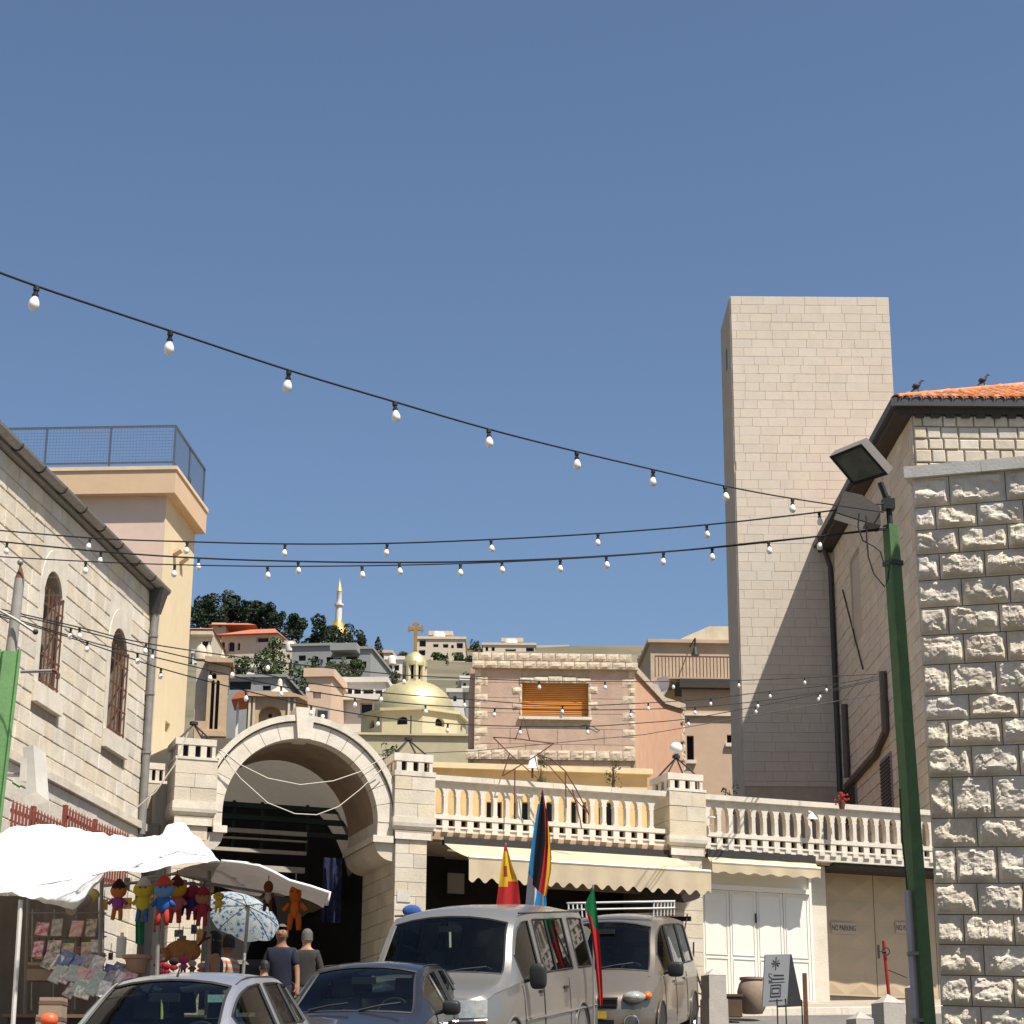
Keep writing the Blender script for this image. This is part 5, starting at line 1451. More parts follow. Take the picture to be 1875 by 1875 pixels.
# ---- gothic bits left of the arch
M_goth = mat('ochre_gothic_stone', (0.47, 0.34, 0.21), 0.9, 0.14, 2, .3, 10, stain=.4, stain_c=(0.28, 0.18, 0.1))
f = Frame(at_y(388, 1350, 56.0), 84.0)
go = thing('gothic_bell_turret', f(0, -1, -2), 'ochre stone turret with twin lancet windows behind the yellow wall', 'turret')
a, b = f.s(378, 1290), f.s(416, 1290)
lw = (f.s(385, 1290), f.s(391.5, 1290), f.h(390, 1335), f.h(390, 1245), 1.6); lw2 = (f.s(394, 1290), f.s(400.5, 1290), f.h(390, 1335), f.h(390, 1245), 1.6)
oc = (f.s(388, 1230), f.s(397, 1230), f.h(390, 1243), f.h(390, 1232), 1.0)
m = MB(f); wall_holes(m, a, b, -2, f.h(390, 1213), [lw, lw2, oc], .3); m.add([(a, 0, -2), (a, -2, -2), (a, -2, f.h(390, 1213)), (a, 0, f.h(390, 1213))], [(0, 3, 2, 1)]); m.build('wall', M_goth, go, recalc=False)
for q_ in (lw, lw2, oc): pane_mesh(f, q_, .29).build('lancet_pane', M_pane, go, recalc=False)
m = MB(f); m.prism([(a - .1, f.h(390, 1214)), (b + .12, f.h(390, 1214)), (b + .12, f.h(390, 1207)), (a - .1, f.h(390, 1203))], -2, .15); m.build('cornice', M_goth, go)
m = MB(f); m.prism([(a - .05, f.h(390, 1350)), (b + .02, f.h(390, 1350)), (b + .02, f.h(390, 1340)), (a - .05, f.h(390, 1340))], .001, .2); m.build('sill_band', M_goth, go)
m = MB(f); m.box(f.s(355, 1290), a - .02, -2, -.4, -2, f.h(360, 1205)); m.build('side_bay', M_tside, go)
m = MB(f); m.box(f.s(356, 1330), a + .05, -.39, .15, -2, f.h(366, 1322)); m.build('low_block', M_goth, go)
for (x, y, rr_) in ((366, 1196, 14), (380, 1196, 8), (405, 1210, 8)):
    p = f(f.s(x, y), -.6, f.h(x, y + 4)); kk = 56 / 3874.0
    m = MB(); m.lathe(p, [(rr_ * kk, 0), (rr_ * kk, 6 * kk), (rr_ * .85 * kk, 18 * kk), (rr_ * .5 * kk, 28 * kk), (.12 * rr_ * kk, 32 * kk), (.12 * rr_ * kk, 36 * kk)], 12); m.build('finial', M_cream, go, smooth=50)
f = Frame(at_y(498, 1330, 57.0), 86.0)
gb_ = thing('gothic_gable', f(0, -1, -2), 'stone gable with pointed arch window and small domed pinnacle above the gateway', 'gable')
a, b = f.s(452, 1300), f.s(543, 1300); ht_ = f.h(498, 1277)
pa = (f.s(474, 1300), f.s(516, 1300), f.h(498, 1330), f.h(498, 1292), 0.9)
m = MB(f); wall_holes(m, a, b, -2, ht_, [pa], .3); m.build('wall', M_goth, gb_, recalc=False)
m = MB(f); m.box(pa[0], pa[1], -.35, -.29, pa[2] - .5, pa[3]); TY = m.build('tympanum', M_bbrown, gb_)
for (x, y, rr_) in ((494, 1307, 4), (484, 1320, 6), (504, 1320, 6)):
    m = MB(); q = f(f.s(x, y), -.27, f.h(x, y)); m.ball(q, rr_ * 57 / 3874., 10, 6, (1, .1, 1)); m.build('trefoil', M_pane, TY)
m = MB(f); m.prism([(a - .05, ht_), (b + .05, ht_), (b + .3, f.h(498, 1285)), (b + .3, f.h(498, 1277)), (f.s(530, 1270), f.h(498, 1268)), (a - .05, f.h(498, 1268))], -1.5, .16); m.build('cornice', M_goth, gb_)
for x0_ in (455, 463, 527, 537):
    m = MB(f); m.box(f.s(x0_, 1300), f.s(x0_ + 4, 1300), .001, .08, -1.5, ht_ - .02); m.build('pilaster', M_cream, gb_)
kk = 57 / 3874.
p = f(f.s(510, 1270), -.6, f.h(510, 1268)); m = MB(); m.lathe(p, [(26 * kk, 0), (24 * kk, 4 * kk), (16 * kk, 12 * kk), (7 * kk, 18 * kk), (5 * kk, 22 * kk), (5 * kk, 30 * kk), (3 * kk, 35 * kk), (.2 * kk, 37 * kk)], 14); m.build('pinnacle', M_cream, gb_, smooth=50)
m = MB(f); m.prism([(f.s(425, 1282), f.h(430, 1286)), (f.s(455, 1270), f.h(430, 1281)), (f.s(455, 1270), f.h(430, 1270)), (f.s(436, 1270), f.h(430, 1272))], -1.2, .4); m.build('tiled_canopy', M_red, gb_)
m = MB(f); m.box(f.s(433, 1300), f.s(437, 1300), -.1, 0, -2, f.h(430, 1282)); m.build('canopy_post', M_white_paint, gb_)
# air conditioner on the arch
q = FAC(FAC.s(590, 1310, -.2), -.25, FAC.h(590, 1322, -.2))
ac = thing('air_conditioner', q, 'grey air conditioner unit perched on the gateway arch', 'air conditioner')
m = MB(FAC); s_, h_ = FAC.pix(578, 1325, -.2); s2, h2 = FAC.pix(603, 1299, -.2); m.box(s_, s2, -.5, -.2, h_, h2); m.build('case', M_grey_metal, ac)
cc_ = FAC((s_ + s2) / 2, -.19, (h_ + h2) / 2); m = MB(FAC); m.box(s_ + .03, s2 - .03, -.199, -.19, h_ + .05, h2 - .03); m.build('grille', M_black, ac)
m = MB(); m.ball(cc_, .04, 10, 6); m.build('fan_hub', M_white_paint, ac)

# ---- house with the bell, beyond the tower
BH = Frame(at_y(1265, 1260, 66.0), 88.0)
bh = thing('bell_house', BH(0, -2, -6), 'tan stone house with hanging bell, railed balcony and low domed roof beside the tower', 'house')
M_bh = mat('tan_ashlar', (0.46, 0.36, 0.26), 0.9, 0.12, 2, .2, 12, stain=.3, stain_c=(0.3, 0.22, 0.14))
M_bh2 = mat('peach_plaster', (0.52, 0.37, 0.26), 0.9, 0.06, 2, 0)
a, b = BH.s(1198, 1200), BH.s(1420, 1200)
m = MB(BH); m.box(a, b, -6, -1.2, BH.h(1265, 1250), BH.h(1265, 1163)); m.build('upper_wall', M_bh, bh)
m = MB(BH); m.box(a - .1, b, -6.1, -1.05, BH.h(1265, 1163), BH.h(1265, 1157)); m.build('roof_cornice', M_bh, bh)
m = MB(BH); m.prism([(BH.s(1240, 1157), BH.h(1265, 1158)), (b, BH.h(1265, 1158)), (b, BH.h(1265, 1124)), (BH.s(1310, 1130), BH.h(1265, 1125)), (BH.s(1265, 1140), BH.h(1265, 1145))], -6, -1.6); m.build('roof_dome', M_cream, bh)
m = MB(BH); m.box(a + .8, b, -1.2, .3, BH.h(1265, 1262), BH.h(1265, 1246)); m.build('balcony_beam', M_soff, bh)
m = MB(BH); m.box(a + .1, b, -1.199, .25, BH.h(1265, 1246), BH.h(1265, 1243)); m.build('balcony_floor', M_bh, bh)
BR = None
m = MB(BH); m.box(a, b, .2, .24, BH.h(1265, 1206), BH.h(1265, 1204)); BR = m.build('balcony_railing', M_rust, bh)
x = a
while x < BH.s(1345, 1220):
    m = MB(BH); m.box(x - .014, x + .014, .205, .235, BH.h(1265, 1243), BH.h(1265, 1206)); m.build('baluster', M_rust, BR); x += .115
lo = [(BH.s(1258, 1380), BH.s(1271, 1380), BH.h(1265, 1392), BH.h(1265, 1347)), (BH.s(1331, 1350), BH.s(1345, 1350), BH.h(1335, 1361), BH.h(1335, 1345))]
m = MB(BH); m2 = BH.s(1250, 1350)
wall_holes(m, m2, b, -8, BH.h(1265, 1262), lo, .25); m.build('lower_wall', M_bh2, bh, recalc=False)
for q_ in lo:
    pane_mesh(BH, q_, .24).build('window_pane', M_pane, bh, recalc=False)
    m = MB(BH); m.box(q_[0] - .06, q_[1] + .06, .001, .1, q_[2] - .12, q_[2]); m.build('window_sill', M_white_stone, bh)
m = MB(BH); m.box(m2, b, .001, .1, BH.h(1265, 1311), BH.h(1265, 1307)); m.build('string_course', M_white_stone, bh)
# bell on a bracket
bc = BH(BH.s(1272, 1180), .1, BH.h(1272, 1201))
bell = thing('bell', bc, 'dark bronze bell hanging from a bracket on the tan stone house', 'bell')
kk = 66 / 3874.
m = MB(); m.lathe(bc, [(8.5 * kk, 0), (8 * kk, 2 * kk), (5.5 * kk, 7 * kk), (4.2 * kk, 14 * kk), (2 * kk, 17 * kk), (.3 * kk, 18 * kk)], 14); m.build('bell_body', M_iron, bell, smooth=50)
m = MB(); m.tube([bc + Z * 17 * kk, bc + Z * 34 * kk], 2.2 * kk, 6); m.build('bell_yoke', M_iron, bell)
m = MB(); m.tube([bc + Z * 34 * kk, bc + Z * 36 * kk - BH.n * 1.4], 1.4 * kk, 6); m.build('bracket', M_iron, bell)
# ---- more of the crowded hillside
fill = [(352, 1196, 376, 1232, 178, M_bwhite, 'small white house tucked under the red-roofed house'), (440, 1222, 470, 1245, 150, M_bwhite, 'white garden house among the leafy trees below the villa'),
        (684, 1262, 720, 1300, 122, M_bw, 'cream house squeezed between the white house and the gold dome'), (735, 1222, 762, 1246, 178, M_bwhite, 'pale house half hidden by the golden lantern'),
        (788, 1228, 815, 1246, 200, M_bw, 'cream garden house below the beige apartment block'), (826, 1216, 848, 1246, 202, M_bwhite, 'white house with narrow front under the apartment block'),
        (845, 1246, 868, 1272, 130, M_bwhite, 'white shed-roofed house at the upper left of the pink stone house'), (984, 1186, 1040, 1230, 270, M_bw, 'long cream house on the skyline over the orange shutter'),
        (1100, 1192, 1160, 1230, 285, M_bwhite, 'pale house on the skyline at the right end of the pink house'), (690, 1196, 716, 1216, 205, M_bw, 'cream roof storey beside the dark cypress'),
        (505, 1180, 536, 1212, 172, M_bw, 'cream house wall between the villa and the concrete house'), (858, 1188, 884, 1230, 262, M_bbrown, 'brown house on the skyline left of the pink stone house')]
rgf = random.Random(31)
for (x0, y0, x1, y1, D, mt, lab) in fill:
    ws = []
    n = max(1, int((x1 - x0) / 11)); 
    for i in range(n):
        cx = x0 + (x1 - x0) * (i + .5) / n
        ws.append((cx - 2.6, y0 + 4, cx + 2.6, y0 + 10))
        if y1 - y0 > 30: ws.append((cx - 2.6, y0 + 18, cx + 2.6, y0 + 25))
    house('hillside_house', lab, x0, y0, x1, y1, D, mt, ws, az=90 + rgf.uniform(-8, 10), deep=7, parapet=.3)
for i, (x, y, w, h, D) in enumerate([(725, 1256, 30, 26, 150), (770, 1245, 34, 24, 180), (850, 1262, 30, 30, 140), (735, 1215, 24, 22, 205), (872, 1196, 24, 26, 258), (470, 1240, 40, 40, 136), (640, 1252, 40, 26, 128), (1175, 1225, 30, 36, 120), (580, 1232, 40, 30, 146)]):
    tree('slope_bush', 'dusty green bush between the crowded hillside houses', x, y, w, h, D, (M_olive, M_bush, M_pine)[i % 3], 'round', 450, i + 140, 'bushes between the hillside houses', cat='bush', trunk=.05)
# ================================================================== lamp posts
def lamp_post_right():
    D = 17.8
    top = at_y(1630, 962, D); bot = at_y(1701, 1990, D)
    base = Vector((top.x + (bot.x - top.x) * 1.0, D, gz(D)))
    base.x = bot.x + 0.02
    T = thing('lamp_post', base, 'tall dark green square lamp post with two floodlights before the rock-faced wall', 'lamp post')
    def along(t): return base + (top - base) * t
    L = (top - base).length
    w = 0.072
    ax = (top - base).normalized()
    ux = Vector((0.90, 0.436, 0)); uy = Vector((-0.436, 0.90, 0))
    def seg(a, b, w0, w1):
        m = MB(); vs = []
        for t, ww in ((a, w0), (b, w1)):
            c = along(t)
            vs += [c + ux * ww + uy * ww, c - ux * ww + uy * ww, c - ux * ww - uy * ww, c + ux * ww - uy * ww]
        m.add(vs, [(0, 1, 5, 4), (1, 2, 6, 5), (2, 3, 7, 6), (3, 0, 4, 7), (4, 5, 6, 7), (3, 2, 1, 0)])
        return m
    M_dg = mat('dark_green_paint', (0.02, 0.05, 0.028), 0.45, 0.3, 5, 0.2, 30, stain=.6, stain_c=(0.05, 0.06, 0.05))
    seg(0, .93, .066, .055).build('shaft', M_green_pole, T)
    seg(.93, .938, .068, .068).build('collar', M_dg, T)
    seg(.938, 1.0, .053, .05).build('upper_shaft', M_green_pole, T)
    # grey cable tray running up the left side
    m = MB(); c0 = along(0.02) - ux * 0.085; c1 = along(0.40) - ux * 0.075
    for (q0, q1, r_) in ((0.0, 1.0, .03),):
        m.tube([c0 + Vector((-.02, -.03, 0)), c1 + Vector((-.02, -.03, 0))], .033, 4)
    m.build('cable_tray', mat('grey_cable_tray', (0.34, 0.34, 0.36), .6, .1, 4, 0), T)
    m = MB(); m.tube([c1 + Vector((-.02, -.03, 0)), along(.48) - ux * .11, along(.56) - ux * .1], .008, 5); m.build('cable', M_iron, T)
    for t in (0.1, 0.2, 0.3):
        m = MB(); c = along(t) - ux * .085 + Vector((-.02, -.03, 0)); m.box(c.x - .03, c.x + .06, c.y - .04, c.y + .04, c.z, c.z + .03); m.build('tray_clip', M_grey_metal, T)
    # mast stub
    m = MB(); m.tube([top - ax * .05, top + ax * .28], .028, 8); m.build('stub', M_iron, T)
    m = MB(); c = top + ax * .2; m.box(c.x - .06, c.x + .05, c.y - .05, c.y + .05, c.z - .05, c.z + .05); m.build('clamp', M_black, T)
    M_head = mat('grey_lamp_housing', (0.16, 0.145, 0.125), .55, .1, 5, .1, 40)
    M_lens = mat('dusty_lamp_glass', (0.10, 0.11, 0.09), .25, .4, 6, 0, spec=.6)
    # upper floodlight: measured corners on the picture, a box about 0.42 m wide tilted down to the left
    def head(corners, D0, thick, back, name):
        c = [at_y(x, y, D0 + dd) for x, y, dd in corners]
        n = (c[1] - c[0]).cross(c[3] - c[0]).normalized()
        if n.dot(Vector((0, -1, 0))) < 0: n = -n
        bk = Vector(back)
        m = MB(); m.add(c + [p + bk for p in c], [(0, 1, 2, 3), (7, 6, 5, 4), (0, 4, 5, 1), (1, 5, 6, 2), (2, 6, 7, 3), (3, 7, 4, 0)])
        H = m.build(name, M_head, T)
        cen = sum(c, Vector()) / 4
        # black rim and recessed lens
        m = MB(); inn = [cen + (p - cen) * .84 + n * .004 for p in c]; 
        k = [p + n * .012 for p in c]; i2 = [cen + (p - cen) * .86 + n * .012 for p in c]
        m.add(k + i2 + c + inn, [(0, 1, 5, 4), (1, 2, 6, 5), (2, 3, 7, 6), (3, 0, 4, 7)] + [(8 + a, 8 + (a + 1) % 4, (a + 1) % 4, a) for a in range(4)] + [(4 + a, 4 + (a + 1) % 4, 12 + (a + 1) % 4, 12 + a) for a in range(4)]); m.build('rim', M_black, H)
        m = MB(); m.add([cen + (p - cen) * .86 + n * .003 for p in c], [(0, 1, 2, 3)]); m.build('lens', M_lens, H)
        return cen
    cen = head([(1518, 836, -.16), (1577, 812, -.2), (1626, 868, .05), (1562, 888, .05)], D, .2, Vector((.075, .12, .10)), 'floodlight_head')
    m = MB(); m.tube([top + ax * .2, at_y(1612, 884, D)], .03, 6); m.build('yoke', M_black, T)
    m = MB(); pp = [(1532, 938), (1545, 899), (1578, 906), (1611, 928), (1613, 962), (1585, 955)]
    fr_ = [at_y(x, y, D - .1) for x, y in pp]; bk_ = [p + Vector((.02, .32, .03)) for p in fr_]; n6 = 6
    m.add(fr_ + bk_, [tuple(range(6)), tuple(range(11, 5, -1))] + [(i, i + 6, (i + 1) % 6 + 6, (i + 1) % 6) for i in range(6)]); H2 = m.build('lower_floodlight_head', mat('brown_lamp_housing', (.07, .06, .05), .6), T)
    m = MB(); m.add([fr_[0] + Vector((0, .02, -.004)), fr_[5] + Vector((0, .02, -.004)), bk_[5] + Vector((0, -.02, -.004)), bk_[0] + Vector((0, -.02, -.004))], [(0, 1, 2, 3)]); m.build('lens', M_lens, H2)
    # loose wires
    m = MB(); m.tube([at_y(x, y, D - .16) for x, y in ((1573, 940), (1571, 965), (1580, 990), (1600, 1000), (1612, 1010), (1618, 1030))], .008, 5); m.build('loose_wire', M_iron, T)
    m = MB(); m.tube([at_y(x, y, D - .18) for x, y in ((1586, 945), (1587, 985), (1590, 1020), (1600, 1050), (1620, 1075), (1626, 1060), (1630, 1020))], .008, 5); m.build('loose_wire', M_iron, T)
    return T
lamp_post_right()
def lamp_post_left():
    D = 20.0
    a = at_y(20, 1196, D); b = at_y(-12, 1560, D)
    base = Vector((b.x - .15, D, gz(D)))
    T = thing('lamp_post', base, 'light green lamp post topped by a rusty steel mast beside the church', 'lamp post')
    ax = (a - base)
    M_lg = mat('light_green_paint', (0.13, 0.27, 0.10), .5, .15, 4, .2, 25, stain=.7, stain_c=(0.03, 0.08, 0.03))
    m = MB(); vs = []
    for t, w in ((0, .13), (1, .125)):
        c = base + ax * t
        for k in range(8):
            q = 2 * PI * k / 8 + PI / 8; rr_ = w * (1.0 if k % 2 else .82); vs.append(c + Vector((rr_ * math.cos(q), rr_ * math.sin(q), 0)))
    m.add(vs, [(k, (k + 1) % 8, 8 + (k + 1) % 8, 8 + k) for k in range(8)] + [tuple(range(8, 16))]); m.build('shaft', M_lg, T)
    for sx in (-1, 1):
        m = MB(); c0, c1 = base + ax * .3, base + ax * 1.005; m.box(c0.x, c0.x, 0, 0, 0, 0) if False else m.tube([c0 + Vector((sx * .1, -.07, 0)), c1 + Vector((sx * .1, -.07, 0))], .02, 4); m.build('flange', M_lg, T)
    M_steel = mat('rust_streaked_steel', (0.33, 0.31, 0.28), .6, .15, 3, .1, 20, stain=.95, stain_c=(0.13, 0.05, 0.025))
    t0 = base + ax * .98; t1 = at_y(36, 1060, D)
    m = MB(); m.tube([t0, t1], .058, 10, r2=.05); m.build('mast', M_steel, T, smooth=40)
    m = MB(); m.tube([t1, t1 + Z * .12], .05, 10, r2=.015); m.build('mast_cone', M_rust, T, smooth=40)
    m = MB(); m.ball(at_y(37, 1030, D), .032, 12, 8); m.build('finial_ball', M_grey_metal, T, smooth=True)
    m = MB(); m.tube([t1 + Z * .1, at_y(37, 1030, D)], .012, 6); m.build('finial_stem', M_rust, T)
    m = MB(); m.tube([at_y(38, 1230, D - .05), at_y(98, 1228, D - .05)], .018, 6); m.build('side_arm', M_grey_metal, T)
    m = MB(); m.tube([at_y(x, y, D - .05) for x, y in ((96, 1227), (103, 1229), (107, 1235), (105, 1243))], .022, 6); m.build('hook', M_rust, T)
    m = MB(); m.tube([at_y(-10, 1112, D - .1), at_y(30, 1135, D - .1), at_y(62, 1156, D - .1)], .016, 6); m.build('stay_bar', M_grey_metal, T)
    m = MB(); m.ball(at_y(65, 1157, D - .1), .03, 10, 6); m.build('stay_knob', M_iron, T, smooth=True)
    m = MB(); m.tube([at_y(24, 1432, D - .1), at_y(37, 1440, D - .1)], .02, 6); m.build('peg', M_lg, T)
lamp_post_left()

# ================================================================== strings of bulbs
M_bulb = mat('opal_bulb', (0.82, 0.80, 0.74), .35, .03, 3, 0, spec=.5)
_bm = MB(); _bm.lathe((0, 0, 0), [(.014, -.046), (.016, -.056), (.026, -.075), (.031, -.095), (.029, -.112), (.02, -.126), (.008, -.132), (.001, -.133)], 12)
bulb_me = _bm.mesh('bulb', M_bulb, smooth=False)
for p_ in bulb_me.polygons: p_.use_smooth = True
_bm = MB(); _bm.lathe((0, 0, 0), [(.001, .012), (.017, .010), (.018, -.014), (.013, -.016), (.0135, -.036), (.019, -.038), (.019, -.048), (.001, -.0485)], 10)
sock_me = _bm.mesh('socket', M_black)
def string(label, A, DA, B, DB, pts, bulbs, r=.0065, D_=None, tilt=0.0):
    a, b = at_y(A[0], A[1], DA), at_y(B[0], B[1], DB)
    dv = Vector((b.x - a.x, b.y - a.y, 0)); nn = Vector((dv.y, -dv.x, 0))
    def on(px, py):
        rr_ = ray(px, py); return rr_ * (a.dot(nn) / rr_.dot(nn))
    T = thing('string_lights', a, label, 'string lights', 'bulb strings over the street')
    P = [on(*A)] + [on(*p) for p in pts] + [on(*B)]
    # smooth through the points
    Q = []
    for i in range(len(P) - 1):
        p0, p1, p2, p3 = P[max(0, i - 1)], P[i], P[i + 1], P[min(len(P) - 1, i + 2)]
        for k in range(6):
            t = k / 6; Q.append(.5 * ((2 * p1) + (p2 - p0) * t + (2 * p0 - 5 * p1 + 4 * p2 - p3) * t * t + (3 * p1 - p0 - 3 * p2 + p3) * t ** 3))
    Q.append(P[-1])
    m = MB(); m.tube(Q, r, 5); m.build('cable', M_black, T, smooth=True)
    rg = random.Random(len(bulbs) * 7 + int(A[1]))
    for (px, py) in bulbs:
        # hang from the cable right above
        c = on(px, py)
        best = min(Q, key=lambda q: (q.x - c.x) ** 2 + (q.y - c.y) ** 2)
        i = Q.index(best); z = best.z
        for j in (i - 1, i):
            if 0 <= j < len(Q) - 1:
                q0, q1 = Q[j], Q[j + 1]; d = (q1 - q0); d.z = 0
                t = (c - q0).dot(d) / max(1e-9, d.dot(d))
                if 0 <= t <= 1: z = q0.z + (q1.z - q0.z) * t
        o = link_mesh('bulb', bulb_me, T); o.scale = (.88, .88, .88); o.location = Vector((c.x, c.y, z - .012)) - a
        o.rotation_euler = (rg.uniform(-.12, .12), rg.uniform(-.12, .12) + tilt, 0)
        s = link_mesh('socket', sock_me, o)
S1 = [(67, 524), (312, 606), (529, 678), (723, 736), (895, 786), (1056, 827), (1196, 860), (1327, 890), (1451, 913)]
string('thick black bulb string climbing steeply from the lamp post over the street', (-60, 476), 8.6, (1618, 938), 17.75, S1, S1, .0065)
S2 = [(165, 985), (343, 992), (522, 996), (709, 995), (899, 988), (1095, 977), (1294, 961), (1500, 938)]
string('bulb string crossing in front of the tower, uppermost of the level ones', (-60, 966), 20, (1618, 922), 17.75, S2, S2, .008)
S3 = [(13, 993), (185, 1010), (364, 1022), (546, 1028), (731, 1030), (919, 1027), (1110, 1018), (1304, 1003), (1500, 982)]
string('bulb string crossing in front of the tower with nine bulbs, middle of the level ones', (-60, 986), 20.5, (1622, 967), 17.75, S3, S3, .009)
S4 = [(157, 1028), (320, 1034), (490, 1037), (663, 1036), (843, 1032), (1026, 1024), (1215, 1011), (1407, 991)]
string('bulb string crossing in front of the tower, lowest of the level ones', (-60, 1016), 19.5, (1622, 970), 17.75, S4, S4, .0065)
EB = 41.0
La = [(146, 1149), (268, 1178), (491, 1210), (740, 1236), (987, 1247), (1108, 1248), (1232, 1248), (1353, 1246), (1473, 1241)]
string('thin bulb string sagging across the orange shutter lintel', (-40, 1106), 20, (1612, 1234), EB, La, La, .0075)
Lb = [(130, 1150), (280, 1189), (425, 1222), (563, 1250), (698, 1268), (850, 1280), (1030, 1292), (1187, 1287), (1302, 1279), (1409, 1266), (1513, 1255)]
string('thin bulb string sagging across the middle of the orange shutter', (-40, 1110), 20.1, (1612, 1238), EB, Lb, Lb, .0075)
Lc = [(160, 1174), (252, 1196), (386, 1228), (515, 1257), (650, 1278), (779, 1291), (906, 1297), (1028, 1300), (1155, 1299), (1273, 1295), (1388, 1284), (1502, 1267)]
string('thin bulb string sagging across the sill of the orange shutter', (-40, 1112), 20.2, (1612, 1241), EB, Lc, Lc, .0075)
Ld = [(161, 1178), (295, 1224), (450, 1265), (570, 1292), (693, 1313), (820, 1325), (953, 1330), (1075, 1330), (1158, 1325), (1260, 1316), (1383, 1294), (1498, 1271)]
string('thin bulb string hanging lowest, under the orange shutter', (-40, 1116), 20.3, (1612, 1244), EB, Ld, Ld[1:8] + Ld[9:], .0075)
m = MB(); m.tube([at_y(x, y, 40.5) for x, y in ((1030, 1331), (1045, 1329), (1060, 1330), (1075, 1327), (1085, 1330), (1098, 1338), (1093, 1341), (1080, 1334), (1062, 1332))], .012, 5)
tag(m.build('cable_knot', M_black), 'black knotted cable loop hanging under the orange shutter', 'cable')
for i, (pts, lab) in enumerate(((((480, 1352), (700, 1382), (870, 1375), (1000, 1362), (1180, 1345), (1335, 1318), (1612, 1270)), 'bare thin wire running from the arch across the pink stone house'),)):
    m = MB(); m.tube([at_y(x, y, 36.0 + 4 * k / 6) for k, (x, y) in enumerate(pts)], .008, 5); tag(m.build('overhead_wire', M_iron), lab, 'wire')
m = MB(); m.tube([FAC(FAC.s(x, y, .2), .2, FAC.h(x, y, .2)) for x, y in ((403, 1372), (440, 1400), (490, 1425), (550, 1437), (610, 1430), (660, 1413), (705, 1385))], .009, 5)
tag(m.build('drooping_cord', mat('pale_cord', (.6, .56, .48), .8)), 'pale cord drooping across the arch opening, upper of the pair', 'cord')
m = MB(); m.tube([FAC(FAC.s(x, y, .15), .15, FAC.h(x, y, .15)) for x, y in ((400, 1375), (440, 1425), (490, 1470), (540, 1490), (580, 1492), (620, 1477), (660, 1445), (708, 1400))], .009, 5)
tag(m.build('drooping_cord', MATS['pale_cord']), 'pale cord drooping lower across the arch opening', 'cord')
m = MB(); m.tube([at_y(x, y, 33.5) for x, y in ((250, 1480), (285, 1450), (320, 1400), (345, 1340))], .012, 5)
tag(m.build('guy_rope', MATS['pale_cord']), 'pale guy rope from the gateway pillar to the church corner', 'rope')

# ================================================================== lamps on the gateway and terrace pillars
def tripod_lamp(sL, sR, h, globe, label):
    w = sR - sL; c = FAC((sL + sR) / 2 - .02, -.36, h)
    T = thing('pillar_lamp', c, label, 'lamp')
    apex = c + Z * (0.38 if globe else .34)
    for dx, dy in ((-.3, -.28), (.3, -.28), (-.3, .28), (.3, .28)):
        q = c + FAC.x * dx - FAC.n * dy
        m = MB(); m.tube([q, apex], .017, 5); m.build('leg', M_iron, T)
    m = MB(); m.lathe(apex - Z * .01, [(.075, 0), (.075, .05), (.04, .06)], 10); m.build('fitting', M_iron, T)
    if globe:
        m = MB(); m.ball(apex + Z * .175, .125, 18, 12); m.build('globe', mat('opal_globe', (.82, .78, .70), .3), T, smooth=True)
tripod_lamp(P1L, P1R, hseq(360, (1352,))[0], False, 'dark metal tripod without globe on the left gateway pillar')
tripod_lamp(P2L, P2R, hseq(760, (1380,))[0], False, 'dark metal tripod without globe on the right gateway pillar')
tripod_lamp(P3L, P3R, hseq(1255, (1416,))[0], True, 'white globe lamp on four splayed legs above the terrace pillar')

# ---- wire star with its tail behind the balustrade rail
D = 36.6
star = thing('wire_star', at_y(980, 1440, D), 'rusty wire star with curved comet tail fixed to the balustrade', 'ornament')
def wire(name, pts, r, parent, mt=M_rust, DD=D, closed=False):
    m = MB(); m.tube([at_y(x, y, DD) for x, y in pts], r, 5, closed); return m.build(name, mt, parent)
pen = [((959, 1315), (919, 1440)), ((959, 1315), (989, 1429)), ((903, 1350), (1014, 1361)), ((903, 1350), (989, 1429)), ((1014, 1361), (919, 1422))]
wire('star_frame', [(943, 1355), (959, 1314), (970, 1356)], .012, star)
wire('star_frame', [(903, 1350), (943, 1352), (970, 1356), (1014, 1361)], .012, star)
wire('star_frame', [(1014, 1361), (984, 1382), (955, 1400), (920, 1421)], .012, star)
wire('star_frame', [(920, 1421), (933, 1380)], .012, star)
wire('star_frame', [(903, 1350), (935, 1382), (989, 1429), (979, 1384)], .012, star)
wire('tail_hoop', [(985, 1382), (1010, 1390), (1035, 1412), (1055, 1445), (1070, 1475), (1079, 1491)], .013, star)
wire('tail_hoop', [(985, 1384), (1005, 1402), (1030, 1430), (1055, 1465), (1079, 1491)], .011, star)
wire('stay', [(943, 1408), (942, 1470)], .012, star)
wire('stay', [(1035, 1415), (1037, 1480)], .012, star)
wire('stay', [(1048, 1445), (1062, 1500), (1065, 1518)], .012, star)
p = at_y(975, 1395, 36.9)
lp = thing('terrace_floodlight', p - Z * .15, 'small pale floodlight behind the wire star', 'lamp')
m = MB(); m.taper(p.x - .09, p.x + .1, p.y - .05, p.y + .08, p.z - .12, p.x - .03, p.x + .08, p.y, p.y + .08, p.z + .12); m.build('head', M_white_paint, lp)
m = MB(); m.tube([p - Z * .3, p - Z * .1], .02, 5); m.build('stem', M_iron, lp)
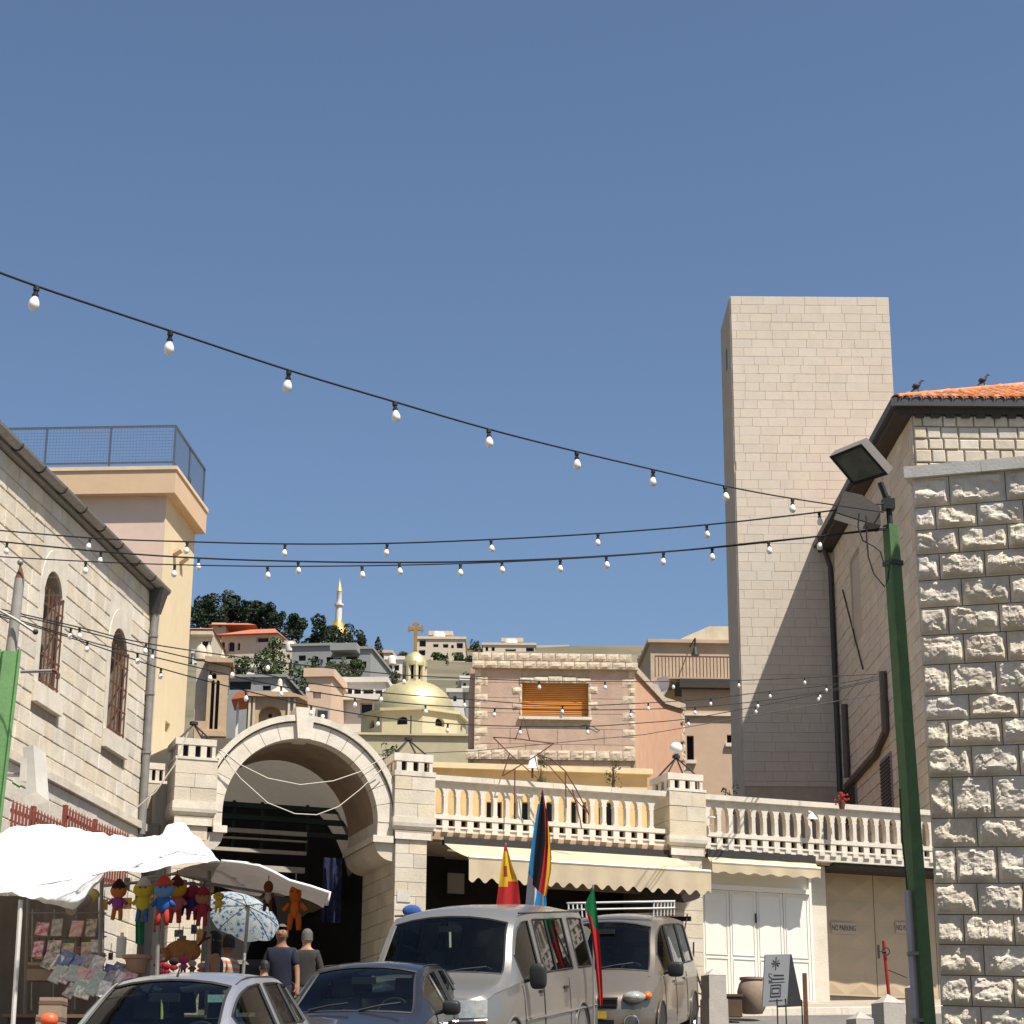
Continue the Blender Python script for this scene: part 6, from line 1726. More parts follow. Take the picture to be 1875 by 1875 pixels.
# little lamp shade on the right balustrade
s_, h_ = FAC.pix(1489, 1497, .2); q = FAC(s_, .15, h_)
lp = thing('shade_lamp', q - Z * .1, 'small white conical lamp fixed to the balustrade right of the globe pillar', 'lamp')
m = MB(); m.lathe(q, [(.11, -.03), (.1, .0), (.05, .06), (.02, .1)], 12); m.build('shade', M_white_paint, lp, smooth=40)
m = MB(); m.tube([q + Z * .02, q - Z * .07], .035, 8); m.build('socket', M_iron, lp)
m = MB(); m.tube([q + Z * .09, q + Z * .15 - FAC.n * .15], .02, 6); m.build('arm', M_white_paint, lp)
s_, h_ = FAC.pix(1303, 1499, .15); q = FAC(s_, .14, h_)
lp = thing('spot_lamp', q, 'small white spot lamp on the side of the globe lamp pillar', 'lamp')
m = MB(); m.lathe(q, [(.02, -.04), (.03, .01), (.075, .015), (.075, .035), (.02, .045)], 12); m.build('head', M_white_paint, lp)
m = MB(); m.tube([q - Z * .03, q - Z * .1, q - Z * .12 - FAC.n * .1], .015, 5); m.build('arm', M_white_paint, lp)
# red flower at the foot of the dark downpipe
q = at_y(1541, 1462, 38.5); m = MB()
rg = random.Random(5)
fl_ = thing('flower_pot', q - Z * .15, 'red geranium pot on the balustrade below the dark downpipe', 'flower')
for i in range(26):
    c = q + Vector((rg.gauss(0, .05), rg.gauss(0, .04), rg.gauss(0, .05))); m.ball(c, .022, 5, 3)
m.build('blossom', mat('red_petals', (.5, .03, .015), .6), fl_)
m = MB(); m.lathe(q - Z * .2, [(.05, 0), (.075, .13)], 10); m.build('pot', M_rust, fl_)

# ================================================================== red picket fence by the church
FN = Frame(at_y(20, 1520, 27.5), 9.0, 0.04)
fen = thing('picket_fence', FN(2, 0, FN.h(60, 1560)), 'rust red metal picket fence along the church wall', 'fence')
M_fred = mat('rust_red_paint', (.20, .05, .035), .6, .2, 5, .1, 30)
def fpick(xa, xb, yta, ytb, ph):
    a, b = FN.s(xa, yta), FN.s(xb, ytb)
    ha, hb = FN.h(xa, yta), FN.h(xb, ytb)
    n = max(2, int((b - a) / .115))
    for i in range(n):
        t = i / n; s = a + (b - a) * t; ht = ha + (hb - ha) * t
        m = MB(FN); m.prism([(s - .03, ht - ph), (s + .03, ht - ph), (s + .03, ht - .06), (s, ht), (s - .03, ht - .06)], 0, .012); m.build('picket', M_fred, fen)
    for dh in (.12, ph - .1):
        m = MB(FN); m.add([(a, -.03, ha - dh - .05), (b, -.03, hb - dh - .05), (b, -.03, hb - dh), (a, -.03, ha - dh), (a, -.001, ha - dh - .05), (b, -.001, hb - dh - .05), (b, -.001, hb - dh), (a, -.001, ha - dh)], [(0, 3, 2, 1), (4, 5, 6, 7), (3, 7, 6, 2), (0, 1, 5, 4), (0, 4, 7, 3), (1, 2, 6, 5)]); m.build('fence_rail', M_fred, fen)
fpick(24, 68, 1464, 1482, 1.0); fpick(70, 126, 1482, 1508, .95); fpick(128, 180, 1478, 1506, 1.0); fpick(182, 238, 1506, 1524, .9)
for x, y in ((69, 1476), (127, 1474), (181, 1500)):
    s, h = FN.pix(x, y); m = MB(FN); m.box(s - .05, s + .05, -.08, -.031, h - 1.3, h); m.build('fence_post', M_fred, fen)

# ================================================================== market stall
M_tarp = cloth('white_tarpaulin', (.80, .78, .74), .10, .7, .03, 2)
def bez(vals, t):
    n = len(vals) - 1; x = t * n; i = min(n - 1, int(x)); f = x - i; p0, p1, p2, p3 = vals[max(0, i - 1)], vals[i], vals[i + 1], vals[min(n, i + 2)]
    return .5 * ((2 * p1) + (p2 - p0) * f + (2 * p0 - 5 * p1 + 4 * p2 - p3) * f * f + (3 * p1 - p0 - 3 * p2 + p3) * f ** 3)
def tarp(rows, nu, nv, wr=.02, seed=0):
    G = [[at_y(*c) for c in row] for row in rows]
    m = MB()
    def fn(u, v):
        p = bez([bez(r_, u) for r_ in G], v)
        e = min(1, 6 * min(u, 1 - u, v, 1 - v) + .3)
        return p + Vector((noise.noise(p * 3 + Vector((seed, 0, 0))) * wr, noise.noise(p * 3.3 + Vector((0, seed, 0))) * wr * 1.5, (noise.noise(p * 4) + .6 * noise.noise(p * 11)) * wr)) * e
    m.grid(fn, nu, nv); return m
st1 = thing('market_stall', Vector((at_y(100, 1800, 24).x, 24, gz(24))), 'market stall under a bright white tarpaulin beside the church', 'stall')
# back edge, crest, eave, hanging hem
m = tarp([[(-60, 1560, 27.6), (40, 1532, 27.6), (130, 1538, 27.6), (230, 1545, 27.6), (300, 1545, 27.6), (340, 1535, 27.6), (395, 1580, 27.6)],
          [(-60, 1545, 26.2), (60, 1514, 26.2), (140, 1521, 26.2), (225, 1536, 26.2), (285, 1532, 26.2), (329, 1506, 26.2), (400, 1577, 26.2)],
          [(-60, 1590, 24.6), (50, 1570, 24.6), (130, 1580, 24.6), (215, 1576, 24.6), (280, 1570, 24.6), (325, 1558, 24.8), (402, 1577, 25.2)],
          [(-60, 1625, 23.7), (45, 1622, 23.7), (120, 1612, 23.7), (200, 1596, 23.8), (268, 1596, 23.9), (330, 1582, 24.1), (405, 1579, 24.6)]], 60, 26, .055, 1)
m.build('tarpaulin', M_tarp, st1, smooth=True, recalc=False)
m = tarp([[(-60, 1620, 23.75), (40, 1621, 23.72), (90, 1616, 23.72), (150, 1606, 23.74), (192, 1597, 23.78)],
          [(-60, 1632, 23.6), (40, 1636, 23.55), (95, 1648, 23.5), (150, 1640, 23.6), (190, 1600, 23.74)],
          [(-60, 1632, 23.62), (42, 1642, 23.6), (95, 1656, 23.62), (140, 1656, 23.7), (192, 1603, 23.78)]], 50, 12, .06, 4)
m.build('hanging_hem', M_tarp, st1, smooth=True, recalc=False)
# overhang running to the right, its shaded underside painted as grey cloth
M_tarp2 = cloth('shaded_tarpaulin', (.52, .47, .43), .10, .8, .05, 2)
m = tarp([[(395, 1576, 24.2), (440, 1579, 24.2), (475, 1584, 24.2), (530, 1612, 24.3), (605, 1634, 24.4)],
          [(350, 1585, 25.2), (420, 1592, 25.2), (470, 1600, 25.2), (530, 1622, 25.2), (600, 1640, 25.2)],
          [(310, 1600, 26.2), (400, 1622, 26.2), (465, 1640, 26.2), (540, 1641, 26.0), (592, 1662, 25.8)]], 50, 16, .035, 9)
m.build('overhang', M_tarp2, st1, smooth=True, recalc=False)
m = MB(); m.tube([at_y(x, y, 24.2) for x, y in ((405, 1577), (440, 1580), (475, 1586), (500, 1597), (530, 1613), (570, 1624), (604, 1635), (598, 1658))], .022, 5); m.build('frayed_edge', M_tarp, st1, smooth=True)
def post(x, yt, yb, D, r, mt, parent=st1, name='post'):
    t = at_y(x[0], yt, D); b = at_y(x[1], yb, D)
    b2 = Vector((b.x, D, gz(D)))
    m = MB(); m.tube([t, b2], r, 7); return m.build(name, mt, parent)
M_pole_w = mat('white_pole', (.62, .6, .56), .5)
post((38, 25), 1648, 1880, 23.6, .028, M_pole_w)
for x, D_ in (((52, 50), 26.5), ((187, 184), 25.0), ((292, 290), 24.6), ((383, 382), 25.4), ((300, 298), 27.2)):
    post(x, 1595 if x[0] > 60 else 1640, 1850, D_, .026, M_grey_metal)
for pts in (((190, 1622, 24.9), (292, 1612, 24.5), (384, 1622, 25.3)), ((265, 1608, 25.6), (320, 1600, 25), (384, 1613, 25)), ((292, 1614, 24.6), (345, 1640, 26.4)), ((384, 1618, 25.4), (520, 1640, 26))):
    m = MB(); m.tube([at_y(*p) for p in pts], .02, 6); m.build('crossbar', M_grey_metal, st1)
# dark sheet standing in for the shade inside the stall, and counter
m = MB(); m.grid(lambda u, v: at_y(-40 + 222 * u, 1640 + 330 * v, 27.2) + Vector((0, .05 * math.sin(u * 30), 0)), 30, 4); m.build('shade_sheet', mat('stall_shade_cloth', (.20, .17, .145), .9, .1), st1, smooth=True, recalc=False)
ct = thing('stall_counter', Vector((at_y(120, 1850, 24.6).x, 24.6, gz(24.6))), 'dark display counter of the market stall carrying books and toys', 'counter')
a = at_y(30, 1800, 24.6); b = at_y(400, 1800, 24.6)
m = MB(); m.box(a.x, b.x, 24.3, 26.0, gz(24.6) - .1, gz(24.6) + .72); m.build('counter_body', mat('dark_counter', (.035, .03, .028), .8), ct)
m = MB(); m.box(a.x - .05, b.x + .05, 24.25, 26.05, gz(24.6) + .72, gz(24.6) + .76); m.build('counter_top', mat('brown_board', (.14, .09, .06), .8), ct)

# books and magazines on the racks
BC = [(.55, .5, .45), (.45, .12, .1), (.5, .33, .3), (.12, .16, .3), (.6, .55, .5), (.5, .4, .15), (.16, .25, .18), (.45, .3, .38), (.3, .27, .25), (.62, .6, .58)]
M_books = [mat('book_cover_%s' % 'abcdefghij'[i], c, .55, .5, 18, 0, c2=tuple(min(1, x * 1.5 + .1) for x in BC[(i * 3 + 4) % 10]), mix=.25) for i, c in enumerate(BC)]
M_page = mat('book_pages', (.6, .56, .48), .9)
def book(c, w, h, t, rx, rz, ry, mt):
    mm_ = Matrix.Rotation(rz, 3, 'Z') @ Matrix.Rotation(rx, 3, 'X') @ Matrix.Rotation(ry, 3, 'Y')
    B = MB(); vs = [(x * w / 2, y * t / 2, z * h / 2) for z in (-1, 1) for y in (-1, 1) for x in (-1, 1)]
    B.add([c + mm_ @ Vector(v) for v in vs], [(0, 2, 3, 1), (4, 5, 7, 6), (0, 1, 5, 4), (2, 6, 7, 3), (0, 4, 6, 2), (1, 3, 7, 5)])
    o = B.build('book', mt)
    return o
rg = random.Random(12)
nb = 0
slots = []
for row, (y, n, x0, x1, D_) in enumerate(((1700, 4, 62, 185, 25.6), (1735, 5, 60, 195, 25.2), (1762, 7, 80, 190, 24.9), (1785, 6, 100, 190, 24.6), (1810, 5, 120, 195, 24.5), (1782, 6, 195, 250, 25.0), (1795, 5, 200, 235, 24.7))):
    for i in range(n):
        x = x0 + (x1 - x0) * (i + .5) / n + rg.uniform(-4, 4)
        slots.append((x, y + rg.uniform(-5, 5), D_, rg.uniform(.12, .18), rg.uniform(.16, .24), row))
for (x, y, D_, w, h, row) in slots:
    tilt = rg.uniform(-.5, -.2); ry = rg.uniform(-.08, .08) if row < 2 else rg.uniform(.2, .6)
    o = book(at_y(x, y, D_), w, h, .025, tilt, rg.uniform(-.3, .3), ry, rg.choice(M_books))
    tag(o, ('upright picture magazine hung on the upper rack under the white tarpaulin' if row < 2 else 'leaning book on the crowded sloping rack of the stall' if row < 5 else 'small book lying in the stack beside the clay pot'), 'book', 'books on the market stall')
rk = thing('book_rack', at_y(120, 1840, 25.7), 'grey wire book rack standing under the white tarpaulin', 'rack')
for x in (60, 100, 140, 190):
    m = MB(); m.tube([at_y(x, 1665, 25.75), at_y(x - 2, 1850, 25.4)], .012, 5); m.build('upright', M_grey_metal, rk)
for y in (1672, 1715, 1750, 1785):
    m = MB(); m.tube([at_y(55, y, 25.72), at_y(195, y, 25.72)], .01, 5); m.build('crossbar', M_grey_metal, rk)
M_card = mat('cardboard', (.30, .22, .16), .9, .1)
for i, (x0, y0, x1, y1, D_, lab) in enumerate(((70, 1826, 114, 1862, 23.4, 'brown cardboard carton beside the white stall pole'), (64, 1858, 112, 1890, 23.2, 'pale carton under the brown one beside the stall pole'), (48, 1762, 96, 1795, 24.9, 'framed brown tray leaning under the book rack'))):
    c0 = at_y(x0, y1, D_); c1 = at_y(x1, y0, D_)
    bx_ = thing('carton', Vector(((c0.x + c1.x) / 2, D_, c0.z)), lab, 'box')
    m = MB(); m.box(c0.x, c1.x, D_, D_ + .3, c0.z, c1.z); m.build('carton_body', M_card, bx_)
    m = MB(); m.box(c0.x - .005, c1.x + .005, D_ - .005, D_ + .305, (c0.z + c1.z) / 2 + .03, (c0.z + c1.z) / 2 + .07); m.build('tape', MATS['brown_board'], bx_)
q = at_y(90, 1868, 22.8); m = MB(); m.ball(q, .1, 14, 8, (1, .8, .8)); tag(m.build('beach_ball', mat('orange_vinyl', (.75, .12, .04), .4), smooth=True), 'bright orange ball in front of the cartons', 'ball')
# rolled awning with yellow label
q0, q1 = at_y(130, 1665, 24.8), at_y(172, 1638, 25.6)
m = MB(); m.tube([q0, q1], .075, 12); RLc = tag(m.build('rolled_canvas', mat('grey_canvas', (.28, .25, .22), .9), smooth=40, origin=q0), 'grey roll of canvas with yellow band under the tarpaulin', 'canvas')
m = MB(); m.tube([q0 + (q1 - q0) * .65, q0 + (q1 - q0) * .9], .08, 12); m.build('yellow_band', mat('yellow_band', (.55, .42, .08), .6), RLc, smooth=40)

# ---- plush toys: plain soft dolls in the colours seen
def toy(label, x, y, D_, hpx, head, body, legs, arms=None, hat=None, wide=1.0, cat='toy', extra=None):
    k = hpx * D_ / 3874.0
    c = at_y(x, y, D_)
    T = thing('plush_toy', c - Z * k * .5, label, cat, None)
    def pm(cn):
        cn = tuple(v * .7 for v in cn)
        return mat('felt_%d_%d_%d' % tuple(int(v * 99) for v in cn), cn, .95, .12, 20, .2, 60, spec=.1)
    m = MB(); m.ball(c + Z * k * .27, k * .2, 14, 10, (1.1 * wide, .85, 1)); m.build('head', pm(head), T, smooth=True)
    m = MB(); m.ball(c - Z * k * .05, k * .19, 12, 8, (.85 * wide, .6, 1.05)); m.build('body', pm(body), T, smooth=True)
    for s in (-1, 1):
        m = MB(); m.tube([c + Vector((s * k * .07, 0, -k * .15)), c + Vector((s * k * .09, -.01, -k * .33)), c + Vector((s * k * .1, -.03, -k * .48))], k * .065, 8, r2=k * .055); m.build('leg', pm(legs), T, smooth=True)
        m = MB(); m.tube([c + Vector((s * k * .12, 0, k * .05)), c + Vector((s * k * .24, -.02, -k * .08))], k * .05, 7); m.build('arm', pm(arms or body), T, smooth=True)
        m = MB(); m.ball(c + Vector((s * k * .06, -k * .165, k * .3)), k * .022, 6, 4); m.build('eye', M_black, T)
    if hat is not None:
        m = MB(); m.lathe(c + Z * k * .33, [(k * .2, 0), (k * .18, k * .07), (k * .12, k * .17), (k * .03, k * .25)], 12); m.build('hat', pm(hat), T, smooth=True)
    m = MB(); m.tube([c + Z * k * .45, c + Z * k * .7], .006, 4); m.build('hanging_loop', M_iron, T)
    return T
toy('soft doll with orange face, purple top and orange trousers under the awning', 216, 1650, 24.6, 72, (.55, .2, .06), (.32, .08, .3), (.6, .18, .03), hat=(.05, .02, .015))
toy('soft doll with white cone hat and yellow body between the orange and red dolls', 262, 1650, 24.5, 80, (.62, .45, .06), (.62, .47, .05), (.06, .16, .4), hat=(.6, .58, .55), wide=1.15)
toy('soft doll with red cap, blue jacket and red trousers at the stall post', 299, 1652, 24.35, 88, (.16, .3, .5), (.04, .13, .4), (.5, .06, .04), hat=(.55, .07, .04))
toy('round yellow-faced plush with brown hood and pink body behind the red-capped doll', 322, 1650, 24.8, 84, (.55, .33, .04), (.5, .14, .16), (.5, .06, .05), hat=(.1, .03, .02), wide=1.1)
toy('small navy and red cloth doll hanging left of the red-dressed doll', 340, 1650, 25.0, 56, (.3, .03, .05), (.03, .035, .14), (.03, .03, .14))
toy('small red and navy cloth doll hanging beside the red-dressed doll', 353, 1652, 24.9, 68, (.32, .03, .06), (.05, .04, .17), (.3, .03, .05))
toy('slim doll in a red dress and red cap nearest the umbrella', 371, 1662, 24.8, 70, (.42, .2, .12), (.36, .04, .06), (.4, .06, .06), hat=(.36, .03, .04))
toy('small yellow bib-shaped plush hanging in front of the flowered umbrella', 400, 1652, 24.7, 40, (.6, .42, .06), (.62, .44, .06), (.6, .42, .06), wide=1.2)
toy('thin brown long-armed plush hanging on the overhang', 491, 1640, 25.0, 60, (.2, .07, .03), (.5, .4, .32), (.17, .05, .03), arms=(.17, .05, .03), wide=.7)
toy('lanky orange plush hanging from the corner of the overhang', 540, 1660, 25.1, 90, (.7, .17, .03), (.72, .18, .03), (.7, .15, .03), wide=.6)
for i, (x, y, D_, hp, cs) in enumerate(((292, 1765, 24.8, 40, ((.5, .3, .25), (.3, .03, .05), (.1, .02, .02))), (318, 1770, 24.6, 36, ((.04, .03, .03), (.35, .04, .06), (.5, .45, .42))), (336, 1768, 24.7, 34, ((.5, .05, .2), (.3, .1, .2), (.1, .05, .1))), (352, 1772, 24.9, 30, ((.45, .4, .35), (.2, .12, .08), (.3, .2, .15))), (305, 1778, 24.4, 30, ((.35, .03, .04), (.35, .03, .04), (.5, .4, .4))), (368, 1776, 24.9, 28, ((.5, .3, .3), (.45, .15, .15), (.4, .3, .3))))):
    toy('small %s plush seated in the toy heap on the counter' % ('rosy-faced', 'black and red', 'pink', 'grey-faced', 'dark red', 'pale pink')[i], x, y, D_, hp, *cs, wide=1.2)
# brown plush animal lying on the heap, with an antler-like raised limb
q = at_y(335, 1742, 25.2)
an = thing('plush_animal', q - Z * .15, 'brown plush animal with raised forked horn on the toy heap', 'toy')
M_pl = mat('brown_plush', (.34, .15, .05), .95, .15, 15, .3, 60, spec=.1)
m = MB(); m.ball(q, .16, 14, 10, (1.4, .8, .9)); m.build('body', M_pl, an, smooth=True)
m = MB(); m.ball(q + Vector((-.22, -.05, -.05)), .09, 12, 8); m.build('head', M_pl, an, smooth=True)
m = MB(); m.tube([q + Vector((.15, 0, .03)), q + Vector((.24, 0, .14)), q + Vector((.27, 0, .24))], .02, 6); m.tube([q + Vector((.24, 0, .14)), q + Vector((.33, 0, .17))], .016, 6); m.build('horn', mat('dark_brown_felt', (.1, .03, .015), .95), an, smooth=True)
# clay pot and green cloth on the counter
q = at_y(250, 1782, 24.9); m = MB(); m.lathe(q, [(.10, 0), (.13, .1), (.15, .16), (.18, .17), (.18, .21), (.15, .21), (.14, .17), (.001, .16)], 18)
tag(m.build('clay_pot', mat('pale_terracotta', (.36, .22, .16), .9, .1), smooth=40), 'pale terracotta pot standing on the stall counter', 'pot')
m = MB(); m.grid(lambda u, v: at_y(248 + 16 * u, 1688 + 40 * v, 24.9) + Vector((0, .02 * math.sin(u * 9), 0)), 8, 2); tag(m.build('green_towel', mat('green_cloth', (.02, .14, .07), .9, .2, 20, 0), smooth=True, recalc=False), 'dark green printed cloth hanging under the yellow doll', 'cloth')
m = MB(); q = at_y(222, 1735, 25.3); m.lathe(q - Z * .12, [(.06, 0), (.062, .24), (.02, .26), (.02, .3)], 12); tag(m.build('canister', M_white_paint, smooth=40), 'cream canister standing by the stall post', 'canister')

# small packets and trinkets hanging behind the dolls
rg = random.Random(77)
PKC = [(.25, .03, .04), (.04, .06, .18), (.3, .26, .2), (.05, .12, .08), (.35, .2, .04), (.12, .05, .1), (.08, .08, .09), (.3, .12, .1)]
for i in range(42):
    x = rg.uniform(60, 385); y = rg.uniform(1618, 1662) if i < 24 else rg.uniform(1690, 1760)
    D_ = rg.uniform(25.6, 26.4)
    if 205 < x < 285 and y > 1680: x -= 130
    c = at_y(x, y, D_); w, h = rg.uniform(.05, .11), rg.uniform(.08, .17)
    cn = rg.choice(PKC); mt = mat('packet_%d' % PKC.index(cn), cn, .5, .4, 25, 0, c2=tuple(min(1, v * 2 + .06) for v in cn), mix=.3)
    pk_ = thing('toy_packet', c - Z * h / 2, 'small printed toy packet hanging in the crowd behind the dolls', 'packet', 'packets hanging in the stall')
    m = MB(); rz = rg.uniform(-.5, .5); ux_ = Vector((math.cos(rz), math.sin(rz), 0)); uy_ = Vector((-math.sin(rz), math.cos(rz), 0)) * .02
    q_ = [c + ux_ * a * w / 2 + uy_ * b + Z * e * h / 2 for e in (-1, 1) for b in (-1, 1) for a in (-1, 1)]
    m.add(q_, [(0, 2, 3, 1), (4, 5, 7, 6), (0, 1, 5, 4), (2, 6, 7, 3), (0, 4, 6, 2), (1, 3, 7, 5)]); m.build('packet_body', mt, pk_)
    m = MB(); m.tube([c + Z * h / 2, c + Z * (h / 2 + .12)], .004, 4); m.build('hanging_loop', M_iron, pk_)
# ---- flowered umbrella
M_umb = mat('flowered_umbrella_cloth', (.60, .66, .68), .8, .05, 14, 0)
_N, _L = M_umb.node_tree.nodes, M_umb.node_tree.links
vo = _N.new('ShaderNodeTexVoronoi'); vo.inputs['Scale'].default_value = 13
tcu = _N.new('ShaderNodeTexCoord'); _L.new(tcu.outputs['Object'], vo.inputs['Vector'])
nz = _N.new('ShaderNodeTexNoise'); nz.inputs['Scale'].default_value = 22; _L.new(tcu.outputs['Object'], nz.inputs['Vector'])
ad = _N.new('ShaderNodeMath'); ad.operation = 'ADD'; _L.new(vo.outputs['Distance'], ad.inputs[0]); _L.new(nz.outputs['Fac'], ad.inputs[1])
rp = _N.new('ShaderNodeValToRGB'); rp.color_ramp.interpolation = 'CONSTANT'
els = rp.color_ramp.elements; els[0].color = (.08, .22, .42, 1); els[1].position = .80; els[1].color = (.72, .76, .76, 1)
e_ = els.new(.92); e_.color = (.18, .42, .55, 1); e_ = els.new(1.04); e_.color = (.68, .72, .70, 1)
_L.new(ad.outputs[0], rp.inputs['Fac']); _L.new(rp.outputs['Color'], _N['Principled BSDF'].inputs['Base Color'])
tlu = _N.new('ShaderNodeBsdfTranslucent'); mxu = _N.new('ShaderNodeMixShader'); mxu.inputs[0].default_value = .5
_L.new(rp.outputs['Color'], tlu.inputs['Color']); _L.new(_N['Principled BSDF'].outputs[0], mxu.inputs[1]); _L.new(tlu.outputs[0], mxu.inputs[2]); _L.new(mxu.outputs[0], _N['Material Output'].inputs['Surface'])
DU = 27.0
uc = at_y(452, 1692, DU)
um = thing('sun_umbrella', Vector((uc.x - .05, DU, gz(DU))), 'blue and white flowered sun umbrella tilted over the stall', 'umbrella')
kU = DU / 3874.
tiltm = Matrix.Rotation(R(-32), 3, 'X') @ Matrix.Rotation(R(14), 3, 'Y')
ctr = at_y(448, 1668, DU)
m = MB(); nR, nA = 6, 48
RU = 74 * kU
for j in range(nR + 1):
    for i in range(nA):
        t = 2 * PI * i / nA; rr_ = RU * j / nR
        seg = abs(((t / (2 * PI / 8)) % 1) - .5) * 2
        sag = (1 - seg ** 2) * .0
        dz_ = -RU * .42 * (j / nR) ** 1.7 + (.05 * RU * (j / nR) ** 2) * (1 - seg)
        rr2 = rr_ * (1 - .05 * (1 - seg) * (j / nR))
        m.v.append(ctr + tiltm @ Vector((rr2 * math.cos(t), rr2 * math.sin(t), dz_ + RU * .2)))
m.f = [(j * nA + i, j * nA + (i + 1) % nA, (j + 1) * nA + (i + 1) % nA, (j + 1) * nA + i) for j in range(nR) for i in range(nA)]
m.build('canopy', M_umb, um, smooth=True, recalc=False)
m = MB(); m.tube([ctr + tiltm @ Vector((0, 0, RU * .3)), at_y(447, 1760, DU - .2), Vector((at_y(446, 1760, DU).x, DU - .3, gz(DU)))], .022, 8); m.build('pole', M_grey_metal, um)
for i in range(8):
    t = 2 * PI * i / 8; m = MB(); m.tube([ctr + tiltm @ Vector((0, 0, RU * .17)), ctr + tiltm @ Vector((RU * .6 * math.cos(t), RU * .6 * math.sin(t), -RU * .0)), ctr + tiltm @ Vector((RU * .98 * math.cos(t), RU * .98 * math.sin(t), -RU * .24))], .007, 4); m.build('rib', M_grey_metal, um)

# ================================================================== street things by the doors
def bollard(px, pyt, wpx, D_, label):
    t = at_y(px, pyt, D_); w = wpx * D_ / 3874. / 2
    base = Vector((t.x, D_, gz(D_)))
    T = thing('stone_bollard', base, label, 'bollard')
    H = t.z - base.z
    m = MB(); hh = H - w * .75
    a = R(20)
    def Tm(x, y, z): return base + Vector((x * math.cos(a) - y * math.sin(a), x * math.sin(a) + y * math.cos(a), z))
    m = MB(Tm); m.taper(-w * 1.1, w * 1.1, -w * 1.1, w * 1.1, -.1, -w * 1.08, w * 1.08, -w * 1.08, w * 1.08, hh * .55); m.build('base_block', M_grst, T)
    m = MB(Tm); m.box(-w * .98, w * .98, -w * .98, w * .98, hh * .55, hh); m.build('shaft', M_grst, T)
    m = MB(Tm); m.add([(-w, -w, hh), (w, -w, hh), (w, w, hh), (-w, w, hh), (0, 0, H)], [(0, 1, 4), (1, 2, 4), (2, 3, 4), (3, 0, 4), (3, 2, 1, 0)]); m.build('pyramid_cap', M_grst, T)
M_grst = mat('grey_bollard_stone', (.40, .36, .32), .9, .1, 6, .3, 40)
bollard(1306, 1773, 36, 34.2, 'grey pyramid-topped bollard beside the clay jar')
bollard(1625, 1820, 46, 27.5, 'grey pyramid-topped bollard standing before the red post')
bollard(1574, 1852, 38, 26.5, 'low grey pyramid-topped bollard in front of the taller one')
bollard(1672, 1800, 24, 30.0, 'slim grey bollard half hidden behind the lamp post')
# clay jar
q = at_y(1378, 1850, 35.6); q.z = gz(35.6) + .12
kJ = 35.6 / 3874.
m = MB(); m.lathe(q, [(18 * kJ, 0), (24 * kJ, 10 * kJ), (28 * kJ, 28 * kJ), (28 * kJ, 40 * kJ), (24 * kJ, 54 * kJ), (20 * kJ, 60 * kJ), (23 * kJ, 62 * kJ), (23 * kJ, 66 * kJ), (19 * kJ, 66 * kJ), (17 * kJ, 56 * kJ), (1 * kJ, 50 * kJ)], 24)
tag(m.build('clay_jar', mat('grey_brown_clay', (.26, .19, .14), .9, .15, 6, .2, 30), smooth=40), 'big round clay jar before the white doors', 'jar')
q = at_y(1342, 1852, 35.2); q.z = gz(35.2) + .1; m = MB(); m.box(q.x - .13, q.x + .15, 35.1, 35.4, q.z, q.z + .33); m.box(q.x - .15, q.x + .17, 35.08, 35.42, q.z + .33, q.z + .37)
tag(m.build('stone_planter', mat('brown_crate', (.10, .065, .04), .9)), 'low dark brown block planter left of the clay jar', 'planter')
# A-frame sign
DS = 33.6
bl, br = at_y(1396, 1843, DS), at_y(1441, 1840, DS + .25)
tl_, tr2 = at_y(1401, 1748, DS + .15), at_y(1447, 1747, DS + .4)
gzs = gz(DS) 
sg = thing('sandwich_board', Vector(((bl.x + br.x) / 2, DS + .3, gzs)), 'grey sandwich board sign with star emblem beside the clay jar', 'sign')
M_board = mat('grey_sign_board', (.17, .175, .18), .7, .06); M_dboard = mat('charcoal_board', (.045, .045, .05), .7)
n_ = (br - bl).cross(tl_ - bl).normalized(); 
if n_.y > 0: n_ = -n_
m = MB(); m.add([bl, br, tr2, tl_] + [p - n_ * .02 for p in (bl, br, tr2, tl_)], [(0, 1, 2, 3), (7, 6, 5, 4), (0, 4, 5, 1), (1, 5, 6, 2), (2, 6, 7, 3), (3, 7, 4, 0)]); F1 = m.build('front_board', M_board, sg)
bl2, br2 = bl + Vector((.32, .55, .02)), br + Vector((.32, .55, .02))
m = MB(); m.add([bl2, br2, tr2 + Vector((.02, .03, 0)), tl_ + Vector((.02, .03, 0))] + [p + Vector((.01, .02, 0)) for p in (bl2, br2, tr2 + Vector((.02, .03, 0)), tl_ + Vector((.02, .03, 0)))], [(0, 1, 2, 3), (7, 6, 5, 4), (0, 4, 5, 1), (1, 5, 6, 2), (2, 6, 7, 3), (3, 7, 4, 0)]); m.build('back_board', M_dboard, sg)
for p, q2 in ((bl + (br - bl) * .6, None), (bl + (br - bl) * .95, None), (br2, None)):
    m = MB(); m.tube([p + Z * .1, Vector((p.x, p.y, gz(p.y)))], .012, 5); m.build('leg', M_iron, sg)
ex, ey = (br - bl), (tl_ - bl)
def bd(u, v): return bl + ex * u + ey * v + n_ * .006
def bar(pts, r=.011): 
    m = MB(); m.tube([bd(*p) for p in pts], r, 4); m.build('printed_mark', M_dboard, F1)
bar([(.28, .82), (.62, .82)]); bar([(.45, .94), (.45, .70)]); bar([(.33, .88), (.57, .76)]); bar([(.57, .88), (.33, .76)])
rz_ = math.atan2(ex.y, ex.x)
tl = math.acos(max(-1, min(1, ey.normalized().z)))
text_obj('S', .2, bd(.26, .54) + n_ * .002, rz_, F1, M_dboard, tilt=PI / 2 - tl)
bar([(.38, .59), (.8, .58)], .012); bar([(.36, .52), (.82, .515)], .012)
bar([(.2, .45), (.85, .45)], .006)
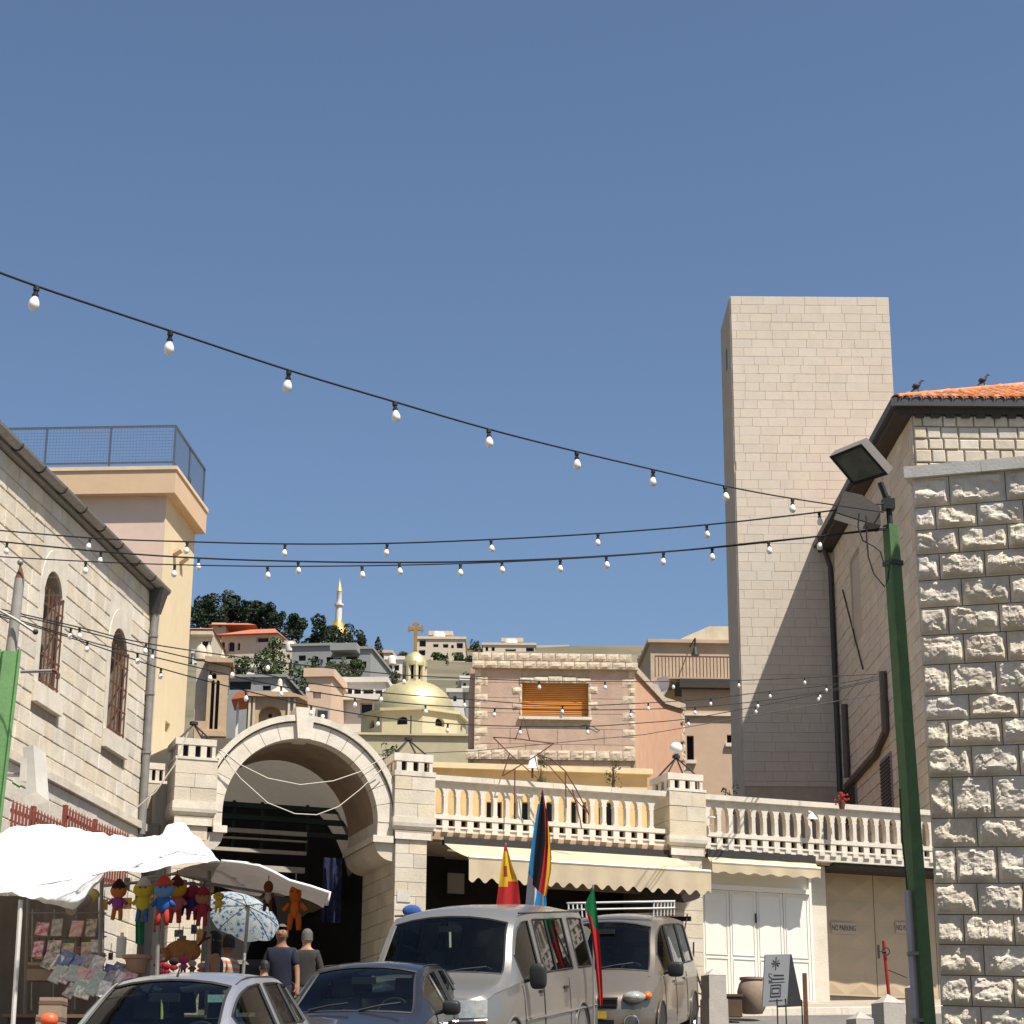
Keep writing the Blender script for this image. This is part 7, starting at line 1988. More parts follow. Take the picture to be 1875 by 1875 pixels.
for k_ in (0, .06):
    bar([(.3 + k_, .18 + k_), (.7 - k_, .18 + k_), (.7 - k_, .40 - k_), (.3 + k_, .40 - k_), (.3 + k_, .18 + k_)])
bar([(.25, .1), (.8, .1)], .006)
# rusty posts
t = at_y(1473, 1782, 34.4); m = MB(); m.box(t.x - .032, t.x + .032, 34.36, 34.44, gz(34.4), t.z); tag(m.build('rusty_post', M_rust), 'short rusty square post beside the sandwich board', 'post')
pt_ = at_y(1618, 1723, 33.0); pb_ = at_y(1629, 1822, 33.0)
rp_ = thing('red_post', Vector((pb_.x, 33.0, gz(33))), 'leaning red parking post with lock bar before the tan doors', 'post')
M_rp = mat('red_paint', (.30, .02, .015), .5, .2, 8, .1, 30)
m = MB(); m.tube([pt_, Vector((pb_.x + .02, 33, gz(33)))], .028, 8); m.build('shaft', M_rp, rp_, smooth=40)
m = MB(); a_ = at_y(1608, 1730, 32.95); m.box(a_.x - .018, a_.x + .018, 32.93, 32.97, at_y(1608, 1755, 32.95).z, a_.z); m.build('lock_plate', M_iron, rp_)
m = MB(); c_ = at_y(1622, 1742, 32.95); m.tube([c_ + Vector((.06 * math.cos(2 * PI * i / 12), 0, .06 * math.sin(2 * PI * i / 12))) for i in range(12)], .01, 5, True); m.build('ring', M_iron, rp_)
m = MB(); m.tube([at_y(1608, 1742, 32.95), at_y(1622, 1742, 32.95)], .012, 5); m.build('pin', M_iron, rp_)
m = MB(); m.tube([at_y(1626, 1776, 33), at_y(1660, 1790, 33.5)], .009, 5); m.build('chain', M_iron, rp_)
# dark canopy tip behind the gold van
m = tarp([[(1140, 1612, 38.0), (1200, 1600, 38.0), (1245, 1602, 38.0)], [(1165, 1632, 37.6), (1225, 1628, 37.5), (1283, 1639, 37.4)], [(1200, 1648, 37.2), (1240, 1652, 37.1), (1255, 1653, 37.1)]], 16, 8, .01, 3)
m.v = list(m.v)
cp_ = thing('dark_umbrella', Vector((at_y(1230, 1650, 37.5).x, 37.5, gz(37.5))), 'black and dark red umbrella tip under the long awning', 'umbrella')
m.build('canopy', mat('black_red_cloth', (.004, .003, .003), .9, .3, 6, 0, c2=(.012, .004, .004), mix=.1), cp_, smooth=True, recalc=False)
m = MB(); m.tube([at_y(1215, 1630, 37.6), Vector((at_y(1215, 1630, 37.6).x, 37.6, gz(37.6)))], .02, 6); m.build('pole', M_iron, cp_)
m = MB(); c_ = at_y(754, 1668, 33.6); m.ball(c_, .13, 12, 8, (1.2, .4, .8)); tag(m.build('blue_cushion', mat('blue_cushion_cloth', (.03, .09, .30), .9, .2, 10, 0), smooth=True), 'small blue cushion showing above the silver van roof', 'cushion')
s_, h_ = FAC.pix(739, 1641, .065); m = MB(FAC); m.box(s_ - .12, s_ + .12, .062, .075, h_ - .1, h_ + .1)
pq = tag(m.build('street_plaque', mat('pale_plaque', (.52, .5, .45), .6, .15, 20, 0)), 'small pale plaque fixed to the gateway pillar', 'plaque')
# ladder-like grey stand right of the gold van
ld = thing('metal_stand', Vector((at_y(1282, 1850, 35).x, 35, gz(35))), 'grey metal folding stand leaning by the stone bollard', 'stand')
for (xa, ya, xb, yb) in ((1258, 1720, 1290, 1830), (1270, 1725, 1268, 1850), (1264, 1790, 1288, 1800), (1266, 1815, 1290, 1822), (1270, 1840, 1290, 1845)):
    m = MB(); m.tube([at_y(xa, ya, 34.9), at_y(xb, yb, 35)], .015, 5); m.build('bar', M_iron, ld)

# ================================================================== flags
def flag(label, D_, bounds, mats_of, pole_top, pole_x, amp=.03, rows=26, pole=True):
    base = Vector((at_y(pole_x, pole_top, D_).x, D_ + .05, gz(D_)))
    T = thing('flag', base, label, 'flag')
    def pl(poly, t):
        n = len(poly) - 1; x = t * n; i = min(n - 1, int(x)); f = x - i
        return (poly[i][0] + (poly[i + 1][0] - poly[i][0]) * f, poly[i][1] + (poly[i + 1][1] - poly[i][1]) * f)
    me_v, me_f, mi = [], [], []
    ncol = 4; tot = (len(bounds) - 1) * ncol
    for j in range(rows + 1):
        t = j / rows
        for c in range(tot + 1):
            b = min(len(bounds) - 2, c // ncol); f = (c - b * ncol) / ncol
            p, q = pl(bounds[b], t), pl(bounds[b + 1], t)
            x, y = p[0] + (q[0] - p[0]) * f, p[1] + (q[1] - p[1]) * f
            me_v.append(at_y(x, y, D_ + amp * math.sin(c * 1.25 + t * 1.5) * min(1, t * 3) - .12 * t))
    for j in range(rows):
        for c in range(tot):
            me_f.append((j * (tot + 1) + c, j * (tot + 1) + c + 1, (j + 1) * (tot + 1) + c + 1, (j + 1) * (tot + 1) + c)); mi.append(mats_of(c // ncol, (j + .5) / rows, (c % ncol + .5) / ncol))
    m = MB(); m.v, m.f = me_v, me_f
    names = sorted(set(mi), key=lambda x: x.name)
    o = m.build('cloth', names, T, smooth=True, recalc=False)
    for p_, q in zip(o.data.polygons, mi): p_.material_index = names.index(q)
    if pole:
        m = MB(); m.tube([base, at_y(pole_x, pole_top - 2, D_ + .05)], .014, 6); m.build('pole', M_grey_metal, T)
    return T
fc = lambda n, c: cloth('flag_' + n, c, .3, .8, .06, 8)
FB, FR, FG, FY = fc('black', (.012, .012, .014)), fc('red', (.42, .03, .03)), fc('green', (.01, .13, .05)), fc('yellow', (.62, .38, .03))
FW, FL = fc('white', (.55, .56, .62)), fc('sky_blue', (.03, .20, .42))
flag('limp black, red and gold flag standing behind the silver van', 29.6,
     [[(992, 1447), (986, 1495), (981, 1540), (977, 1585), (975, 1620)], [(993, 1447), (998, 1490), (999, 1540), (993, 1590), (986, 1632)], [(994, 1447), (1003, 1500), (1004, 1550), (1001, 1595), (996, 1640)], [(994.5, 1447), (1006, 1520), (1010, 1570), (1009, 1595), (1000, 1640)]],
     lambda b, t, f: (FB, FR, FY)[b] if not (b == 2 and t < .28) else FR, 1445, 994)
flag('limp pale blue and white flag beside the black, red and gold one', 29.9,
     [[(985, 1472), (977, 1520), (969, 1580), (965, 1620), (962, 1660)], [(990, 1472), (987, 1540), (985, 1600), (982, 1640), (978, 1660)], [(992, 1472), (995, 1540), (998, 1600), (1000, 1640), (1001, 1660)]],
     lambda b, t, f: FL if (t < .6 or b == 1) else FW, 1470, 990)
flag('small red and yellow flag with dark crest above the silver van', 28.9,
     [[(924, 1547), (918, 1580), (914, 1615), (908, 1660)], [(925, 1547), (928, 1580), (930, 1615), (930, 1660)], [(927, 1547), (938, 1585), (949, 1615), (953, 1655)]],
     lambda b, t, f: FR if (t < .13 or t > (.72 if b == 0 else .66)) else (fc('crest', (.3, .06, .03)) if (b == 0 and .38 < t < .58 and f > .5) else FY), 1545, 926)
flag('tall green and red flag with yellow emblem in front of the gold van', 27.2,
     [[(1086, 1626), (1074, 1648), (1070, 1662), (1078, 1685), (1086, 1730), (1092, 1790), (1097, 1842)], [(1086.5, 1626), (1083, 1655), (1084, 1680), (1088, 1710), (1094, 1760), (1099, 1810), (1100, 1842)], [(1087, 1626), (1092, 1655), (1095, 1685), (1098, 1720), (1102, 1780), (1104, 1825), (1102, 1842)]],
     lambda b, t, f: (FY if (.33 < t < .42 and (b == 0 and f > .4)) else FG) if t < (.42 if b else .36) else FR, 1622, 1086, amp=.02)
# ================================================================== vehicles
def interp(keys, x):
    keys = sorted(keys)
    if x <= keys[0][0]: return keys[0][1]
    for (a, va), (b, vb) in zip(keys, keys[1:]):
        if x <= b:
            t = (x - a) / (b - a)
            return va + (vb - va) * t
    return keys[-1][1]
def smooth_interp(keys, x):
    keys = sorted(keys); n = len(keys)
    if x <= keys[0][0]: return keys[0][1]
    if x >= keys[-1][0]: return keys[-1][1]
    for i in range(n - 1):
        if x <= keys[i + 1][0]:
            x0, y0 = keys[i]; x1, y1 = keys[i + 1]; h = x1 - x0; t = (x - x0) / h
            def sl(k):
                if k <= 0 or k >= n - 1: 
                    kk = max(0, min(n - 2, k if k < n - 1 else n - 2)); return (keys[kk + 1][1] - keys[kk][1]) / (keys[kk + 1][0] - keys[kk][0])
                d0 = (keys[k][1] - keys[k - 1][1]) / (keys[k][0] - keys[k - 1][0]); d1 = (keys[k + 1][1] - keys[k][1]) / (keys[k + 1][0] - keys[k][0])
                return 0 if d0 * d1 <= 0 else 2 * d0 * d1 / (d0 + d1)
            m0, m1 = sl(i), sl(i + 1)
            return (2 * t ** 3 - 3 * t ** 2 + 1) * y0 + (t ** 3 - 2 * t ** 2 + t) * h * m0 + (-2 * t ** 3 + 3 * t ** 2) * y1 + (t ** 3 - t ** 2) * h * m1
M_tyre = mat('tyre_rubber', (.02, .02, .02), .85, .2, 20, .1, 60)
M_rim = mat('alloy_rim', (.42, .42, .42), .35, .1, 5, 0, metal=.8)
M_trim = mat('black_trim', (.02, .02, .022), .55, .1, 10, 0)
M_seat = mat('dark_seat_cloth', (.07, .07, .072), .9, .2, 10, .1, 60)
M_chrome = mat('chrome', (.6, .6, .6), .15, .05, 5, 0, metal=1.0)
M_lampglass = mat('headlamp_glass', (.42, .42, .39), .12, .3, 12, 0, metal=.3, spec=.7)
M_amber = mat('amber_lens', (.75, .16, .02), .25, .2, 20, .2, 90)
G_wind = glass('green_tinted_windscreen', (.66, .78, .70)); G_side = glass('dark_tinted_side_glass', (.42, .46, .42))
class Car:
    def __init__(s, name, label, cat, px, py, zref, D, beta, paint, slope=.115):
        """px,py: where the middle of the windscreen foot shows; D its distance"""
        s.paint = paint
        s.g = slope
        f = Vector((-math.sin(R(beta)), -math.cos(R(beta)), 0)); f.z = slope * f.y
        f.normalize()
        l = Vector((0, 0, 1)).cross(f).normalized(); u = f.cross(l).normalized()
        s.f, s.l, s.u = f, l, u
        s.T = bpy.data.objects.new(name, None); col.objects.link(s.T); ORI[s.T] = Vector((0, 0, 0))
        tag(s.T, label, cat)
        s.ref = (px, py, D, zref)
    def place(s, xref, dz=0.0):
        px, py, D, zref = s.ref
        p = at_y(px, py, D)
        o = p - s.f * xref - s.u * zref
        # stand on the road
        o.z = gz(o.y) + dz
        s.T.matrix_world = Matrix(((s.f.x, s.l.x, s.u.x, o.x), (s.f.y, s.l.y, s.u.y, o.y), (s.f.z, s.l.z, s.u.z, o.z), (0, 0, 0, 1)))
    def part(s, m, name, mt, parent=None, smooth=False, recalc=True):
        return m.build(name, mt, parent or s.T, smooth=smooth, recalc=recalc)
    def shell(s, spec):
        top, belt_z, belt_w, rail_z, rail_w, sill_w, mid_w = (spec[k] for k in ('top', 'belt_z', 'belt_w', 'rail_z', 'rail_w', 'sill_w', 'mid_w'))
        xs = sorted(set([round(x, 3) for x in spec['xs']]), reverse=True)
        cur = spec.get('curve', .12); zs = spec.get('zs', .22)
        def sec(x):
            zt, zb, wb, zr, wr = smooth_interp(top, x), interp(belt_z, x), smooth_interp(belt_w, x), smooth_interp(rail_z, x), smooth_interp(rail_w, x)
            ws, wm = smooth_interp(sill_w, x), smooth_interp(mid_w, x)
            zr = min(zr, zt - .004)
            p = [(ws, zs), (wm * .995, zs + .12), (wm, zs + (zb - zs) * .5), (wm * .99, zb - .16), (wb + .004, zb - .05), (wb - .008, zb)]
            for t in (.10, .90): p.append((wb + (wr - wb) * t + .02 * math.sin(PI * t), zb + (zr - zb) * t))
            p.append((wr, zr))
            for q in (.90, .62, .32, 0.0): p.append((wr * q, zr + (zt - zr) * (1 - q ** 2.2)))
            return p
        def xx(x, y, z):
            k = max(0, min(1, (x - spec.get('c0', -.2)) / 1.2)); kb = max(0, min(1, (-x - 1.0) / .8))
            return x - cur * k * (abs(y) / 0.85) ** 2 + .07 * kb * (abs(y) / .85) ** 2
        P = [sec(x) for x in xs]; n = len(P[0])
        s.sec, s.xx = sec, xx
        row = 2 * n - 1
        verts = []
        for x, p in zip(xs, P):
            full = [(-y, z) for y, z in p] + [(y, z) for y, z in reversed(p[:-1])]
            verts += [Vector((xx(x, y, z), y, z)) for y, z in full]
        wins = spec['wins']
        body, gl = MB(), {}
        body.v = verts
        for i in range(len(xs) - 1):
            xm = (xs[i] + xs[i + 1]) / 2
            for j in range(row - 1):
                jj = j if j < n - 1 else row - 2 - j
                key = None
                if spec['ws'][0] < xm < spec['ws'][1] and jj >= 9: key = ('windscreen', 0)
                elif 'rw' in spec and spec['rw'][0] < xm < spec['rw'][1] and jj >= 9: key = ('rear_window', 0)
                elif jj == 6:
                    for a, b in wins:
                        if a < xm < b: key = ('side_window', (a, j < n))
                q = (i * row + j, i * row + j + 1, (i + 1) * row + j + 1, (i + 1) * row + j)
                if key is None: body.f.append(q)
                else: gl.setdefault(key, []).append(q)
        body.f.append(tuple(range(row)))
        body.f.append(tuple((len(xs) - 1) * row + k for k in range(row - 1, -1, -1)))
        B = s.part(body, 'body', s.paint, smooth=28)
        s.body = B
        for (nm, kk), fs in gl.items():
            idx = sorted({v for f in fs for v in f}); mp = {v: k for k, v in enumerate(idx)}
            m = MB(); m.v = [verts[v] * 1.0 for v in idx]; m.f = [tuple(mp[v] for v in f) for f in fs]
            cen = sum(m.v, Vector()) / len(m.v); cen2 = Vector((0, 0, .8))
            for v in m.v:
                d = Vector((0, v.y, v.z - .9)); v -= d.normalized() * .006
            W = s.part(m, nm, G_wind if nm == 'windscreen' else G_side, smooth=True)
            # rubber seal round the opening
            cnt = {}
            for f in fs:
                for a, b in zip(f, f[1:] + f[:1]): cnt[frozenset((a, b))] = cnt.get(frozenset((a, b)), 0) + 1
            ed = [tuple(e) for e, c in cnt.items() if c == 1]
            adj = {}
            for a, b in ed: adj.setdefault(a, []).append(b); adj.setdefault(b, []).append(a)
            st = ed[0][0]; loop = [st]; prev = None
            while True:
                nx = [v for v in adj[loop[-1]] if v != prev]
                if not nx or nx[0] == st: break
                prev = loop[-1]; loop.append(nx[0])
                if len(loop) > 500: break
            m = MB(); m.tube([verts[v] for v in loop], .014, 4, True); s.part(m, 'seal', M_trim, W, recalc=False)
        return B
    def side(s, x, t, out=.0):
        """point on the left body side at height fraction: t in metres"""
        p = s.sec(x); 
        for (y0, z0), (y1, z1) in zip(p, p[1:]):
            if z0 <= t <= z1:
                f = (t - z0) / max(1e-6, z1 - z0); y = y0 + (y1 - y0) * f + out
                return Vector((s.xx(x, y, t), y, t))
        return Vector((x, p[5][0] + out, t))
    def seam(s, x, z0, z1, name='door_gap'):
        for sg in (1, -1):
            pts = []
            for k in range(9):
                q = s.side(x, z0 + (z1 - z0) * k / 8, .001); pts.append(Vector((q.x, q.y * sg, q.z)))
            m = MB(); m.tube(pts, .006, 4); s.part(m, name, M_trim)
    def handle(s, x, z, mt=M_trim):
        for sg in (1, -1):
            q = s.side(x, z, .012); m = MB(); m.box(q.x - .09, q.x + .09, q.y * sg - .012, q.y * sg + .012, z - .018, z + .018); s.part(m, 'door_handle', mt)
    def wheel(s, x, y, r=.31, w=.19, spokes=7):
        c = Vector((x, y, r)); sg = 1 if y > 0 else -1
        n = 24
        m = MB()
        prof = [(r * .62, -w / 2), (r * .93, -w / 2), (r, -w / 2 + .03), (r, w / 2 - .03), (r * .93, w / 2), (r * .62, w / 2)]
        m.v = [c + Vector((rr_ * math.cos(2 * PI * i / n), o, rr_ * math.sin(2 * PI * i / n))) for rr_, o in prof for i in range(n)]
        m.f = [(j * n + i, j * n + (i + 1) % n, ((j + 1) % 6) * n + (i + 1) % n, ((j + 1) % 6) * n + i) for j in range(6) for i in range(n)]
        Wh = s.part(m, 'wheel', M_tyre, smooth=40)
        m = MB(); prof = [(r * .63, .3 * w), (r * .60, .42 * w), (r * .56, .2 * w)]
        m.v = [c + Vector((rr_ * math.cos(2 * PI * i / n), o * sg, rr_ * math.sin(2 * PI * i / n))) for rr_, o in prof for i in range(n)]
        m.f = [(j * n + i, j * n + (i + 1) % n, (j + 1) * n + (i + 1) % n, (j + 1) * n + i) for j in range(2) for i in range(n)]
        s.part(m, 'rim', M_rim, Wh)
        m = MB()
        for k in range(spokes):
            a = 2 * PI * k / spokes; u = Vector((math.cos(a), 0, math.sin(a))); v = Vector((-math.sin(a), 0, math.cos(a)))
            p = c + Vector((0, sg * w * .34, 0)); h = .03
            m.add([p + u * .03 - v * h, p + u * .03 + v * h, p + u * r * .58 + v * h * .7, p + u * r * .58 - v * h * .7], [(0, 1, 2, 3)])
        m.lathe((0, 0, 0), [(.0, 0)], 3) if False else None
        m.ball(c + Vector((0, sg * w * .33, 0)), .05, 10, 5, (1, .3, 1)); s.part(m, 'spokes', M_rim, Wh, recalc=False)
        m = MB(); m.v = [c + Vector((r * .6 * math.cos(2 * PI * i / n), sg * w * .1, r * .6 * math.sin(2 * PI * i / n))) for i in range(n)]; m.f = [tuple(range(n))]; s.part(m, 'brake_disc', M_trim, Wh)
        # dark wheel arch
        m = MB(); ra = r * 1.16
        q = s.side(x, min(.55, r + .12), 0)
        yy = q.y * sg
        arc = [(x + ra * math.cos(PI * i / 16), r + ra * math.sin(PI * i / 16)) for i in range(17)]
        arc = [(x + ra, .2)] + arc + [(x - ra, .2)]
        def ys(xa, za): return s.side(xa, max(.23, za), .004).y * sg
        m.v = [Vector((xa, ys(xa, za), za)) for xa, za in arc]; m.f = [tuple(range(len(arc)))]
        bm_ = MB(); k = len(arc)
        cc = Vector((x, ys(x, .4), r * .9))
        bm_.v = [cc] + m.v; bm_.f = [(0, i + 1, i + 2) for i in range(k - 1)]
        s.part(bm_, 'wheel_arch', M_black, recalc=False)
        tb_ = MB(); tb_.tube([Vector((v.x, v.y + sg * .006, v.z)) for v in m.v], .014, 5); s.part(tb_, 'arch_lip', s.paint, recalc=False)
    def mirror(s, x, z, w=.19, h=.15, y=None, mt=None):
        q = s.side(x, z, 0)
        for sg in (1, -1):
            c = Vector((q.x + .06, (q.y + .17) * sg, z + .06))
            m = MB(); m.ball((0, 0, 0), 1, 16, 10); sq = lambda v: math.copysign(abs(v) ** .55, v); m.v = [c + Vector((sq(v.x) * .065, sq(v.y) * w / 2, sq(v.z) * h / 2)) for v in m.v]; Mr = s.part(m, 'mirror', mt or M_trim, smooth=True)
            m = MB(); m.tube([Vector((q.x + .05, q.y * sg, z)), c - Vector((0, sg * .06, .03))], .022, 6); s.part(m, 'mirror_arm', M_trim, Mr)
            m = MB(); m.add([c + Vector((-.072, sg * (a * w * .38), b * h * .38)) for a, b in ((-1, -1), (1, -1), (1, 1), (-1, 1))], [(0, 1, 2, 3)]); s.part(m, 'mirror_glass', M_chrome, Mr, recalc=False)
    def cabin(s, x0, x1, w, zbelt, dash_x, rows, ztop):
        m = MB(); m.box(x1, x0, -w, w, .3, zbelt - .28); s.part(m, 'cabin_floor', M_trim)
        m = MB(); m.taper(dash_x - .35, dash_x + .1, -w, w, zbelt - .3, dash_x - .22, dash_x + .18, -w, w, zbelt - .03); s.part(m, 'dashboard', mat('grey_dashboard', (.16, .17, .16), .8, .1, 5, .1, 60))
        for rx in rows:
            for sy in (-1, 1):
                m = MB(); y = sy * w * .52
                m.taper(rx - .16, rx - .02, y - .24, y + .24, zbelt - .5, rx - .26, rx - .16, y - .2, y + .2, zbelt + .12); m.box(rx - .1, rx + .38, y - .24, y + .24, zbelt - .62, zbelt - .5) 
                S_ = s.part(m, 'seat', M_seat)
                m = MB(); m.taper(rx - .27, rx - .19, y - .12, y + .12, zbelt + .16, rx - .29, rx - .2, y - .1, y + .1, zbelt + .34); s.part(m, 'headrest', M_seat, S_)
        c = Vector((dash_x - .42, w * .5, zbelt - .02)); m = MB()
        m.tube([c + Vector((-.06 * math.sin(t), .18 * math.cos(t), .17 * math.sin(t))) for t in [2 * PI * k / 20 for k in range(20)]], .014, 5, True); s.part(m, 'steering_wheel', M_trim)
        m = MB(); m.box(dash_x - .5, dash_x - .46, -.13, .13, ztop - .16, ztop - .09); s.part(m, 'rear_view_mirror', M_trim)
    def wipers(s, x, z, ys, ln=.5):
        for y in ys:
            m = MB(); m.tube([Vector((s.xx(x, y, z) + .02, y, z + .03)), Vector((s.xx(x, y + ln * .5, z) - .02, y + ln * .5, z + .075)), Vector((s.xx(x, y + ln, z) - .04, y + ln, z + .1))], .009, 4); s.part(m, 'wiper', M_trim)
def rng_x(a, b, n): return [a + (b - a) * i / n for i in range(n + 1)]
P_silver = mat('silver_paint', (.36, .37, .39), .32, .03, 2, 0, metal=.55, coat=.6)
P_vansilver = mat('van_silver_paint', (.25, .24, .22), .35, .05, 2, 0, metal=.5, coat=.5)
P_dark = mat('dark_grey_paint', (.028, .029, .033), .3, .05, 2, 0, metal=.5, coat=.8)
P_gold = mat('champagne_paint', (.21, .18, .14), .32, .05, 2, 0, metal=.55, coat=.6)

def hatch(name, label, px, py, D, beta, paint, L=3.8, W=1.66, H=1.49, cowl=.78, hdr=-.02, sticker=True, zc=1.0, ant=True):
    c = Car(name, label, 'car', px, py, zc, D, beta, paint)
    f, r = L / 2, -L / 2; w = W / 2
    c.shell(dict(
        top=[(f, .58), (f - .12, .72), (f - .45, .84), (cowl, zc), (hdr, H - .05), (hdr - .35, H), (hdr - 1.0, H - .02), (r + .42, H - .10), (r + .12, 1.02), (r, .86)],
        rail_z=[(f, .52), (f - .12, .66), (f - .45, .79), (cowl, zc - .035), (hdr - .05, H - .11), (hdr - .35, H - .06), (hdr - 1.0, H - .075), (r + .42, H - .17), (r + .12, .98), (r, .82)],
        rail_w=[(f, .5), (f - .2, w * .84), (cowl, w * .83), (hdr, w * .70), (-.6, w * .70), (r + .42, w * .66), (r, w * .74)],
        belt_z=[(f, .50), (f - .12, .62), (f - .45, .76), (cowl, .92), (-.5, .955), (r + .4, 1.0), (r, .8)],
        belt_w=[(f, .52), (f - .2, w * .9), (cowl, w * .975), (-.8, w * .97), (r + .3, w * .92), (r, w * .8)],
        mid_w=[(f, .58), (f - .18, w * .93), (f - .6, w), (-.8, w), (r + .3, w * .97), (r, w * .84)],
        sill_w=[(f, .5), (f - .2, w * .86), (f - .6, w * .95), (-.8, w * .95), (r + .3, w * .92), (r, w * .8)],
        xs=rng_x(f, f - .45, 6) + rng_x(f - .45, cowl, 5) + rng_x(cowl, hdr, 8) + [.36, .28, .2, .02, -.05, -.12, -.5, -.62, -.66, -.95, -1.08, -1.12, -1.3, -1.36] + rng_x(hdr - .2, r + .42, 5) + rng_x(r + .42, r + .12, 5) + [r + .05, r],
        ws=(hdr, cowl), rw=(r + .14, r + .42), wins=[(-.58, .36), (-1.06, -.66), (-1.33, -1.12)] if False else [(-.5, .36), (-1.08, -.62), (-1.36, -1.12)], curve=.14, c0=-.3))
    c.cabin(.75, r + .5, w * .78, .95, cowl - .15, (-.1, -.95), H - .06)
    for x in (.42, -.56, -1.2): c.seam(x, .3, .93)
    c.handle(-.38, .82, paint); c.handle(-1.08, .84, paint)
    c.mirror(.38, .95, mt=paint if False else M_trim)
    for x in (f - .72, r + .62):
        for sy in (-1, 1): c.wheel(x, sy * (w - .1), .29, .18)
    for sy in (-1, 1):
        m = MB(); m.ball(Vector((f - .2, sy * w * .72, .66)), 1, 12, 8, (.14, .16, .09)); c.part(m, 'headlight', M_lampglass, smooth=True)
    m = MB(); m.box(f - .02, f + .015, -.4, .4, .34, .46); c.part(m, 'grille', M_trim)
    m = MB(); m.box(f + .015, f + .022, -.26, .26, .3, .41); c.part(m, 'number_plate', mat('yellow_plate', (.6, .42, .04), .5))
    c.wipers(cowl, zc - .02, (-.45, .1), .42)
    if ant:
        m = MB(); z = H - .03; m.tube([Vector((hdr - .12, 0, z)), Vector((hdr - .2, 0, z + .1))], .012, 5, r2=.005); c.part(m, 'antenna', M_black)
    if sticker:
        q = Vector((c.xx(hdr + .1, .42, 1.3), .42, smooth_interp([(cowl, zc), (hdr, H - .05)], hdr + .12) - .085))
        m = MB(); m.box(q.x - .03, q.x - .005, q.y - .07, q.y + .07, q.z - .03, q.z + .03); c.part(m, 'sticker', mat('pale_blue_sticker', (.45, .62, .66), .5, .3, 40, 0))
        m = MB(); z = H - .3; m.tube([Vector((cowl - .62, -.02, z + .1)), Vector((cowl - .62, -.02, z - .06))], .012, 5); c.part(m, 'mirror_charm', mat('yellow_charm', (.5, .5, .12), .6), None)
    for sy in (-1, 1):   # roof ditch
        m = MB(); m.tube([Vector((c.xx(x, 0, 0), 0, 0)) * 0 + Vector((x, sy * (smooth_interp([(hdr, w * .70), (-.6, w * .70), (r + .42, w * .66)], x) * .93), smooth_interp([(hdr - .05, H - .1), (hdr - .35, H - .048), (hdr - 1.0, H - .06), (r + .42, H - .15)], x))) for x in rng_x(hdr - .08, r + .46, 10)], .007, 4); c.part(m, 'roof_seam', M_trim)
    return c
c = hatch('hatchback_car', 'small silver hatchback parked in front of the market stall', 250, 1885, 16.9, 11.5, P_silver, L=3.8, W=1.66, H=1.49)
c.place(.78, -.02)
c = hatch('hatchback_car', 'dark grey hatchback parked between the silver hatchback and the silver van', 640, 1866, 21.6, 9.5, P_dark, L=4.0, W=1.72, H=1.47, sticker=False, ant=False)
c.place(.78, .0)

# ---- big silver van
c = Car('passenger_van', 'large silver passenger van parked before the shop awning', 'van', 797, 1768, 1.27, 24.2, 15.5, P_vansilver)
f, r, w, H = 2.75, -2.75, .99, 2.07
cowl, hdr = 1.62, .98
c.shell(dict(
    top=[(f, .95), (f - .06, 1.08), (f - .3, 1.15), (cowl, 1.30), (hdr, H - .14), (hdr - .25, H - .045), (0, H), (-1.8, H), (r + .3, H - .04), (r + .06, H - .16), (r, 1.8)],
    rail_z=[(f, .92), (f - .06, 1.04), (f - .3, 1.11), (cowl, 1.25), (hdr - .02, H - .24), (hdr - .25, H - .15), (0, H - .12), (-1.8, H - .12), (r + .3, H - .14), (r + .06, H - .26), (r, 1.7)],
    rail_w=[(f, .70), (f - .15, .82), (cowl, .86), (hdr, .78), (0, .79), (r + .3, .79), (r, .76)],
    belt_z=[(f, .90), (f - .06, 1.0), (f - .3, 1.07), (cowl, 1.14), (0, 1.16), (r, 1.16)],
    belt_w=[(f, .74), (f - .15, .90), (cowl, .955), (0, .97), (r + .3, .97), (r, .93)],
    mid_w=[(f, .78), (f - .12, .93), (f - .5, w), (r + .3, w), (r, .95)],
    sill_w=[(f, .75), (f - .12, .9), (f - .5, .95), (r + .3, .95), (r, .9)],
    xs=rng_x(f, f - .3, 6) + rng_x(f - .3, cowl, 5) + rng_x(cowl, hdr, 8) + [1.36, 1.3, 1.0, .46, .40, .30, .24, -.4, -.42, -.9, -.94, -1.3, -1.62, -1.68, -2.0, -2.4, -2.45] + rng_x(hdr - .2, 0, 4) + [r + .3, r + .15, r + .06, r],
    ws=(hdr, cowl), wins=[(.46, 1.33), (-.9, .27), (-1.66, -.94), (-2.42, -1.70)] if False else [(.46, 1.3), (-.4, .24), (-1.3, -.42), (-2.4, -1.62)], curve=.13, c0=.2, zs=.34))
c.cabin(1.4, r + .3, .84, 1.18, cowl - .12, (.45, -.5, -1.4), H - .16)
for x in (1.42, .36): c.seam(x, .42, 1.12)
for x in (.33, -.98): c.seam(x, .42, 1.13)
c.handle(.52, 1.02); c.handle(-.75, 1.02)
for x in (f - .95, r + 1.15):
    for sy in (-1, 1): c.wheel(x, sy * (w - .13), .37, .24, 6)
c.mirror(1.22, 1.16, .2, .3)
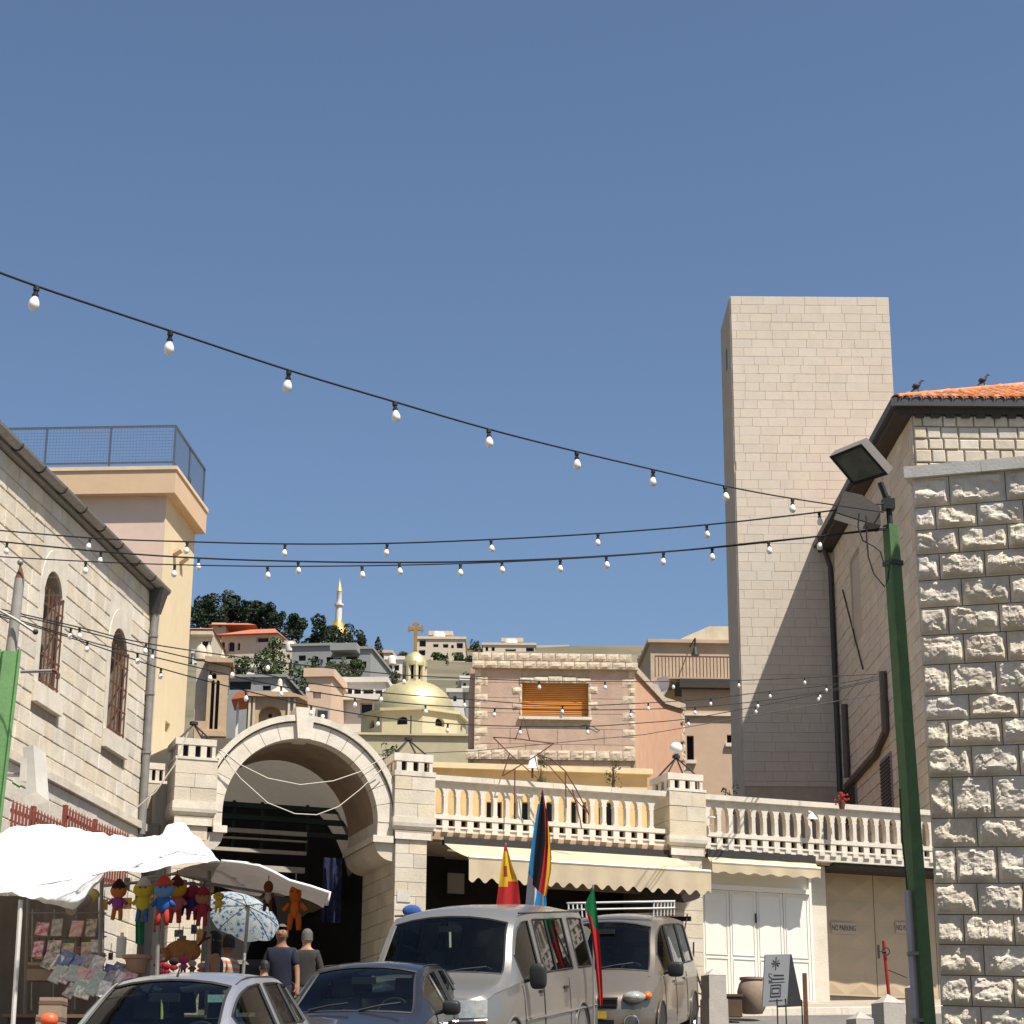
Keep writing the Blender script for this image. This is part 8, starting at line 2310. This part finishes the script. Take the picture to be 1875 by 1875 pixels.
for sy in (-1, 1):
    y0, y1 = sy * .56, sy * .90
    xf = lambda y: f - .02 - .13 * (abs(y) / .85) ** 2 * 1.0 + .05
    def fp(y, z, o=0): return Vector((f + .03 + o - .13 * (abs(y) / .85) ** 2 - max(0, abs(y) - .78) * .5, y, z))
    m = MB(); ya, yb = sorted((y0, y1))
    m.grid(lambda u, v: fp(ya + (yb - ya) * u, .83 + .19 * v, .0 - .03 * v), 6, 2); Hd = c.part(m, 'headlight', M_lampglass, recalc=False)
    m = MB(); m.grid(lambda u, v: fp(ya + (yb - ya) * u, .66 + .115 * v, .01), 6, 2); c.part(m, 'turn_signal', M_amber, recalc=False)
    m = MB(); m.tube([fp(ya + (yb - ya) * k / 6, .80, .015) for k in range(7)], .014, 5); c.part(m, 'headlight_trim', M_chrome, Hd)
m = MB(); m.grid(lambda u, v: Vector((f + .015, -.54 + 1.08 * u, .66 + .3 * v)), 8, 2); G = c.part(m, 'grille', M_trim, recalc=False)
for z in (.70, .76, .82, .88, .94):
    m = MB(); m.box(f + .017, f + .03, -.53, .53, z - .012, z + .012); c.part(m, 'grille_bar', M_chrome if z == .82 else M_grey_metal, G)
m = MB(); m.grid(lambda u, v: Vector((f + .10 - .16 * (abs(-.97 + 1.94 * u) / .97) ** 2.5 - .06 * abs(v - .5), -.97 + 1.94 * u, .38 + .22 * v)), 20, 4); c.part(m, 'bumper', M_chrome, smooth=True, recalc=False)
c.wipers(cowl, 1.25, (-.7, .0), .6)
m = MB(); m.tube([Vector((cowl - .55, .02, H - .32)), Vector((cowl - .55, .02, H - .5))], .015, 5); c.part(m, 'mirror_charm', M_white_paint)
for sy in (-1, 1):
    m = MB(); m.tube([Vector((x, sy * .785, H - .118)) for x in rng_x(hdr - .25, r + .35, 10)], .012, 4); c.part(m, 'drip_rail', M_trim)
    m = MB(); m.tube([c.side(x, .72, .004) * 1.0 if sy > 0 else Vector((c.side(x, .72, .004).x, -c.side(x, .72, .004).y, .72)) for x in rng_x(1.4, r + .2, 12)], .018, 4); c.part(m, 'body_moulding', P_vansilver)
c.place(cowl, 0.0)

# ---- champagne van with roof rack
c = Car('minivan', 'champagne minivan with white roof rack beside the white doors', 'van', 1096, 1758, 1.15, 30.0, 13.5, P_gold)
f, r, w, H = 2.4, -2.4, .91, 1.93
cowl, hdr = 1.62, .72
c.shell(dict(
    top=[(f, .60), (f - .08, .80), (f - .3, .93), (cowl, 1.15), (hdr, H - .12), (hdr - .35, H - .02), (-.5, H), (-1.7, H - .02), (r + .3, H - .08), (r + .1, H - .3), (r, 1.3)],
    rail_z=[(f, .56), (f - .08, .74), (f - .3, .87), (cowl, 1.10), (hdr - .03, H - .21), (hdr - .35, H - .11), (-.5, H - .1), (-1.7, H - .12), (r + .3, H - .19), (r + .1, H - .4), (r, 1.25)],
    rail_w=[(f, .58), (f - .2, .76), (cowl, .79), (hdr, .70), (-.5, .71), (r + .3, .70), (r, .72)],
    belt_z=[(f, .54), (f - .08, .70), (f - .3, .83), (cowl, 1.02), (0, 1.06), (r + .2, 1.1), (r, 1.1)],
    belt_w=[(f, .6), (f - .2, .83), (cowl, .885), (0, .89), (r + .3, .88), (r, .84)],
    mid_w=[(f, .66), (f - .15, .86), (f - .55, w), (r + .3, w), (r, .87)],
    sill_w=[(f, .6), (f - .15, .82), (f - .55, .87), (r + .3, .87), (r, .83)],
    xs=rng_x(f, f - .3, 6) + rng_x(f - .3, cowl, 5) + rng_x(cowl, hdr, 9) + [1.26, 1.2, .9, .5, .3, .22, .12, -.3, -.8, -.88, -.96, -1.4, -1.9, -1.98] + rng_x(hdr - .2, -.3, 4) + [r + .3, r + .18, r + .1, r + .04, r],
    ws=(hdr, cowl), rw=(r + .05, r + .3), wins=[(.22, 1.2), (-.88, .12), (-1.9, -.96)], curve=.15, c0=.1, zs=.27))
c.cabin(1.4, r + .3, .76, 1.07, cowl - .15, (.35, -.5, -1.4), H - .13)
for x in (1.36, .17, -.92): c.seam(x, .34, 1.03)
c.handle(.32, .92, P_gold); c.handle(-.72, .93, P_gold)
for x in (f - .78, r + .82):
    for sy in (-1, 1): c.wheel(x, sy * (w - .1), .33, .2, 6)
c.mirror(1.2, 1.06, .24, .22)
for sy in (-1, 1):
    m = MB(); m.ball(Vector((f - .16, sy * .62, .78)), 1, 12, 8, (.16, .17, .085)); c.part(m, 'headlight', M_lampglass, smooth=True)
    m = MB(); m.ball(Vector((f - .27, sy * .80, .79)), 1, 10, 6, (.1, .06, .06)); c.part(m, 'turn_signal', M_amber, smooth=True)
    q = Vector((f + .015, sy * .60, .44)); m = MB(); m.v = [q + Vector((0, .085 * math.cos(t), .085 * math.sin(t))) for t in [2 * PI * k / 16 for k in range(16)]]; m.f = [tuple(range(16))]; Fg = c.part(m, 'fog_lamp', M_lampglass)
    m = MB(); m.tube([q + Vector((.008, .1 * math.cos(t), .1 * math.sin(t))) for t in [2 * PI * k / 16 for k in range(16)]], .016, 5, True); c.part(m, 'fog_lamp_ring', M_chrome, Fg)
m = MB(); m.box(f - .05, f - .0, -.4, .4, .66, .76); G = c.part(m, 'grille', M_trim)
m = MB(); m.box(f + .0, f + .012, -.42, .42, .762, .785); c.part(m, 'grille_bar', M_chrome, G)
m = MB(); m.tube([Vector((f + .014, .09 * math.cos(t), .715 + .045 * math.sin(t))) for t in [2 * PI * k / 16 for k in range(16)]], .01, 5, True); c.part(m, 'round_badge', M_chrome, G)
m = MB(); m.grid(lambda u, v: Vector((f + .07 - .24 * (abs(-.9 + 1.8 * u) / .9) ** 2.4 - .05 * abs(v - .5), -.9 + 1.8 * u, .28 + .34 * v)), 20, 5); Bp = c.part(m, 'bumper', P_gold, smooth=True, recalc=False)
m = MB(); m.box(f + .03, f + .075, -.36, .36, .34, .48); c.part(m, 'air_intake', M_black, Bp)
m = MB(); m.box(f + .076, f + .082, -.26, .26, .5, .6); c.part(m, 'number_plate', MATS['yellow_plate'], Bp)
c.wipers(cowl, 1.13, (-.6, .0), .5)
# rack
M_rackw = mat('white_rack_tube', (.68, .68, .66), .4)
pts = [(.55, .66), (.62, .4), (.64, 0), (.62, -.4), (.55, -.66), (-1.5, -.66), (-1.6, 0), (-1.5, .66)]
m = MB(); m.tube([Vector((x, y, H + .17)) for x, y in pts], .018, 6, True); RK = c.part(m, 'roof_rack', M_rackw)
m = MB(); m.tube([Vector((x, y, H + .07)) for x, y in pts], .014, 6, True); c.part(m, 'rack_lower_rail', M_rackw, RK)
for x in rng_x(.5, -1.5, 6):
    for y in (-.66, .66):
        m = MB(); m.tube([Vector((x, y, H + .17)), Vector((x, y * .98, H - .05))], .013, 5); c.part(m, 'rack_post', M_rackw, RK)
    m = MB(); m.tube([Vector((x, -.66, H + .07)), Vector((x, .66, H + .07))], .012, 5); c.part(m, 'rack_slat', M_rackw, RK)
# raised tailgate
m = MB(); m.grid(lambda u, v: Vector((r + .35 - .95 * v, -.72 + 1.44 * u, H - .04 + .02 * math.sin(PI * u) + .05 * v - .06 * v * v)), 8, 5); Tg = c.part(m, 'raised_tailgate', P_gold, smooth=True, recalc=False)
m = MB(); m.box(r - .62, r - .52, -.7, .7, H - .16, H - .08); c.part(m, 'tailgate_edge', M_trim, Tg)
for sy in (-1, 1):
    m = MB(); m.tube([Vector((r + .1, sy * .66, 1.5)), Vector((r - .3, sy * .68, H - .05))], .012, 5); c.part(m, 'gas_strut', M_iron, Tg)
c.place(cowl, 0.0)

# ================================================================== people
def skin_mesh(name, pts, edges, rad, mt, root=0, sub=2):
    me = bpy.data.meshes.new(name); me.from_pydata([tuple(p) for p in pts], edges, [])
    o = bpy.data.objects.new(name, me); col.objects.link(o)
    md = o.modifiers.new('skin', 'SKIN'); md.use_smooth_shade = True
    for i, v in enumerate(me.skin_vertices[0].data):
        rr_ = rad[i]; v.radius = rr_ if isinstance(rr_, tuple) else (rr_, rr_); v.use_root = (i == root)
    sb_ = o.modifiers.new('sub', 'SUBSURF'); sb_.levels = sub; sb_.render_levels = sub
    bpy.context.view_layer.update()
    dg = bpy.context.evaluated_depsgraph_get()
    me2 = bpy.data.meshes.new_from_object(o.evaluated_get(dg))
    bpy.data.objects.remove(o)
    me2.materials.clear(); me2.materials.append(mt)
    for p in me2.polygons: p.use_smooth = True
    return me2
M_skin = mat('tan_skin', (.42, .23, .15), .6, .06, 6, .05, 80, spec=.3)
M_skin2 = mat('olive_skin', (.27, .14, .085), .6, .06, 6, .05, 80, spec=.3)
M_hair_d = mat('dark_hair', (.012, .009, .008), .6, .3, 30, .3, 80); M_hair_g = mat('grey_hair', (.10, .09, .08), .8, .25, 30, .3, 80)
M_trous = mat('dark_trousers', (.03, .03, .036), .9, .15, 8, .1, 50)
def person(label, x, y, D_, facing, H, shirt, skin, hair, sleeve=.5, arms=None, lean=0.0, long_hair=False, head_turn=0, vest=False, bald=0.0, collar=True):
    """x,y: where the top of the head shows"""
    t = at_y(x, y, D_); base = Vector((t.x, D_, gz(D_) ))
    T = bpy.data.objects.new('person', None); col.objects.link(T); ORI[T] = Vector((0, 0, 0)); tag(T, label, 'person')
    k = H / 1.75
    def P(a, b, c): return Vector((a * k, b * k, c * k))
    # x right, y forward (face looks along +y), z up
    hands = arms or [((.24, .02, 1.12), (.27, .10, .88)), ((-.24, .02, 1.12), (-.27, .10, .88))]
    pts = [P(0, 0, .98), P(0, .01, 1.15), P(0, .0 + lean * .4, 1.33), P(0, lean * .7, 1.45), P(0, lean, 1.52), P(0, .01 + lean, 1.60), P(0, .02 + lean, 1.70)]
    rad = [(.15, .10), (.14, .10), (.16, .11), (.09, .08), .055, (.10, .118), (.092, .11)]
    edges = [(i, i + 1) for i in range(6)]
    for sg, (el, ha) in zip((1, -1), hands):
        n0 = len(pts)
        pts += [P(sg * .165, lean * .5, 1.385), P(*el), P(*ha), P(ha[0], ha[1] + .03, ha[2] - .08)]
        rad += [.06, .045, .032, (.04, .022)]
        edges += [(2, n0), (n0, n0 + 1), (n0 + 1, n0 + 2), (n0 + 2, n0 + 3)]
        # fingers
        for fi in range(4):
            q = len(pts); fx = (fi - 1.5) * .018
            pts += [P(ha[0] + fx, ha[1] + .04, ha[2] - .13), P(ha[0] + fx * 1.1, ha[1] + .055, ha[2] - .165 + .006 * abs(fi - 1))]; rad += [.009, .008]
            edges += [(n0 + 3, q), (q, q + 1)]
        q = len(pts); pts += [P(ha[0] - sg * .045, ha[1] + .05, ha[2] - .08)]; rad += [.010]; edges += [(n0 + 2, q)]
    for sg in (1, -1):
        n0 = len(pts); pts += [P(sg * .095, 0, .90), P(sg * .10, .02, .50), P(sg * .10, -.02, .10), P(sg * .11, .12, .035)]
        rad += [.085, .058, .042, .04]; edges += [(0, n0), (n0, n0 + 1), (n0 + 1, n0 + 2), (n0 + 2, n0 + 3)]
    me = skin_mesh('body', pts, edges, [tuple(v * k for v in r_) if isinstance(r_, tuple) else r_ * k for r_ in rad], skin, 0, 2)
    o = link_mesh('body', me, T)
    # shirt
    sp = [P(0, 0, .80), P(0, 0, .93), P(0, .01, 1.15), P(0, lean * .4, 1.33), P(0, lean * .6, 1.43)]; sr = [(.19, .15), (.185, .145), (.175, .14), (.185, .14), (.125, .115)]; se = [(0, 1), (1, 2), (2, 3), (3, 4)]
    if not vest:
        for sg, (el, ha) in zip((1, -1), hands):
            n0 = len(sp); e = P(*el); sh = P(sg * .165, lean * .5, 1.375); h2 = P(*ha)
            end = sh + (e - sh) * min(1, sleeve * 2) if sleeve <= .5 else e + (h2 - e) * (sleeve - .5) * 2
            sp += [sh]; sr += [.078]; se += [(3, n0)]
            if sleeve > .5: sp += [e]; sr += [.062]; se += [(n0, n0 + 1)]; sp += [end]; sr += [.048]; se += [(n0 + 1, n0 + 2)]
            else: sp += [end]; sr += [.066]; se += [(n0, n0 + 1)]
    me = skin_mesh('shirt', sp, se, [tuple(v * k for v in r_) if isinstance(r_, tuple) else r_ * k for r_ in sr], shirt, 0, 2)
    link_mesh('shirt', me, T)
    tp = [P(0, 0, .97)]; tr_2 = [(.165, .125)]; te = []
    for sg in (1, -1):
        n0 = len(tp); tp += [P(sg * .095, 0, .86), P(sg * .10, .02, .50), P(sg * .10, -.02, .10)]; tr_2 += [.1, .078, .065]; te += [(0, n0), (n0, n0 + 1), (n0 + 1, n0 + 2)]
    link_mesh('trousers', skin_mesh('trousers', tp, te, [tuple(v * k for v in r_) if isinstance(r_, tuple) else r_ * k for r_ in tr_2], M_trous, 0, 2), T)
    # head details
    hc = P(0, .02 + lean, 1.645)
    m = MB(); n = 18
    capb = bald
    for j in range(9):
        ph_ = PI * .5 * j / 8 * 1.0
        for i in range(n):
            th = 2 * PI * i / n
            low = .055 if math.sin(th) > .35 else (-.30 if long_hair else -.085)
            z = .105 * math.cos(ph_) if j < 8 else low
            rr_ = .094 * math.sin(ph_) + .003
            if j == 8 and long_hair and math.sin(th) <= .3: rr_ *= .95
            m.v.append(hc + Vector((rr_ * math.cos(th) * .92, rr_ * math.sin(th) * 1.08 - .008, z + .02)) * k)
    m.f = [(j * n + i, j * n + (i + 1) % n, (j + 1) * n + (i + 1) % n, (j + 1) * n + i) for j in range(int(bald), 8) for i in range(n) if not (j >= 5 and math.sin(2 * PI * (i + .5) / n) > .4)]
    m.build('hair', hair, T, smooth=True)
    m = MB(); m.ball(hc + Vector((0, .10, -.02)) * k, .017 * k, 8, 6, (.8, 1.1, 1.3)); m.build('nose', skin, T, smooth=True)
    for sg in (-1, 1):
        m = MB(); m.ball(hc + Vector((sg * .034, .088, .012)) * k, .0075 * k, 6, 5, (1.3, .6, .8)); m.build('eye', M_black, T)
        m = MB(); m.tube([hc + Vector((sg * .018, .098, .03)) * k, hc + Vector((sg * .05, .088, .032)) * k], .0032 * k, 4); m.build('eyebrow', hair, T)
        m = MB(); m.ball(hc + Vector((sg * .078, .0, -.01)) * k, .024 * k, 8, 6, (.4, .7, 1.1)); m.build('ear', skin, T, smooth=True)
    m = MB(); m.tube([hc + Vector((-.024, .094, -.062)) * k, hc + Vector((0, .1, -.064)) * k, hc + Vector((.024, .094, -.062)) * k], .006 * k, 5); m.build('mouth', mat('lips', (.28, .1, .08), .6), T)
    T.location = base; T.rotation_euler = (0, 0, R(facing))
    return T
# facing: 0 looks away from the viewer, 180 towards
M_polka = mat('navy_speckled_shirt', (.006, .008, .02), .85, .2, 60, 0, c2=(.012, .015, .032), mix=.12)
M_coat = mat('charcoal_jacket', (.035, .033, .03), .9, .15, 6, .1, 50)
M_greyv = mat('grey_vest', (.085, .09, .10), .9, .1, 6, .1, 60)
M_str = mat('orange_striped_shirt', (.45, .38, .32), .9, .05, 3, 0)
_N, _L = M_str.node_tree.nodes, M_str.node_tree.links
wv = _N.new('ShaderNodeTexWave'); wv.bands_direction = 'Z'; wv.inputs['Scale'].default_value = 4.0; tcw = _N.new('ShaderNodeTexCoord'); _L.new(tcw.outputs['Object'], wv.inputs['Vector'])
rw_ = _N.new('ShaderNodeValToRGB'); rw_.color_ramp.interpolation = 'CONSTANT'; rw_.color_ramp.elements[0].color = (.45, .40, .36, 1); rw_.color_ramp.elements[1].position = .5; rw_.color_ramp.elements[1].color = (.50, .20, .08, 1)
_L.new(wv.outputs['Fac'], rw_.inputs['Fac']); _L.new(rw_.outputs[0], _N['Principled BSDF'].inputs['Base Color'])
person('man with grey hair in a dark speckled short-sleeved shirt facing the street', 517, 1698, 29.6, 176, 1.76, M_polka, M_skin2, M_hair_g, .42)
person('older man in a charcoal jacket walking away into the market lane', 562, 1720, 31.0, -8, 1.68, M_coat, M_skin, M_hair_g, .95)
person('dark-haired person in a grey sleeveless top under the flowered umbrella', 396, 1680, 26.3, 100, 1.72, M_greyv, M_skin, M_hair_d, .0, [((.26, .05, 1.13), (.16, .26, 1.02)), ((-.24, .0, 1.12), (-.2, .2, .98))], long_hair=True, vest=True)
person('person in an orange and white striped top beside the umbrella pole', 420, 1700, 27.0, 70, 1.66, M_str, M_skin2, M_hair_d, .35, [((.24, .1, 1.2), (.22, .32, 1.3)), ((-.24, .0, 1.1), (-.22, .15, .95))])
person('small child with dark hair and blue top next to the man in the speckled shirt', 486, 1752, 28.8, 60, 1.28, mat('blue_child_shirt', (.03, .09, .22), .9), M_skin, M_hair_d, .4)
